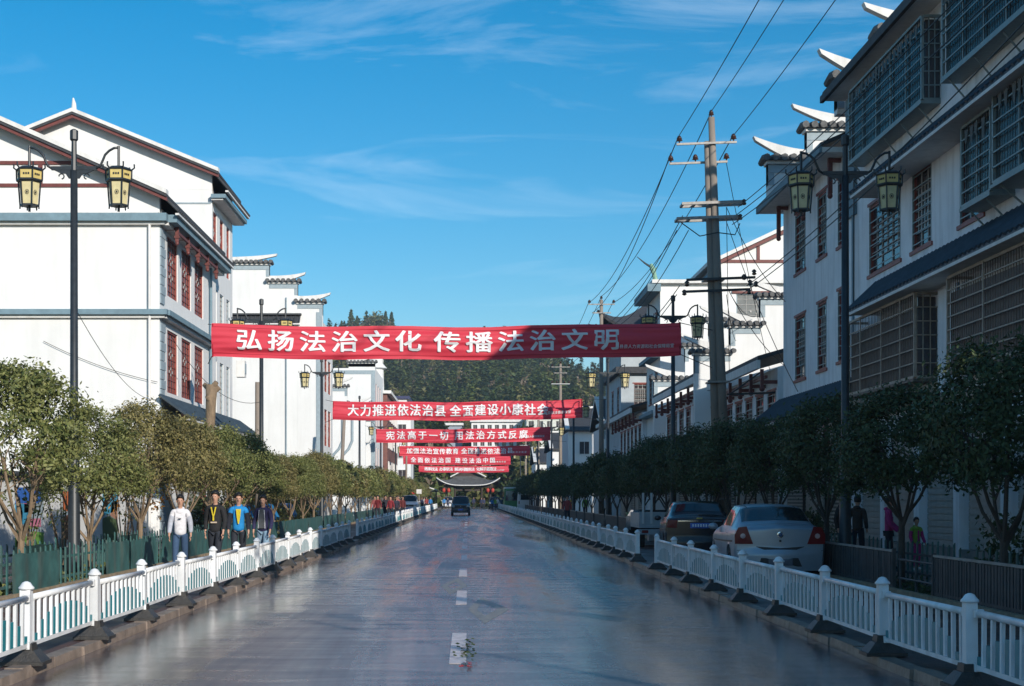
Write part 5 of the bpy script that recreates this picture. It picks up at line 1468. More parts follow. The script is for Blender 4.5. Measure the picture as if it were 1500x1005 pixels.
# ================================================================ UTILITY POLES AND WIRES
POLES = [(7.9, 9.3), (8.9, 48.7), (8.6, 91.5), (8.55, 131), (8.5, 171), (8.4, 206)]
def insul(r_, x, y, z, s_=1.0):
    MB().lathe((x, y, z), [(.02 * s_, 0), (.02 * s_, .06), (.10 * s_, .08), (.07 * s_, .14), (.085 * s_, .15), (.045 * s_, .24), (.015, .26)], 8).build('insulator', M_insul, r_, True, local=True)
def utility_pole(x, y, h, lab, twin=False, lean=0.0):
    r_ = empty('utility_pole', (x, y, .08), lab, 'utility pole', 'concrete utility poles on the right')
    r_.rotation_euler = (0, lean, 0)
    MB().lathe((0, 0, 0), [(.185, -.1), (.11, h)], 14).build('shaft', M_concrete, r_, True, local=True)
    if twin:
        s2 = MB().lathe((0, 0, 0), [(.175, -.1), (.105, h - .8)], 14).build('shaft', M_concrete, r_, True, local=True); s2.location = (-.27, .1, 0)
        s2.rotation_euler = (0, .008, 0)
        for z in (1.5, 5.5, 9.0):
            MB().box(-.50, .22, -.23, .32, z, z + .06).build('pole_clamp', M_steel, r_, local=True)
    def arm(z, xl, xr, yo=-.16, m=M_steel, ins=(), t=.07):
        MB().box(xl, xr, yo - t / 2, yo + t / 2, z, z + t).build('crossarm', m, r_, local=True)
        for xi in ins: insul(r_, xi, yo, z + t, 1.15)
    if twin:
        arm(h - .95, -1.25, .80, ins=(-1.15, .70)); arm(h - 1.5, -1.45, .55, .3, ins=(-1.40, .52, -.55))
        insul(r_, 0, 0, h)
        for z, xl, xr in ((h - 3.0, -1.15, 1.0), (h - 3.5, -1.35, .85)):
            arm(z, xl, xr, -.2, t=.09); arm(z, xl, xr, .3, t=.09)
            for xx in (xl + .04, xl + .45, xr - .45, xr - .04): MB().box(xx - .04, xx + .04, -.15, .25, z + .01, z + .07).build('arm_spacer', M_steel, r_, local=True)
            MB().lathe((xr - .05, -.3, z - .1), [(.05, 0), (.08, .05), (.05, .1), (.08, .15), (.03, .2)], 8).build('insulator', M_insul, r_, True, local=True)
        for z, xl, xr in ((h - 5.6, -1.1, 1.25), (h - 6.0, -1.25, 1.05)):
            arm(z, xl, xr, -.22, M_iron, t=.08); 
        for xx, z in ((-1.1, h - 5.8), (-1.2, h - 6.1), (1.2, h - 5.5), (1.05, h - 5.85), (.85, h - 5.65), (1.25, h - 5.9), (1.0, h - 6.15)):
            MB().lathe((xx, -.3, z), [(.03, 0), (.09, .04), (.05, .09), (.09, .14), (.03, .2)], 8).build('insulator', M_insul, r_, True, local=True)
        MB().tube([(-1.2, -.2, h - 3.6), (-.6, -.3, h - 4.1), (0, -.3, h - 4.0), (.6, -.3, h - 4.1), (.8, -.2, h - 3.7)], .02, 5).build('jumper_wire', M_wire, r_, True, local=True)
        bx = MB(); bx.box(.25, 2.1, .4, .55, 5.1, 5.16); bx.beam((.3, .3, 5.1), (1.5, .3, 5.9), .05, .05); bx.build('bracket_arm', M_iron, r_, local=True)
    else:
        arm(h - .35, -.85, .85, ins=(-.78, .78)); insul(r_, 0, 0, h)
        arm(h - 1.9, -.85, .85, m=mat('galvanised', (0.5, 0.5, 0.5), .4, .5), ins=(-.78, -.35, .35, .78))
        if h > 13: arm(h - .9, -.6, .6)
    return r_
utility_pole(*POLES[0], 15.0, 'concrete utility pole on the right standing behind the viewer', True)
utility_pole(*POLES[1], 14.6, 'tall twin concrete utility pole with many crossarms nearest on the right', True, -.038)
for (x, y), lab, h in zip(POLES[2:], ('slim concrete utility pole second beyond the twin pole, beside the third right lamp', 'concrete utility pole third from the viewer on the right', 'concrete utility pole fourth from the viewer on the right', 'farthest concrete utility pole on the right before the gate'), (14.3, 13.9, 12.8, 11.0)):
    utility_pole(x, y, h, lab)
# a second slim pole by the right lamp row, timber poles on the left
tp = empty('bare_trunk', (-8.3, 46.0, .1), 'pruned bare tree trunk with cut branch stubs in front of the red windows', 'tree trunk')
MB().tube([(0, 0, 0), (.03, 0, 2), (-.04, 0, 3.6), (.0, 0, 4.7), (.02, 0, 5.2)], [.17, .15, .15, .17, .2], 9).build('trunk', M_trunk, tp, True, local=True)
for a, z in ((.4, 4.9), (2.6, 5.0), (4.4, 4.6), (5.5, 5.05)):
    MB().tube([(0, 0, z), (.28 * math.cos(a), .2 * math.sin(a), z + .22)], [.1, .08], 7).build('branch_stub', M_trunk, tp, True, local=True)
lp = empty('leaning_pole', (-7.6, 84, .1), 'thin leaning wooden pole beside the stepped gable on the left', 'pole')
MB().tube([(0, 0, 0), (.35, 0, 7.0)], [.13, .09], 8).build('shaft', M_concrete, lp, True, local=True)
lp2 = empty('service_pole', (-7.9, 53.6, .1), 'short concrete pole beside the second left street lamp', 'pole')
MB().tube([(0, 0, 0), (.0, 0, 5.9)], [.13, .11], 8).build('shaft', M_concrete, lp2, True, local=True)
lp3 = empty('leaning_pole', (-7.0, 161, .1), 'far pale pole on the left just before the wood', 'pole')
MB().tube([(0, 0, 0), (.1, 0, 8.4)], [.13, .1], 8).build('shaft', M_concrete, lp3, True, local=True)

WN = {}
def wire(p, q, sag, lab, r=.011, grp='overhead wires on the right'):
    WN[lab] = WN.get(lab, 0) + 1
    if grp: lab = lab + ', ' + ('first' if WN[lab] == 1 else ORD[WN[lab] - 1]) + ' of its bundle'
    p, q = Vector(p), Vector(q); pts = []
    for i in range(17):
        u = i / 16; v = p.lerp(q, u); v.z -= sag * 4 * u * (1 - u); pts.append(v)
    b = MB(); b.tube(pts, r * 1.25, 5); b.build('wire', M_wire, label=lab, cat='wire', group=grp)
T0, T1 = Vector((7.9, 9.3, 15.0)), Vector((8.36, 48.7, 14.6))
top = [(-1.15, -.60), (.0, .3), (.70, -.6)]
for dx, dz in top: wire(T0 + Vector((dx, 0, dz)), T1 + Vector((dx, 0, dz)), .5, 'high wire from the twin pole running over the viewer')
for dx, dz in ((-1.1, -1.3), (.5, -1.3)): pass
T2 = Vector((8.6, 91.5, 14.3))
for dx, dz, tx, tz in ((-1.15, -.6, -.78, -.1), (0, .3, 0, .3), (.7, -.6, .78, -.1), (-1.4, -1.15, -.5, -.7)): wire(T1 + Vector((dx, 0, dz)), T2 + Vector((tx, 0, tz)), .9, 'high wire from the twin pole to the second pole', .014)
for i, (pz, x) in enumerate(((-3.3, -1.0), (-3.8, -1.2), (-3.8, -.8), (-5.7, -1.1), (-6.0, -1.2))): wire(T1 + Vector((x, 0, pz)), T2 + Vector((-.78 + .3 * i, 0, -1.8)), 1.1, 'lower wire from the twin pole to the second pole', .013)
for (px, py) , (qx, qy), hh, h2_ in ((POLES[2], POLES[3], 14.3, 13.9), (POLES[3], POLES[4], 13.9, 12.8), (POLES[4], POLES[5], 12.8, 11.0)):
    for dx in (-.78, 0, .78): wire((px + dx, py, hh + (0.3 if dx == 0 else 0)), (qx + dx, qy, h2_ + (.3 if dx == 0 else 0)), .7, 'far wire between the slim utility poles', .014)
for i, (zz, xx) in enumerate(((-3.0, .9), (-3.3, .8), (-3.6, .7), (-5.7, 1.2), (-6.0, 1.0))): wire(T1 + Vector((xx, 0, zz)), (10.1, 14 + i, 12.4 - .42 * i), .5, 'wire slanting from the twin pole over the caged building', .012)
for i, (zz, ex, ey, ez) in enumerate(((-3.0, 10.45, 46.8, 8.1), (-3.5, 10.45, 45, 5.0), (-5.7, 10.45, 46.9, 6.0), (-3.0, 10.5, 57, 6.1), (-5.7, 12, 59.4, 9.2), (-6, 11.2, 59.4, 8.2), (-1.5, 13, 60, 6))): wire(T1 + Vector((.5, 0, zz)), (ex, ey, ez), .3, 'thin wire dropping steeply from the twin pole', .01)
wire((-10.5, 50.2, 7.4), (-7.6, 52.6, 5.2), .8, 'thin slack cable drooping across the white gable wall', .008, None)
wire((-14.5, 48.62, 7.0), (-10.6, 48.6, 5.6), .15, 'thin slack cable along the nearest white gable wall', .008, None)
wire((-7.5, 27.1, 5.3), (-10.6, 48.5, 5.0), .5, 'thin slack cable from the nearest left lamp to the white gable', .006, None)
wire((10.4, 38.3, 10.2), (10.42, 38.4, 6.7), -.05, 'black cable hanging down the shaded wall beside the nearest right lamp', .012, None)

# ================================================================ TREES
def street_tree_meshes(seed, n, size, far=False, h0=1.25):
    rnd = random.Random(seed)
    t = MB()
    zf = rnd.uniform(.95, 1.3)
    lean = rnd.uniform(-.08, .08)
    t.tube([(0, 0, -.05), (lean * .5, 0, zf * .5), (lean, 0, zf)], [.072, .058, .052], 8)
    limbs = []
    k = 7 if not far else 4
    for i in range(k):
        a = 2 * PI * i / k + rnd.uniform(-.3, .3); rr = rnd.uniform(.45, .95); z1 = rnd.uniform(2.1, 2.9)
        p0 = Vector((lean, 0, zf - rnd.uniform(0, .25)))
        p1 = p0 + Vector((rr * .35 * math.cos(a), rr * .35 * math.sin(a), .42)); p2 = Vector((rr * math.cos(a), rr * math.sin(a), z1))
        t.tube([p0, p1, p1.lerp(p2, .5) + Vector((0, 0, .06)), p2], [.034, .027, .02, .009], 5)
        limbs.append((p1, p2))
        if not far:
            for q in range(5):
                s0 = p1.lerp(p2, rnd.uniform(.15, .8)); e = s0 + Vector((rnd.uniform(-.5, .5), rnd.uniform(-.5, .5), rnd.uniform(.25, .6)))
                t.tube([s0, s0.lerp(e, .5) + Vector((rnd.uniform(-.05, .05), 0, .03)), e], [.016, .011, .005], 4)
    tm = t.mesh('trunk', M_trunkd if seed >= 50 else M_trunk)  # right row takes darker bark, its shade put into the colour
    # crown: flat bottomed dome made of leafy clumps
    r2 = np.random.default_rng(seed)
    K = 150
    th = r2.uniform(0, 2 * PI, K); u = r2.uniform(0, 1, K) ** .9
    zt = 1.82 + 1.75 * u
    prof = 1.12 * np.sqrt(np.maximum(.02, 1 - np.clip((u - .22) / .80, -1, 1) ** 2))
    q = r2.uniform(.5, 1.0, K) ** .35
    lump = 1 + .07 * np.sin(th * 3 + seed) + .05 * np.sin(th * 5 + 2 * seed)
    cen = np.stack([prof * q * lump * np.cos(th), prof * q * lump * np.sin(th), zt + .08 * np.sin(th * 2 + seed)], 1)
    def f(rng_, n_):
        idx = rng_.integers(0, K, n_)
        return cen[idx] + rng_.normal(size=(n_, 3)) * np.array([.13, .13, .10])
    v = leafquads(n, f, size, .4, seed, rad=2.3, rn=.75)
    return tm, v
def tree_set(prefix, lm, seeds, n, size, far):
    out_ = []
    for s_ in seeds:
        tm, v = street_tree_meshes(s_, n, size, far)
        out_.append((tm, mesh_quads('crown', v, lm)))
    return out_
nearL = tree_set('l', L_left, (31, 32, 33), 15500, .039, False)
nearL2 = tree_set('l', L_leaf2, (34, 35), 15500, .039, False)
farL = tree_set('l', L_left, (41, 42), 4200, .075, True) + tree_set('l', L_leaf2, (43,), 4200, .075, True)
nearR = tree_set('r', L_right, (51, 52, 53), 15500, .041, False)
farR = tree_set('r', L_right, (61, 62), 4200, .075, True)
treeL = [(-7.52, 23.8, 1.03, 0, 'widest round crown'), (-7.42, 27.9, .90, 1, 'small crown'), (-7.45, 32.4, 1.0, 3, 'round crown on a forked pale trunk'), (-7.4, 37.2, .98, 4, ''), (-7.45, 41.6, 1.0, 2, '')]
y = 46.0; k = 5
while y < 246:
    treeL.append((-7.4 + random.uniform(-.12, .12), y, random.uniform(.84, 1.04) * (1.0 if y < 110 else 1.08), random.randrange(8), '')); y += random.uniform(4.1, 5.0)
treeR = [(7.5, 19.9, 1.02, 0, ''), (7.5, 24.6, .93, 1, ''), (7.5, 29.6, 1.0, 2, '')]
y = 34.4
while y < 235:
    treeR.append((7.4 + random.uniform(-.12, .12), y, random.uniform(.92, 1.08) * (1.0 if y < 110 else 1.1), random.randrange(6), '')); y += random.uniform(4.2, 5.0)
treeR += [(7.6, 15.0, .95, 0, 'b'), (7.5, 10.2, 1.0, 1, 'b'), (7.5, 5.4, .95, 2, 'b')]
treeL += [(-7.5, 19.2, .95, 2, 'b')]
def ordn(i):
    if i < 20: return ORD[i]
    return 'number %d' % (i + 1)
for side, arr in (('left', treeL), ('right', treeR)):
    for i, (x, y, s_, v, note) in enumerate(arr):
        if side == 'left': st = (nearL + nearL2)[v % 5] if y < 75 else farL[v % 3]
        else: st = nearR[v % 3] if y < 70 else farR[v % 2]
        if note == 'b': lab = 'clipped tree outside the %s edge of the photo, %s of those beside the viewer' % (side, {15.0: 'first', 10.2: 'second', 5.4: 'third', 19.2: 'only one'}[y])
        elif i < 14:
            lab = 'dome clipped evergreen street tree, %s in %s row' % (ORD[i], side) + (', ' + note if note else '')
        else: lab = past(side, y, 'small dome clipped tree')
        r_ = empty('street_tree', (x, y, .1), lab, 'tree', ('left' if side == 'left' else 'right') + ' row of clipped street trees', random.uniform(0, 6.28))
        sx = s_ * random.uniform(.95, 1.05); r_.scale = (sx, sx, s_)
        place(st[0], 'trunk', r_); place(st[1], 'crown', r_)
# saplings with orange leaves
op = [(-9.0, 38.6, 1.0), (-8.9, 53.5, 1.0), (-8.9, 57.0, .9)]
ovm = [mesh_quads('crown', leafquads(420, clump_pts(.75, 1.15, 2.35, 14, s_, .13), .055, seed=s_), L_orange) for s_ in (71, 72)]
for i, (x, y, s_) in enumerate(op):
    r_ = empty('sapling', (x, y, .1), ('sapling with orange autumn leaves left of the walker in the white sweater', 'sapling with orange leaves behind the walker in the grey shirt', 'orange leaved sapling farthest along the left footway')[i], 'sapling', 'orange leaved saplings', i * 1.3)
    b = MB(); 
    for q in range(5): b.tube([(0, 0, 0), (.1 * math.cos(q * 1.3), .1 * math.sin(q * 1.3), .7), (.45 * math.cos(q * 1.3), .45 * math.sin(q * 1.3), 2.0)], [.03, .02, .006], 5)
    b.build('trunk', M_trunk, r_, local=True); place(ovm[i % 2], 'crown', r_)
# thin multi stemmed shrubs between the trunks
for i, (x, y) in enumerate(((-8.6, 30.2), (-8.9, 28.6), (-8.6, 35.5), (8.6, 34.5), (8.7, 36.5), (8.5, 22.0))):
    r_ = empty('shrub', (x, y, .1), ('thin multi stemmed shrub behind the left street lamp', 'bare stemmed shrub beside the blue roof mural', 'bare stemmed shrub in front of the teal mural', 'leafy low shrub behind the nearest right street lamp', 'low dark shrub behind the black car', 'low dark shrub at the right edge')[i], 'shrub')
    b = MB(); rr = random.Random(i)
    for q in range(8):
        a = rr.uniform(0, 6.28); h = rr.uniform(1.5, 2.5) if x < 0 else rr.uniform(.6, 1.0)
        b.tube([(0, 0, 0), (.15 * math.cos(a), .15 * math.sin(a), h * .4), (rr.uniform(.2, .5) * math.cos(a), rr.uniform(.2, .5) * math.sin(a), h)], [.022, .016, .005], 5)
    b.build('stems', M_trunk if x < 0 else M_trunkd, r_, local=True)
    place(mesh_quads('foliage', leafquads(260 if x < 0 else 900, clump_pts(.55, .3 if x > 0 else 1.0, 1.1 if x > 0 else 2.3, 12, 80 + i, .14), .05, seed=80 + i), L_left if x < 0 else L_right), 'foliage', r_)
# blue sheeted stalls and bushes on the left footway
M_tarp = mat('blue_tarpaulin', (0.02, 0.20, 0.45), .5, var=.3, vscale=4)
for i, (x, y) in enumerate(((-9.3, 58.5), (-9.2, 63.5), (-9.4, 72.0))):
    r_ = empty('sheeted_stall', (x, y, .08), 'low stall under a blue tarpaulin on the left footway, %s one along' % ORD[i], 'stall', 'blue sheeted stalls on the left footway')
    b = MB(); b.grid(lambda u, v: (-.7 + 1.4 * u + .05 * math.sin(9 * v + i), -.8 + 1.6 * v, 1.25 - 1.3 * max(0, abs(u - .5) * 2 - .6) - .8 * max(0, abs(v - .5) * 2 - .75) + .04 * math.sin(7 * u + 5 * v)), 14, 14)
    b.build('tarpaulin', M_tarp, r_, True, local=True)
    for sx in (-.5, .5):
        for sy in (-.6, .6): MB().tube([(sx, sy, 0), (sx, sy, 1.15)], .03, 6).build('leg', M_steel, r_, local=True)
    MB().box(-.5, .5, -.6, .6, .5, .56).build('table_board', M_trunk, r_, local=True)
bvm = [mesh_quads('foliage', leafquads(2200, clump_pts(.8, .1, 1.5, 26, 300 + q, .16), .07, seed=300 + q, rad=.6, rn=.7), (L_right, L_left, L_leaf2)[q]) for q in range(3)]
bst = MB(); 
for q in range(5): bst.tube([(0, 0, 0), (.3 * math.cos(q * 1.25), .3 * math.sin(q * 1.25), 1.0)], [.03, .01], 5)
bst = bst.mesh('stems', M_trunkd)
for i, (x, y) in enumerate(((-9.6, 52.0), (-9.8, 60.8), (-9.5, 67.0), (-10.0, 69.6), (-9.6, 75.0), (-9.9, 78.2), (-9.4, 81.5), (-9.9, 84.6), (-11.6, 80.0), (-12.2, 84.0))):
    r_ = empty('bush', (x, y, .05), 'round bush on the left footway in front of the stepped gable, %s from the viewer' % ORD[i], 'bush', 'bushes on the left footway', i)
    r_.scale = (1.1, 1.1, 1.0 + .25 * (i % 3)); place(bst, 'stems', r_); place(bvm[i % 3], 'foliage', r_)
# ground cover in the beds
def gc(x0, x1, y0, y1, n, m, nm, lab, seed):
    v = leafquads(n, lambda rg, k: np.stack([rg.uniform(x0, x1, k), rg.uniform(y0, y1, k) , .12 + np.abs(rg.normal(size=k)) * .07], 1), .05, .5, seed, up=1)
    o = bpy.data.objects.new(nm, mesh_quads(nm, v, m)); C.objects.link(o); tag(o, lab, 'plants', kind='stuff')
gc(-7.85, -7.0, 14, 60, 4200, L_left, 'bed_weeds', 'low weeds growing in the left planting bed', 5)
gc(7.0, 7.85, 14, 60, 4200, L_right, 'bed_weeds', 'low weeds growing in the right planting bed', 6)

# ================================================================ ROAD BARRIERS
SP = 2.42
def barrier_template(detail):
    r_ = empty('road_barrier', (0, 0, 0), 'x', 'barrier', 'white road barrier sections')
    MB().hexa([(-.048, -.048, .12), (.048, -.048, .12), (.048, .048, .12), (-.048, .048, .12), (-.048, -.048, .70), (.048, -.048, .70), (.048, .048, .70), (-.048, .048, .70)]).build('post', M_pvc, r_, local=True)
    MB().lathe((0, 0, .702), [(.074, 0), (.074, .016), (.058, .032), (.038, .062), (.012, .074)], 4 if not detail else 12, PI / 4).build('post_cap', M_pvc, r_, True, local=True)
    bs = MB(); bs.hexa([(-.20, -.15, -.0), (.20, -.15, -.0), (.20, .15, -.0), (-.20, .15, -.0), (-.20, -.15, .035), (.20, -.15, .035), (.20, .15, .035), (-.20, .15, .035)])
    bs.hexa([(-.185, -.14, .036), (.185, -.14, .036), (.185, .14, .036), (-.185, .14, .036), (-.10, -.095, .135), (.10, -.095, .135), (.10, .095, .135), (-.10, .095, .135)])
    if detail: bs.hexa([(-.085, -.085, .136), (.085, -.085, .136), (.085, .085, .136), (-.085, .085, .136), (-.076, -.076, .20), (.076, -.076, .20), (.076, .076, .20), (-.076, .076, .20)])
    bs.build('rubber_foot', M_rubber, r_, local=True)
    MB().tube([(0, .056, .615), (0, SP - .056, .615)], .030, 10 if detail else 6).build('top_rail', M_pvc, r_, True, local=True)
    MB().box(-.02, .02, .056, SP - .056, .155, .195).build('bottom_rail', M_pvc, r_, local=True)
    if detail:
        for z in (.615, .175):
            MB().box(-.036, .036, .057, .10, z - .034, z + .034).build('rail_socket', M_pvc, r_, local=True)
            MB().box(-.036, .036, SP - .10, SP - .057, z - .034, z + .034).build('rail_socket', M_pvc, r_, local=True)
    n = 11
    bal = MB(); bal.box(-.015, .015, -.020, .020, .196, .587); bm = bal.mesh('baluster', M_pvc)
    allb = MB(); allt = MB()
    for i in range(n):
        y = SP * (i + 1) / (n + 1)
        u = (i - 5) / 5.2
        ht = .31 * math.sqrt(max(0, 1 - u * u)) - .02
        if detail:
            place(bm, 'baluster', r_, (0, y, 0))
            if ht > .02: MB().box(-.017, .017, y + .021, y + .105, .197, .20 + ht).build('teal_slat', M_teal, r_, local=True)
        else:
            allb.box(-.012, .012, y - .02, y + .02, .196, .587)
            if ht > .02: allt.box(-.017, .017, y + .021, y + .105, .197, .20 + ht)
    if not detail:
        o = allb.build('balusters', M_pvc, r_, local=True); o['kind'] = 'stuff'
        o = allt.build('teal_slats', M_teal, r_, local=True); o['kind'] = 'stuff'
    return r_
bt, bf = barrier_template(True), barrier_template(False)
used = {True: False, False: False}
def put_barrier(x, y, detail, lab, grp):
    src = bt if detail else bf
    yaw = random.uniform(-.011, .011); x += random.uniform(-.025, .025)
    if not used[detail]:
        src.location = (x, y, .09); src['label'] = lab; src['group'] = grp; used[detail] = True; src.rotation_euler = (0, 0, yaw); return src
    o = dup(src, (x, y, .09), yaw, lab, grp); o.rotation_euler = (random.uniform(-.006, .006), random.uniform(-.012, .012), yaw); return o
def end_post(x, y, lab):
    r_ = empty('end_post', (x, y, .09), lab, 'post', 'barrier end posts')
    for ch in bf.children:
        if ch.name.split('.')[0] in ('post', 'post_cap', 'rubber_foot'):
            place(ch.data, ch.name.split('.')[0], r_)
def run(side, y0, n, tag_, near_k=0):
    x = -4.14 if side == 'left' else 4.13
    for i in range(n):
        y = y0 + SP * i
        det = y < 46
        if tag_ == 'near': lab = 'white road barrier section with teal arch, %s from the viewer on the %s' % (ORD[i] if i < 20 else 'far', side)
        elif y < 80: lab = 'white road barrier section on the %s past the gap, %s beyond it' % (side, ORD[min(i, 19)])
        elif False: pass
        else: lab = past(side, y, 'small white barrier section')
        put_barrier(x, y, det, lab, '%s line of white road barriers' % side)
    end_post(x, y0 + SP * n, 'white post closing the %s %s run of barriers' % (tag_, side))
run('left', 13.33 - 2 * SP, 17, 'near')
run('left', 53.2, 57, 'far')
run('right', 11.68 - 2 * SP, 10, 'near')
run('right', 34.7, 26, 'middle')
run('right', 99.5, 38, 'far')

# ================================================================ PLANTING BED FENCES
def net_fence(x, y0, y1, lab, sheeted=True, m=M_netgreen, hgt=.70, seed=0, back=False):
    rr = random.Random(seed)
    r_ = empty('bed_fence', (x, (y0 + y1) / 2, .1), lab, 'fence', 'green planting bed fences')
    Lh = (y1 - y0) / 2
    for z in (.18, .52): MB().box(-.015, .015, -Lh, Lh, z, z + .04).build('fence_rail', m, r_, local=True)
    if 'pk' not in CACHE:
        CACHE['pk'] = MB().hexa([(-.01, -.03, 0), (.01, -.03, 0), (.01, .03, 0), (-.01, .03, 0), (-.01, -.03, .74), (.01, -.03, .74), (.01, .03, .70), (-.01, .03, .70)]).mesh('picket', M_netgreen)
    n = int(2 * Lh / .27)
    near = y0 < 48
    if near:
        for i in range(n):
            if rr.random() < .06 and not sheeted: continue
            place(CACHE['pk'], 'picket', r_, (.03, -Lh + 2 * Lh * (i + .5) / n, rr.uniform(-.04, .05)), rr.uniform(-.05, .05))
    if sheeted:
        a0 = -Lh + (.0 if rr.random() < .8 else .5)
        b = MB()
        def f(u, v):
            yy = a0 + (Lh - a0) * u
            return (.055 + .035 * mnoise.noise(Vector((yy * 2.2 + seed * 3, v * 1.5, seed))), yy, .02 + v * (hgt - .04) + .035 * mnoise.noise(Vector((yy * 1.7, seed, v))) * v)
        b.grid(f, 20, 4); b.build('netting_sheet', m, r_, True, local=True)
    return r_
for nm_, xa, xb in (('left_bed_kerb', -6.93, -6.83), ('right_bed_kerb', 6.83, 6.93)):
    MB().box(xa, xb, 6, 245, .0, .19).build(nm_, mat('bed_kerb', (0.30, 0.23, 0.15), .85, var=.35, vscale=5, coords='World', bump=.4), kind='structure')
y = 14.0; k = 0
lf = ['open green picket stretch', 'sheeted green fence stretch']
pattern = [1, 1, 0, 1, 0, 1, 1, 1, 1, 1, 1, 1, 1, 1]
while y < 240:
    ln_ = 2.5 if y < 60 else 6.0
    sh = pattern[k] if k < len(pattern) else 1
    if y < 60: lab = ('green netted fence' if sh else 'open green picket fence') + ' along the left planting bed, %s length from the viewer' % (ORD[k] if k < 20 else 'far')
    else: lab = past('left', y, 'green fence length')
    net_fence(-6.93, y, y + ln_ - .06, lab, bool(sh), seed=k)
    if y < 55: net_fence(-7.98, y + .8, y + ln_ + .7, 'green picket fence behind the left tree trunks, %s length from the viewer' % ORD[min(k, 19)], k % 3 == 1, M_netgreend, seed=50 + k, back=True)
    y += ln_; k += 1
def slat_fence(x, y0, y1, lab, seed):
    r_ = empty('slat_fence', (x, (y0 + y1) / 2, .1), lab, 'fence', 'dark slatted planting bed fences')
    Lh = (y1 - y0) / 2
    MB().box(-.022, .022, -Lh, Lh, .665, .70).build('top_edge', M_slattop, r_, local=True)
    MB().box(-.012, .012, -Lh, Lh, .10, .14).build('fence_rail', M_slat, r_, local=True)
    b = MB(); rr = random.Random(seed)
    n = int(2 * Lh / .11)
    if y0 < 36:
        if 'sl' not in CACHE: CACHE['sl'] = MB().box(-.012, .012, -.034, .034, 0, .664).mesh('slat', M_slat)
        for i in range(n): place(CACHE['sl'], 'slat', r_, (rr.uniform(-.006, .006), -Lh + 2 * Lh * (i + .5) / n, rr.uniform(-.02, .0)), rr.uniform(-.1, .1))
    else:
        for i in range(n):
            yy = -Lh + 2 * Lh * (i + .5) / n; b.box(-.012, .012, yy - .036, yy + .036, 0, .664)
        o = b.build('slats', M_slat, r_, local=True); o['kind'] = 'stuff'
    for yy in (-Lh, Lh): MB().box(-.03, .03, yy - .025, yy + .025, 0, .72).build('fence_post', M_slat, r_, local=True)
slat_fence(6.95, 15.2, 21.2, 'dark slatted fence with pale top edge at the lower right corner', 1)
slat_fence(6.95, 23.2, 27.7, 'dark slatted fence with pale top edge just right of the silver car', 2)
slat_fence(6.95, 27.9, 33.4, 'dark slatted fence hidden behind the silver car', 3)
y = 35.0; k = 0
while y < 225:
    slat_fence(6.95, y, y + 5.6, ('dark slatted fence length beyond the parked cars, %s along' % ORD[k]) if k < 6 else past('right', y, 'dark slatted fence length'), 10 + k); y += 6.2; k += 1
for k, (y0, y1) in enumerate(((16.5, 22.5), (23.0, 28.5), (29.5, 34.5))):
    r_ = net_fence(7.98, y0, y1, 'dark picket fence behind the right tree trunks, %s from the viewer' % ORD[k], False, M_slat, seed=90 + k)
    for ch in r_.children:
        if ch.name.startswith('picket'): ch.location.z += .02
# low rails in the gap
r_ = empty('low_rail', (7.0, 22.2, .1), 'low dark open rail across the gap between the right fences', 'rail')
for z in (.25, .55): MB().tube([(0, -1.0, z), (0, .9, z)], .02, 6).build('rail', M_slat, r_, local=True)
for yy in (-.9, 0, .8): MB().tube([(0, yy, 0), (0, yy, .62)], .022, 6).build('upright', M_slat, r_, local=True)

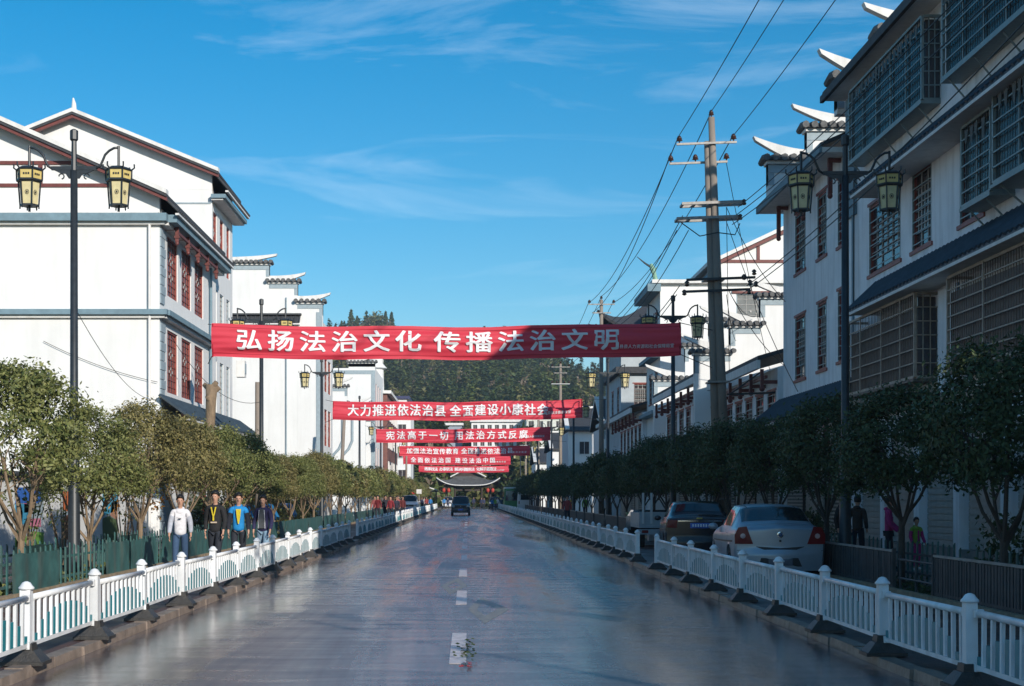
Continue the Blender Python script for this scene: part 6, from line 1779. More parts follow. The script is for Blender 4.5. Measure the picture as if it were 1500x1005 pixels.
# ================================================================ VEHICLES
def lerp_tab(tab, y):
    for i in range(len(tab) - 1):
        if tab[i][0] <= y <= tab[i + 1][0]:
            t = (y - tab[i][0]) / (tab[i + 1][0] - tab[i][0]); t = t * t * (3 - 2 * t) if False else t
            return tuple(a + (b - a) * t for a, b in zip(tab[i][1:], tab[i + 1][1:]))
    return tab[-1][1:] if y > tab[-1][0] else tab[0][1:]
def car(name, lab, cat, loc, rotz, paint_, spec, rearlight=True, plate='blue', emblem=False, grp=None):
    """spec: length, tab of (y, halfwidth, belt z, roof z, roof halfwidth); y from the rear bumper forward"""
    r_ = empty(name, loc, lab, cat, grp, rotz)
    tab, Ln = spec['tab'], spec['len']; zs = spec.get('sill', .20)
    wh = spec['wheels']; wr = spec.get('wr', .31)
    def sect(y, s):
        """s in 0..1 from sill up the side, over the roof centre line"""
        hw, zb, zr, rw = lerp_tab(tab, y)
        P = [(hw * .93, zs), (hw * .985, zs + .14), (hw, zs + (zb - zs) * .55), (hw * .985, zb - .06), (hw * .955, zb), (rw + (hw * .955 - rw) * .12, zb + (zr - zb) * .80), (rw * .93, zb + (zr - zb) * .94), (rw * .6, zr), (0, zr + .012)]
        if zr - zb < .12: P[5] = (hw * .92, zb + (zr - zb) * .4); P[6] = (hw * .80, zb + (zr - zb) * .75); P[7] = (hw * .5, zr)
        q = s * (len(P) - 1); i = min(int(q), len(P) - 2); t = q - i
        return (P[i][0] + (P[i + 1][0] - P[i][0]) * t, P[i][1] + (P[i + 1][1] - P[i][1]) * t)
    ys = sorted(set([round(t[0], 3) for t in tab] + [round(Ln * i / 44, 3) for i in range(45)]))
    NS = 32
    b = MB()
    def arch(x, y, z):
        for wy in wh:
            d = math.hypot(y - wy, z - wr)
            if d < wr + .06 and z < wr * 2 + .1 :
                z = max(z, wr + math.sqrt(max(0, (wr + .06) ** 2 - (y - wy) ** 2)))
        return z
    for side in (1, -1):
        i0 = len(b.v)
        for y in ys:
            for j in range(NS + 1):
                x, z = sect(y, j / NS)
                z2 = arch(x, y, z) if j < 14 else z
                b.v.append((side * x, y, z2))
        m_ = NS + 1
        for i in range(len(ys) - 1):
            for j in range(NS):
                a = i0 + i * m_ + j; b.f.append((a, a + 1, a + m_ + 1, a + m_) if side > 0 else (a, a + m_, a + m_ + 1, a + 1))
    # end caps, bulged: rear and front
    for ye, sg in ((ys[0], -1), (ys[-1], 1)):
        i0 = len(b.v); nx = 14
        rows_ = [sect(ye, j / NS) for j in range(NS + 1)]
        for (x, z) in rows_:
            for k in range(nx + 1):
                u = -1 + 2 * k / nx
                bl = spec.get('bulge', .07) * (1 - u * u) * (1 if z < .55 else .5)
                b.v.append((x * u, ye + sg * bl, z))
        for j in range(NS):
            for k in range(nx):
                a = i0 + j * (nx + 1) + k; b.f.append((a, a + 1, a + nx + 2, a + nx + 1))
    body = b.build('body', paint_, r_, True, local=True)
    def patch(nm, m, y0, y1, s0, s1, off=.006, side=None, nu=10, nv=8, cut=None):
        p = MB(); i = 0
        for sd in ((1, -1) if side is None else (side,)):
            def f(u, v):
                y = y0 + (y1 - y0) * u; s = s0 + (s1 - s0) * v
                if cut: y = cut(u, v)
                x, z = sect(y, s); x2, z2 = sect(y, min(1, s + .01)); x3, z3 = sect(y, max(0, s - .01))
                n = Vector((z2 - z3, 0, -(x2 - x3))).normalized()
                y_a = sect(y + .02, s); y_b = sect(y - .02, s)
                tv = Vector((y_a[0] - y_b[0], .04, y_a[1] - y_b[1])); sv = Vector((x2 - x3, 0, z2 - z3))
                nn = sv.cross(tv).normalized()
                if nn.dot(Vector((x, 0, z - .6))) < 0: nn = -nn
                return (sd * (x + nn.x * off), y + nn.y * off, z + nn.z * off)
            p.grid(f, nu, nv)
        return p.build(nm, m, r_, True, local=True)
    g = spec['glass']
    # rear window, windscreen (over the top of the section), side windows
    for nm, (y0, y1, s0) in (('rear_window', g['rear']), ('windscreen', g['front'])): patch(nm, M_glass, y0, y1, s0, 1.0)
    for (y0a, y0b, y1a, y1b) in g['side']:
        patch('side_window', M_glass, 0, 0, .53, .73, cut=lambda u, v, A=(y0a, y0b, y1a, y1b): (A[0] + (A[2] - A[0]) * v) * (1 - u) + (A[1] + (A[3] - A[1]) * v) * u)
    hw0, zb0, zr0, rw0 = lerp_tab(tab, 0)
    bu = spec.get('bulge', .07)
    def rearp(nm, m, pts, off=.012, end=0, par=None):
        """flat-ish piece on the rear (or front) face: list of (x, z)"""
        sg = -1 if end == 0 else 1; ye = 0 if end == 0 else Ln
        hwE = lerp_tab(tab, ye)[0]
        def yo(x, z): return ye + sg * (bu * (1 - min(1, (x / hwE)) ** 2) * (1 if z < .55 else .5) + off)
        q = MB(); n = len(pts); i = len(q.v)
        cx_, cz_ = sum(p[0] for p in pts) / n, sum(p[1] for p in pts) / n
        q.v.append((cx_, yo(cx_, cz_) + sg * .006, cz_)); q.v += [(x, yo(x, z), z) for x, z in pts]; q.v += [(x, yo(x, z) - sg * .03, z) for x, z in pts]
        for k in range(n):
            k2 = (k + 1) % n
            q.f.append((i, i + 1 + k, i + 1 + k2)); q.f.append((i + 1 + k, i + 1 + n + k, i + 1 + n + k2, i + 1 + k2))
        return q.build(nm, m, par or r_, local=True)
    spec['deco'](rearp, patch, r_)
    for wy in wh:
        for sx in (-1, 1):
            hw = lerp_tab(tab, wy)[0]
            wo = empty('wheel', (0, 0, 0)); wo.parent = r_; wo.location = (sx * (hw - .12), wy, wr)
            t = MB(); pts = []
            prof = [(wr * .62, -.10), (wr * .95, -.10), (wr, -.07), (wr, .07), (wr * .95, .10), (wr * .62, .10)]
            i0 = len(t.v); n = 24
            for rr_, xx in prof:
                for j in range(n): t.v.append((xx, rr_ * math.cos(2 * PI * j / n), rr_ * math.sin(2 * PI * j / n)))
            for a in range(len(prof) - 1):
                for j in range(n): t.f.append((i0 + a * n + j, i0 + a * n + (j + 1) % n, i0 + (a + 1) * n + (j + 1) % n, i0 + (a + 1) * n + j))
            t.build('tyre', M_tyre, wo, True, local=True)
            rm = MB()
            for j in range(n): rm.poly([(sx * .06, 0, 0), (sx * .085, wr * .63 * math.cos(2 * PI * j / n), wr * .63 * math.sin(2 * PI * j / n)), (sx * .085, wr * .63 * math.cos(2 * PI * (j + .8) / n), wr * .63 * math.sin(2 * PI * (j + .8) / n))])
            rm.build('rim', M_rim, wo, local=True)
    # mirrors
    for sx in (-1, 1):
        my = spec['mirror']; hw, zb, _, _ = lerp_tab(tab, my)
        MB().ball((sx * (hw + .07), my, zb + .08), .10, .06, .07, 10, 6).build('wing_mirror', paint_, r_, True, local=True)
    return r_
def doorlines(patch):
    for yy in (1.12, 2.0, 3.12): patch('door_gap', M_blackp, yy, yy + .014, .10, .50, .003, nu=1, nv=10)
    for yy in (1.25, 2.15): patch('door_handle', M_chrome, yy, yy + .16, .42, .445, .02, nu=2, nv=1)
    patch('side_moulding', M_blackp, .3, 4.0, .30, .315, .004, nu=14, nv=1)
def deco_silver(rp, patch, r_):
    for s_ in (-1, 1):
        t = rp('tail_light', M_tail, [(s_ * .62, 1.03), (s_ * .77, 1.01), (s_ * .84, .87), (s_ * .835, .70), (s_ * .50, .70), (s_ * .56, .86)], .014)
        rp('reversing_lens', mat('lens_pale', (0.55, 0.35, 0.33), .15), [(s_ * .69 + .05 * math.cos(a), .85 + .05 * math.sin(a)) for a in np.linspace(0, 2 * PI, 9)[:-1]], .03, par=t)
    rp('boot_lid_gap', M_blackp, [(-.45, .655), (-.30, .60), (.30, .60), (.45, .655), (.44, .645), (.29, .588), (-.29, .588), (-.44, .645)], .006)
    rp('emblem_ring', M_chrome, [(.058 * math.cos(a), .875 + .058 * math.sin(a)) for a in np.linspace(0, 2 * PI, 15)[:-1]], .02)
    rp('emblem_disc', mat('emblem_blue', (0.04, 0.08, 0.16), .3), [(.042 * math.cos(a), .875 + .042 * math.sin(a)) for a in np.linspace(0, 2 * PI, 13)[:-1]], .026)
    rp('lock', M_blackp, [(-.02, .74), (.02, .74), (.02, .78), (-.02, .78)], .012)
    rp('plate_recess', M_blackp, [(-.40, .28), (.40, .28), (.33, .44), (-.36, .44)], .008)
    rp('number_plate', mat('plate_dull', (0.10, 0.11, 0.14), .4), [(-.22, .30), (.22, .30), (.22, .42), (-.22, .42)], .016)
    rp('bumper_line', M_blackp, [(-.80, .575), (.80, .575), (.80, .585), (-.80, .585)], .005)
    patch('roof_gutter', M_blackp, .95, 3.0, .80, .815, .004)
    doorlines(patch)
sedan = dict(len=4.5, sill=.20, wheels=(.85, 3.55), wr=.31, bulge=.10, mirror=3.05,
    tab=[(0, .80, .93, .99, .70), (.10, .845, .96, 1.04, .68), (.42, .855, .96, 1.06, .66), (.52, .855, .95, 1.09, .64), (1.15, .865, .93, 1.38, .60), (1.5, .865, .92, 1.42, .60), (2.3, .865, .91, 1.435, .61), (2.75, .865, .90, 1.38, .60), (3.5, .86, .89, 1.00, .66), (4.1, .84, .82, .88, .66), (4.5, .76, .66, .70, .62)],
    glass=dict(rear=(.60, 1.17, .66), front=(2.72, 3.45, .66), side=[(1.0, 1.95, 1.30, 1.95), (2.02, 3.10, 2.02, 2.80)]), deco=deco_silver)
M_silver = mat('silver_paint', (0.29, 0.335, 0.39), .28, .3, var=.06, vscale=4)
car('silver_sedan', 'silver saloon car with round rear badge parked behind the right barrier', 'car', (5.86, 26.7, .08), R(-4.0), M_silver, sedan)
def deco_black(rp, patch, r_):
    for s_ in (-1, 1):
        rp('tail_light', M_tail, [(s_ * .56, 1.0), (s_ * .80, 1.02), (s_ * .83, .82), (s_ * .58, .80)], .014)
    rp('chrome_strip', M_chrome, [(-.55, .965), (.55, .965), (.55, .995), (-.55, .995)], .014)
    rp('boot_lid_gap', M_blackp, [(-.56, .64), (.56, .64), (.56, .65), (-.56, .65)], .006)
    pl = rp('number_plate', M_plateb, [(-.24, .80), (.24, .80), (.24, .93), (-.24, .93)], .014)
    v_ = []
    for i in range(6): rp('plate_digit', M_platew, [(-.19 + .066 * i, .83), (-.155 + .066 * i, .83), (-.155 + .066 * i, .90), (-.19 + .066 * i, .90)], .024, par=pl)
    doorlines(patch)
    rp('sticker', mat('sticker_yellow', (0.6, 0.4, 0.08), .5), [(-.08, 1.035), (.06, 1.035), (.06, 1.065), (-.08, 1.065)], .01)
black_spec = dict(sedan); black_spec['deco'] = deco_black; black_spec['bulge'] = .08
black_spec['tab'] = [(0, .82, .98, 1.04, .72), (.10, .86, 1.01, 1.09, .70), (.36, .87, 1.01, 1.11, .68), (.46, .87, 1.00, 1.14, .66), (1.0, .88, .98, 1.43, .62), (1.5, .88, .96, 1.475, .63), (2.3, .88, .95, 1.48, .63), (2.75, .88, .94, 1.43, .62), (3.6, .87, .92, 1.02, .68), (4.2, .85, .85, .90, .68), (4.5, .78, .68, .72, .64)]
M_blackcar = mat('black_paint', (0.014, 0.015, 0.02), .2, .0, spec=.4)
car('black_sedan', 'black saloon car with blue number plate parked ahead of the silver one', 'car', (5.86, 35.9, .08), R(-5.5), M_blackcar, black_spec)
# oncoming dark car
def deco_front(rp, patch, r_):
    for s_ in (-1, 1): rp('headlight', mat('head_lens', (0.35, 0.38, 0.4), .1), [(s_ * .55, .78), (s_ * .84, .80), (s_ * .85, .94), (s_ * .56, .92)], .015, 1)
    rp('grille', M_blackp, [(-.5, .72), (.5, .72), (.5, .90), (-.5, .90)], .012, 1)
    rp('emblem', M_chrome, [(-.06, .80), (.06, .80), (0, .90)], .02, 1)
    rp('number_plate', M_plateb, [(-.22, .48), (.22, .48), (.22, .62), (-.22, .62)], .015, 1)
    rp('lower_bumper', M_blackp, [(-.85, .26), (.85, .26), (.85, .42), (-.85, .42)], .01, 1)
suv = dict(len=4.6, sill=.28, wheels=(.8, 3.65), wr=.36, bulge=.06, mirror=3.1,
    tab=[(0, .88, 1.10, 1.60, .66), (.1, .90, 1.10, 1.74, .68), (1.5, .91, 1.10, 1.78, .70), (2.6, .91, 1.09, 1.76, .70), (3.35, .91, 1.07, 1.16, .74), (4.3, .90, 1.0, 1.06, .74), (4.6, .86, .90, .96, .72)],
    glass=dict(rear=(.0, .08, .62), front=(2.62, 3.30, .63), side=[(.4, 1.7, .5, 1.7), (1.8, 3.0, 1.8, 2.6)]), deco=deco_front)
M_navy = mat('navy_paint', (0.012, 0.02, 0.032), .18, .3, spec=.7)
car('dark_suv', 'dark blue car driving towards the viewer down the middle of the road', 'car', (-.65, 135.2, 0), PI, M_navy, suv)
M_whitecar = mat('white_paint', (0.75, 0.76, 0.77), .25)
car('white_car', 'white car behind the far left barrier beside the red canopy', 'car', (-5.6, 139, .08), PI, M_whitecar, suv)
# pale pickup ahead of the black car
pk = empty('flatbed_truck', (6.0, 44.6, .08), 'small pale flatbed truck with two rear posts parked ahead of the black car', 'truck')
M_pale = mat('pale_truck_paint', (0.30, 0.34, 0.37), .4, var=.2, vscale=3)
MB().box(-.62, .72, 0, 2.4, .62, .70).build('bed_floor', M_pale, pk, local=True)
MB().box(-.62, .72, 0, .05, .703, 1.12).build('tailgate', M_pale, pk, local=True)
for x in (-.62, .68): MB().box(x, x + .04, .053, 2.4, .703, 1.10).build('bed_side', M_pale, pk, local=True)
for x in (-.5, -.24): MB().box(x - .035, x + .035, -.03, .0, .75, 1.72).build('rear_post', mat('post_pale', (0.5, 0.5, 0.5), .5), pk, local=True)
MB().box(-.70, .80, -.12, .0, .42, .58).build('rear_bumper', M_pale, pk, local=True)
MB().box(-.6, .7, 2.45, 3.9, .5, .95).build('cab', M_navy, pk, local=True)
MB().hexa([(-.58, 2.5, .953), (.68, 2.5, .953), (.68, 3.7, .953), (-.58, 3.7, .953), (-.5, 2.55, 1.16), (.6, 2.55, 1.16), (.6, 3.3, 1.16), (-.5, 3.3, 1.16)]).build('cab_top', M_glass, pk, local=True)
for x, y in ((-.5, .5), (.6, .5), (-.5, 3.2), (.6, 3.2)): MB().tube([(x - .09, y, .27), (x + .09, y, .27)], .27, 16).build('wheel', M_tyre, pk, local=True)
for x in (-.45, .55): MB().box(x - .1, x + .1, -.125, -.121, .46, .55).build('tail_light', M_tail, pk, local=True)
# bins further along
bn = empty('green_bin', (6.3, 53.5, .08), 'tall green wheeled bin standing by the right kerb fence', 'bin')
MB().hexa([(-.22, -.22, .08), (.22, -.22, .08), (.22, .22, .08), (-.22, .22, .08), (-.3, -.3, .95), (.3, -.3, .95), (.3, .3, .95), (-.3, .3, .95)]).build('bin_body', mat('bin_green', (0.03, 0.16, 0.05), .5), bn, local=True)
MB().box(-.32, .32, -.33, .33, .953, 1.02).build('lid', mat('bin_green', (0.03, 0.16, 0.05), .5), bn, local=True)
MB().tube([(-.2, .3, .1), (.2, .3, .1)], .09, 10).build('wheel', M_tyre, bn, local=True)
bx = empty('stone_bin', (6.75, 51.0, .08), 'grey boxy waste bin beside the green bin', 'bin')
MB().box(-.28, .28, -.3, .3, .02, .95).build('bin_body', M_slattop, bx, local=True); MB().box(-.32, .32, -.34, .34, .953, 1.03).build('lid', M_slattop, bx, local=True)
MB().box(-.2, .2, -.304, -.301, .6, .8).build('slot', M_blackp, bx, local=True)
# green bus and grey van by the gate
bs = empty('green_bus', (5.9, 182, .05), 'green and white bus stopped at the right before the gate pavilion', 'bus')
M_busg = mat('bus_green', (0.03, 0.22, 0.06), .3)
MB().hexa([(-1.2, 0, .35), (1.2, 0, .35), (1.2, 9, .35), (-1.2, 9, .35), (-1.18, .1, 2.75), (1.18, .1, 2.75), (1.18, 9, 2.75), (-1.18, 9, 2.75)]).build('body', M_busg, bs, local=True)
MB().box(-1.1, 1.1, .3, 8.8, 2.753, 2.95).build('roof_pod', mat('bus_white', (.7, .72, .7), .4), bs, local=True)
MB().hexa([(-1.05, -.02, 1.2), (1.05, -.02, 1.2), (1.05, .03, 1.2), (-1.05, .03, 1.2), (-1.02, .06, 2.45), (1.02, .06, 2.45), (1.02, .11, 2.45), (-1.02, .11, 2.45)]).build('windscreen', M_glass, bs, local=True)
for i in range(5): MB().box(-1.215, -1.205, .8 + 1.6 * i, 2.2 + 1.6 * i, 1.35, 2.35).build('side_window', M_glass, bs, local=True)
for x, y in ((-1.05, 1.6), (1.05, 1.6), (-1.05, 7.2), (1.05, 7.2)): MB().tube([(x - .13, y, .45), (x + .13, y, .45)], .45, 16).build('wheel', M_tyre, bs, local=True)
vn = empty('grey_van', (7.0, 172, .08), 'grey white van parked beside the green bus', 'van')
MB().hexa([(-.9, 0, .3), (.9, 0, .3), (.9, 4.2, .3), (-.9, 4.2, .3), (-.82, .15, 2.2), (.82, .15, 2.2), (.82, 3.4, 2.2), (-.82, 3.4, 2.2)]).build('body', mat('van_grey', (.55, .57, .58), .35), vn, local=True)
MB().hexa([(-.6, .05, 1.3), (.6, .05, 1.3), (.6, .1, 1.3), (-.6, .1, 1.3), (-.56, .105, 1.9), (.56, .105, 1.9), (.56, .15, 1.9), (-.56, .15, 1.9)]).build('rear_window', M_glass, vn, local=True)
for x, y in ((-.8, .7), (.8, .7), (-.8, 3.4), (.8, 3.4)): MB().tube([(x - .1, y, .32), (x + .1, y, .32)], .32, 14).build('wheel', M_tyre, vn, local=True)
for x in (-.78, .78): MB().box(x - .06, x + .06, -.0, .03, .8, 1.15).build('tail_light', M_tail, vn, local=True)
# red canopy on the left, traffic camera box
ct = empty('red_canopy', (-6.9, 162, .08), 'small red peaked canopy behind the white car on the left', 'canopy')
MB().lathe((0, 0, 2.0), [(1.25, 0), (.6, .35), (.06, .8)], 4, PI / 4).build('canopy_top', mat('canopy_red', (0.55, 0.02, 0.02), .6), ct, local=True)
for x in (-.8, .8):
    for y in (-.8, .8): MB().tube([(x, y, 0), (x, y, 2.0)], .03, 6).build('leg', M_steel, ct, local=True)
um = empty('white_kiosk_sign', (-5.4, 158, .08), 'white signboard on a post behind the left barrier near the gate', 'sign')
MB().box(-.28, .28, -.05, .05, 2.0, 2.5).build('board', M_trimw, um, local=True); MB().tube([(0, 0, 0), (0, 0, 1.9)], .05, 8).build('post', M_steel, um, local=True)

# ================================================================ PEOPLE
def skin_mesh(name, verts, edges, radii, m, root=0, sub=2):
    key = (name, tuple(tuple(round(c, 3) for c in v) for v in verts), tuple(str(r) for r in radii))
    if key in CACHE:
        c_ = CACHE[key].copy(); c_.materials.clear(); c_.materials.append(m); return c_
    me = bpy.data.meshes.new(name); me.from_pydata(verts, edges, []); me.update()
    o = bpy.data.objects.new(name, me); C.objects.link(o)
    md = o.modifiers.new('skin', 'SKIN'); md.use_smooth_shade = True
    for i, r in enumerate(radii):
        sv = me.skin_vertices[0].data[i]
        sv.radius = r if isinstance(r, (tuple, list)) else (r, r)
        sv.use_root = (i == root)
    sm = o.modifiers.new('sub', 'SUBSURF'); sm.levels = sub; sm.render_levels = sub
    bpy.context.view_layer.update()
    out_ = bpy.data.meshes.new_from_object(o.evaluated_get(bpy.context.evaluated_depsgraph_get()))
    out_.name = name; bpy.data.objects.remove(o); bpy.data.meshes.remove(me)
    out_.materials.clear(); out_.materials.append(m)
    for p in out_.polygons: p.material_index = 0
    out_.shade_smooth()
    CACHE[key] = out_
    return out_
def person(lab, x, y, rotz, H, top_m, leg_m, shirt_m=None, sleeve_m=None, stride=.16, arms=(.10, -.10), shoe_m=None, logo=None, collar=None, fingers=True, tilt=0.0, z=.08, sitting=False, hem=.53, grp=None, hair=True):
    """facing local -y; H standing height"""
    k = H / 1.7
    r_ = empty('person', (x, y, z), lab, 'person', grp, rotz)
    r_.scale = (k, k, k)
    st = stride
    hipz, kz = .88, .48
    J = {}
    if sitting: hipz = .5
    J['pel'] = (0, 0, hipz + .04); J['sp'] = (0, -.01, hipz + .22); J['ch'] = (0, 0, hipz + .40); J['nb'] = (0, .005, hipz + .53); J['nk'] = (0, -.01, hipz + .575)
    hd = hipz + .575
    J['h0'] = (0, -.02, hd + .05); J['h1'] = (0, -.022, hd + .12); J['h2'] = (0, -.012, hd + .18)
    for s_, nm, ph in ((-1, 'l', 1), (1, 'r', -1)):
        J['hip' + nm] = (s_ * .085, 0, hipz - .02)
        if sitting:
            J['kn' + nm] = (s_ * .12, -.38, hipz); J['an' + nm] = (s_ * .12, -.36, .08); J['to' + nm] = (s_ * .13, -.50, .04)
        else:
            fy = -st * ph; bend = .04 if ph < 0 else .0
            J['kn' + nm] = (s_ * .09, fy * .55 - .02, kz + .01); J['an' + nm] = (s_ * .088, fy, .085 + (.03 if ph < 0 else 0)); J['to' + nm] = (s_ * .10, fy - .13, .035)
        sw = arms[0] if s_ < 0 else arms[1]
        J['sh' + nm] = (s_ * .15, .005, hipz + .465); J['el' + nm] = (s_ * .21, -sw * .3 + .035, hipz + .20); J['wr' + nm] = (s_ * .215, -sw - .05, hipz - .02)
        w_ = Vector(J['wr' + nm]); J['pa' + nm] = tuple(w_ + Vector((0, -.01 - .01 * sw, -.075)))
    names = []; V = []; E = []; Rr = []
    def add(n_, r, par=None):
        names.append(n_); V.append(J[n_]); Rr.append(r)
        if par: E.append((names.index(par), len(V) - 1))
    add('pel', (.06, .05)); add('sp', (.08, .06), 'pel'); add('ch', (.10, .07), 'sp'); add('nb', (.05, .045), 'ch'); add('nk', .048, 'nb')
    add('h0', (.062, .075), 'nk'); add('h1', (.075, .092), 'h0'); add('h2', (.055, .068), 'h1')
    for nm in 'lr':
        add('hip' + nm, .045, 'pel'); add('kn' + nm, .042, 'hip' + nm); add('an' + nm, .037, 'kn' + nm); add('to' + nm, (.038, .028), 'an' + nm)
        add('sh' + nm, .040, 'ch'); add('el' + nm, .033, 'sh' + nm); add('wr' + nm, .025, 'el' + nm); add('pa' + nm, (.035, .017), 'wr' + nm)
    bm_ = skin_mesh('body', V, E, Rr, M_skin)
    body = place(bm_, 'body', r_)
    if fingers:
        for s_, nm in ((-1, 'l'), (1, 'r')):
            p = Vector(J['pa' + nm]); f = MB()
            for q, (dy, ln_) in enumerate(((-.026, .062), (-.009, .072), (.009, .068), (.026, .052))):
                a = p + Vector((0, dy, -.015)); f.tube([a, a + Vector((-s_ * .006, 0, -ln_ * .55)), a + Vector((-s_ * .022, 0, -ln_))], [.0095, .009, .007], 6)
            a = p + Vector((-s_ * .004, -.026, .03)); f.tube([a, a + Vector((-s_ * .01, -.026, -.025)), a + Vector((-s_ * .014, -.028, -.052))], [.011, .010, .008], 6)
            f.build('fingers', M_skin, r_, True, local=True)
    # face
    hz = hd + .105
    fc = MB(); fc.tube([(0, -.112, hz + .02), (0, -.128, hz - .02), (0, -.112, hz - .028)], [.007, .013, .009], 6)
    for s_ in (-1, 1): fc.ball((s_ * .078, -.015, hz), .012, .022, .032, 6, 5)
    fc.build('nose_and_ears', M_skin, r_, True, local=True)
    ey = MB()
    for s_ in (-1, 1): ey.ball((s_ * .030, -.104, hz + .012), .012, .006, .006, 6, 4)
    ey.build('eyes', M_hair, r_, local=True)
    MB().ball((0, -.104, hz - .052), .022, .006, .005, 8, 4).build('mouth', mat('lips', (0.30, 0.10, 0.09), .5), r_, local=True)
    # hair
    if hair:
        hb_ = MB()
        def fh(u, v):
            th = 2 * PI * u; ph = PI / 2 * (1 - v)
            front = max(0, -math.sin(th))
            low = -.50 + 1.02 * front ** .6
            ph2 = low + (PI / 2 - low) * (1 - v)
            rr_ = 1 + .13 * mnoise.noise(Vector((math.cos(th) * 3, math.sin(th) * 3, v * 4 + x)))
            return (.089 * math.cos(th) * math.cos(ph2) * rr_, -.008 + .112 * math.sin(th) * math.cos(ph2) * rr_, hz + .035 + .118 * math.sin(ph2) * rr_)
        hb_.grid(fh, 20, 7); o = hb_.build('hair', M_hair, r_, True, local=True)
        md = o.modifiers.new('thick', 'SOLIDIFY'); md.thickness = .012; md.offset = 1
    # trousers
    V2 = [J['pel']]; E2 = []; R2 = [(.120, .092)]
    for nm in 'lr':
        i = len(V2)
        an = Vector(J['an' + nm]); kn = Vector(J['kn' + nm])
        V2 += [tuple(Vector(J['hip' + nm]) + Vector((0, 0, -.03))), tuple(kn), tuple(an + (kn - an) * .08)]; R2 += [.094, .070, .058]; E2 += [(0, i), (i, i + 1), (i + 1, i + 2)]
    place(skin_mesh('trousers', V2, E2, R2, leg_m), 'trousers', r_)
    for nm in 'lr':
        a, t = Vector(J['an' + nm]), Vector(J['to' + nm])
        s_ = MB(); s_.ball(tuple((a * .55 + t * .45) + Vector((0, -.01, -.012))), .048, .135, .045, 10, 6); s_.build('shoe', shoe_m or M_whitecar, r_, True, local=True)
    # jacket: trunk, shoulders and arms in one surface
    hz2 = Vector(J['pel']) + Vector((0, 0, -.02 - (hem - .44)))
    V3 = [tuple(hz2), J['sp'], J['ch'], J['nb']]; E3 = [(0, 1), (1, 2), (2, 3)]; R3 = [(.140, .105), (.140, .105), (.155, .110), (.070, .068)]
    for nm in 'lr':
        i = len(V3); s0 = Vector(J['sh' + nm]); el = Vector(J['el' + nm]); wr_ = Vector(J['wr' + nm])
        mid = Vector(J['ch']).lerp(s0, .6) + Vector((0, 0, .03))
        V3 += [tuple(mid), tuple(s0 + Vector((0, 0, -.005))), tuple(el), tuple(el.lerp(wr_, .9))]
        E3 += [(2, i), (i, i + 1), (i + 1, i + 2), (i + 2, i + 3)]; R3 += [(.075, .075), (.068, .070), .055, .042]
    place(skin_mesh('jacket', V3, E3, R3, top_m, root=1), 'jacket', r_)
    if sleeve_m:
        for nm in 'lr':
            s0 = Vector(J['sh' + nm]); el = Vector(J['el' + nm]); wr_ = Vector(J['wr' + nm])
            Vs = [tuple(s0.lerp(el, .12)), tuple(el), tuple(el.lerp(wr_, .93))]
            place(skin_mesh('sleeve', Vs, [(0, 1), (1, 2)], [.070, .060, .046], sleeve_m, root=0), 'sleeve', r_)
    zc = hipz + .28
    if shirt_m:
        q = MB()
        def fs(u, v):
            a = (-.5 + u) * 1.15; zz = hipz - .02 + .50 * v; wd = 1.0 - .45 * v ** 3
            return (.16 * math.sin(a) * wd, -.118 * math.cos(a * .8) - .018 + .03 * v ** 2, zz)
        q.grid(fs, 8, 8); o = q.build('shirt_front', shirt_m, r_, True, local=True)
        md = o.modifiers.new('thick', 'SOLIDIFY'); md.thickness = .012; md.offset = 0
    hdm = MB(); hdm.ball((0, .055, hipz + .525), .095, .06, .05, 10, 6); hdm.ball((0, .005, hipz + .455), .145, .088, .085, 12, 6); hdm.build('hood', top_m, r_, True, local=True)
    if collar:
        MB().lathe((0, .0, hipz + .53), [(.085, 0), (.075, .05), (.065, .06)], 12).build('collar', collar, r_, True, local=True)
    if logo:
        for (nm_, m_, pts) in logo:
            q = MB()
            P = [(px, -.158 + .25 * abs(px) ** 1.3 + .02 * max(0, (pz - .3)), hipz + pz) for px, pz in pts]
            q.poly(P); q.poly([(a, b + .012, c) for a, b, c in P][::-1]); q.build(nm_, m_, r_, local=True)
    return r_
Mf = lambda n_, c, r=.85: mat(n_, c, r, var=.18, vscale=14)
jeans = Mf('jeans_blue', (0.035, 0.075, 0.15)); dark_tr = Mf('trousers_dark', (0.018, 0.022, 0.032)); pale_j = Mf('jeans_pale', (0.22, 0.34, 0.45))
navy = Mf('jacket_navy', (0.025, 0.022, 0.075)); blk = Mf('hoodie_black', (0.014, 0.014, 0.016)); blue = Mf('jacket_blue', (0.01, 0.22, 0.52)); white = Mf('sweater_white', (0.68, 0.67, 0.70)); yel = Mf('shirt_yellow', (0.60, 0.47, 0.02)); greysh = Mf('shirt_grey', (0.075, 0.08, 0.085)); palegrey = Mf('sleeve_grey', (0.42, 0.44, 0.50))
person('young man in white sweater with grey sleeves and blue jeans walking leftmost of four', -5.86, 29.0, .12, 1.63, white, jeans, None, palegrey, .22, (.16, -.12), logo=[('chest_print', blk, [(-.03, .30), (.03, .30), (.03, .32), (-.03, .32)])])
person('young man in black hoodie with yellow print walking second from left', -5.25, 29.6, -.1, 1.72, blk, dark_tr, None, None, -.18, (-.06, .14), logo=[('yellow_strap', yel, [(-.06, .48), (-.035, .48), (-.005, .33), (-.02, .30)]), ('yellow_strap', yel, [(.035, .48), (.06, .48), (.02, .30), (.005, .33)]), ('yellow_print', yel, [(-.015, .2), (.015, .2), (.015, .33), (-.015, .33)]), ('pale_print', mat('print_tan', (.5, .4, .3), .8), [(-.06, .15), (.07, .15), (.07, .18), (-.06, .18)])], shoe_m=blk)
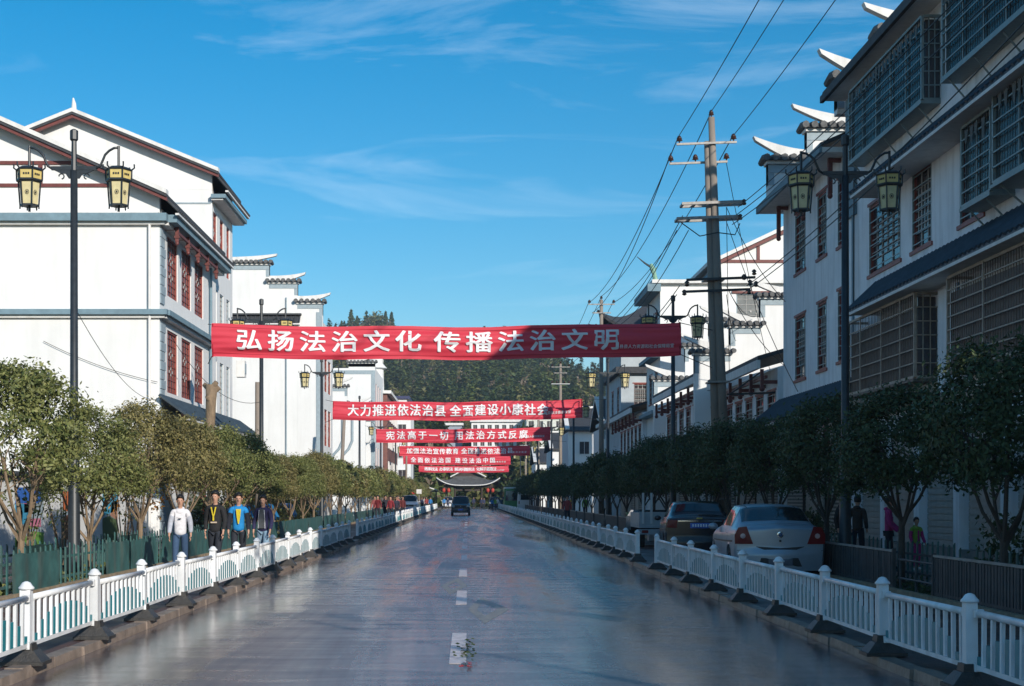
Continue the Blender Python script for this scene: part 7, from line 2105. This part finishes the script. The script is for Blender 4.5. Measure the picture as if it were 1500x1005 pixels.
person('young man in bright blue open jacket over yellow shirt walking third from left', -4.93, 30.6, .15, 1.68, blue, dark_tr, None, Mf('sleeve_black', (0.014, 0.016, 0.025)), .14, (.20, .18), logo=[('yellow_shirt', yel, [(-.055, .46), (.055, .46), (.04, .30), (.012, .14), (-.012, .14), (-.04, .30)])], hem=.50)
person('young man in navy jacket with grey shirt and pale jeans walking rightmost of four', -4.60, 32.0, -.12, 1.63, navy, pale_j, None, None, -.2, (.02, .16), logo=[('grey_shirt', greysh, [(-.05, .50), (.05, .50), (.075, .25), (.07, .04), (-.07, .04), (-.075, .25)]), ('white_piping', white, [(-.068, .47), (-.055, .47), (-.075, .04), (-.088, .04)]), ('white_piping', white, [(.055, .47), (.068, .47), (.088, .04), (.075, .04)])])
# right side: people behind the fence
pink = Mf('jacket_pink', (0.42, 0.03, 0.17)); lime = Mf('vest_lime', (0.20, 0.34, 0.05))
person('adult in bright pink jacket with dark skirt by the right shutters', 9.15, 30.9, 1.2, 1.60, pink, dark_tr, None, None, .05, (.2, .25), fingers=False, shoe_m=blk)
person('child in lime green vest seated by the right shutters', 9.65, 30.6, .2, 1.15, lime, pink, None, pink, .05, (.15, .15), fingers=False, logo=[('pink_front', pink, [(-.03, .4), (.03, .4), (.03, .05), (-.03, .05)])])
person('dark dressed adult standing behind the nearest right street lamp', 8.55, 32.4, .6, 1.66, blk, dark_tr, None, None, .08, (.0, .0), fingers=False, shoe_m=blk)
person('dark dressed adult walking away beside the nearest right street lamp', 9.1, 33.2, 2.6, 1.62, Mf('coat_brown', (0.04, 0.028, 0.022)), dark_tr, None, None, .1, (.0, .0), fingers=False, shoe_m=blk)
# strollers farther off
cols_ = [(0.16, 0.015, 0.02), (0.02, 0.02, 0.03), (0.22, 0.02, 0.03), (0.03, 0.03, 0.05), (0.36, 0.10, 0.10), (0.12, 0.02, 0.02)]
names_ = ['dark red coat', 'black coat', 'crimson coat', 'navy coat', 'rose pink coat', 'maroon coat']
far = [(-6.0, 95, 0, 'left pavement in the group of walkers'), (-5.55, 96, 1, 'left pavement in the group of walkers'), (-5.15, 95, 2, 'left pavement in the group of walkers'), (-4.95, 99, 3, 'left pavement in the group of walkers'), (-5.2, 106, 4, 'left pavement in the group of walkers'), (-4.75, 104, 5, 'left pavement in the group of walkers'), (-6.4, 98, 4, 'left pavement beside the green fence')]
for x, y, c, wh_ in far:
    person('distant walker in %s on the %s' % (names_[c], wh_), x, y, random.uniform(-.4, .4), random.uniform(1.6, 1.74), Mf('coat_%s' % names_[c].replace(' ', '_'), cols_[c]), dark_tr, fingers=False, shoe_m=blk, grp='distant walkers on the left pavement')
cl2 = [((0.03, 0.20, 0.48), 'blue jacket'), ((0.03, 0.04, 0.09), 'dark jacket'), ((0.60, 0.36, 0.03), 'yellow jacket'), ((0.5, 0.5, 0.5), 'pale grey jacket'), ((0.16, 0.30, 0.04), 'green jacket'), ((0.30, 0.05, 0.05), 'red jacket')]
far2 = [(-5.4, 168, 1, 'behind the far left barrier'), (-5.0, 172, 5, 'behind the far left barrier'), (-4.6, 176, 0, 'behind the far left barrier'), (-5.5, 180, 3, 'behind the far left barrier'), (-4.9, 186, 0, 'behind the far left barrier'), (-3.4, 205, 0, 'at the left side of the road end'), (-2.9, 208, 1, 'at the left side of the road end'),
        (2.0, 206, 1, 'under the gate pavilion'), (2.4, 208, 1, 'under the gate pavilion'), (3.3, 190, 0, 'at the right side of the road end'), (3.8, 196, 4, 'at the right side of the road end'), (4.5, 188, 1, 'at the right side of the road end'), (4.9, 192, 5, 'at the right side of the road end'), (4.2, 200, 3, 'at the right side of the road end'),
        (9.0, 124, 2, 'under the far right trees'), (9.3, 96, 3, 'under the far right trees'), (8.6, 104, 4, 'under the far right trees'), (5.6, 80, 5, 'by the right fence'), (0.9, 212, 1, 'under the gate pavilion')]
for i, (x, y, c, wh_) in enumerate(far2):
    FN = CACHE.setdefault('fn', {}); FN[(c, wh_)] = FN.get((c, wh_), 0) + 1
    person('small far off person in %s %s' % (cl2[c][1], wh_) + (', %s of them' % ORD[FN[(c, wh_)] - 1] if FN[(c, wh_)] > 1 else ''), x, y, random.uniform(-.5, .5), random.uniform(1.55, 1.74), Mf('far_' + cl2[c][1].replace(' ', '_'), cl2[c][0]), dark_tr, fingers=False, shoe_m=blk, grp='small far off people near the gate', z=.0 if abs(x) < 4 else .08)
# small parked cars near the gate
van2 = dict(suv)
car('parked_car', 'small pale car parked among the people left of the gate pavilion', 'car', (-3.0, 222, 0), PI, M_whitecar, suv)
car('parked_car', 'dark car parked among the people right of the gate pavilion', 'car', (4.0, 212, 0), PI, M_blackcar, suv)

# ================================================================ HAZE (name haze)
hzm = bpy.data.materials.new('pale_air'); hzm.use_nodes = True; t = hzm.node_tree
for n_ in list(t.nodes):
    if n_.type != 'OUTPUT_MATERIAL': t.nodes.remove(n_)
pv = t.nodes.new('ShaderNodeVolumePrincipled'); pv.inputs['Color'].default_value = (0.86, 0.93, 1.0, 1); pv.inputs['Density'].default_value = 0.00036
pv.inputs['Anisotropy'].default_value = 0.3
t.links.new(pv.outputs[0], t.nodes['Material Output'].inputs['Volume'])
hz_ = MB().box(-1600, 1600, -450, 2700, -1.2, 120).build('haze', hzm, label='thin pale air between the street and the hill', cat='haze', kind='stuff')
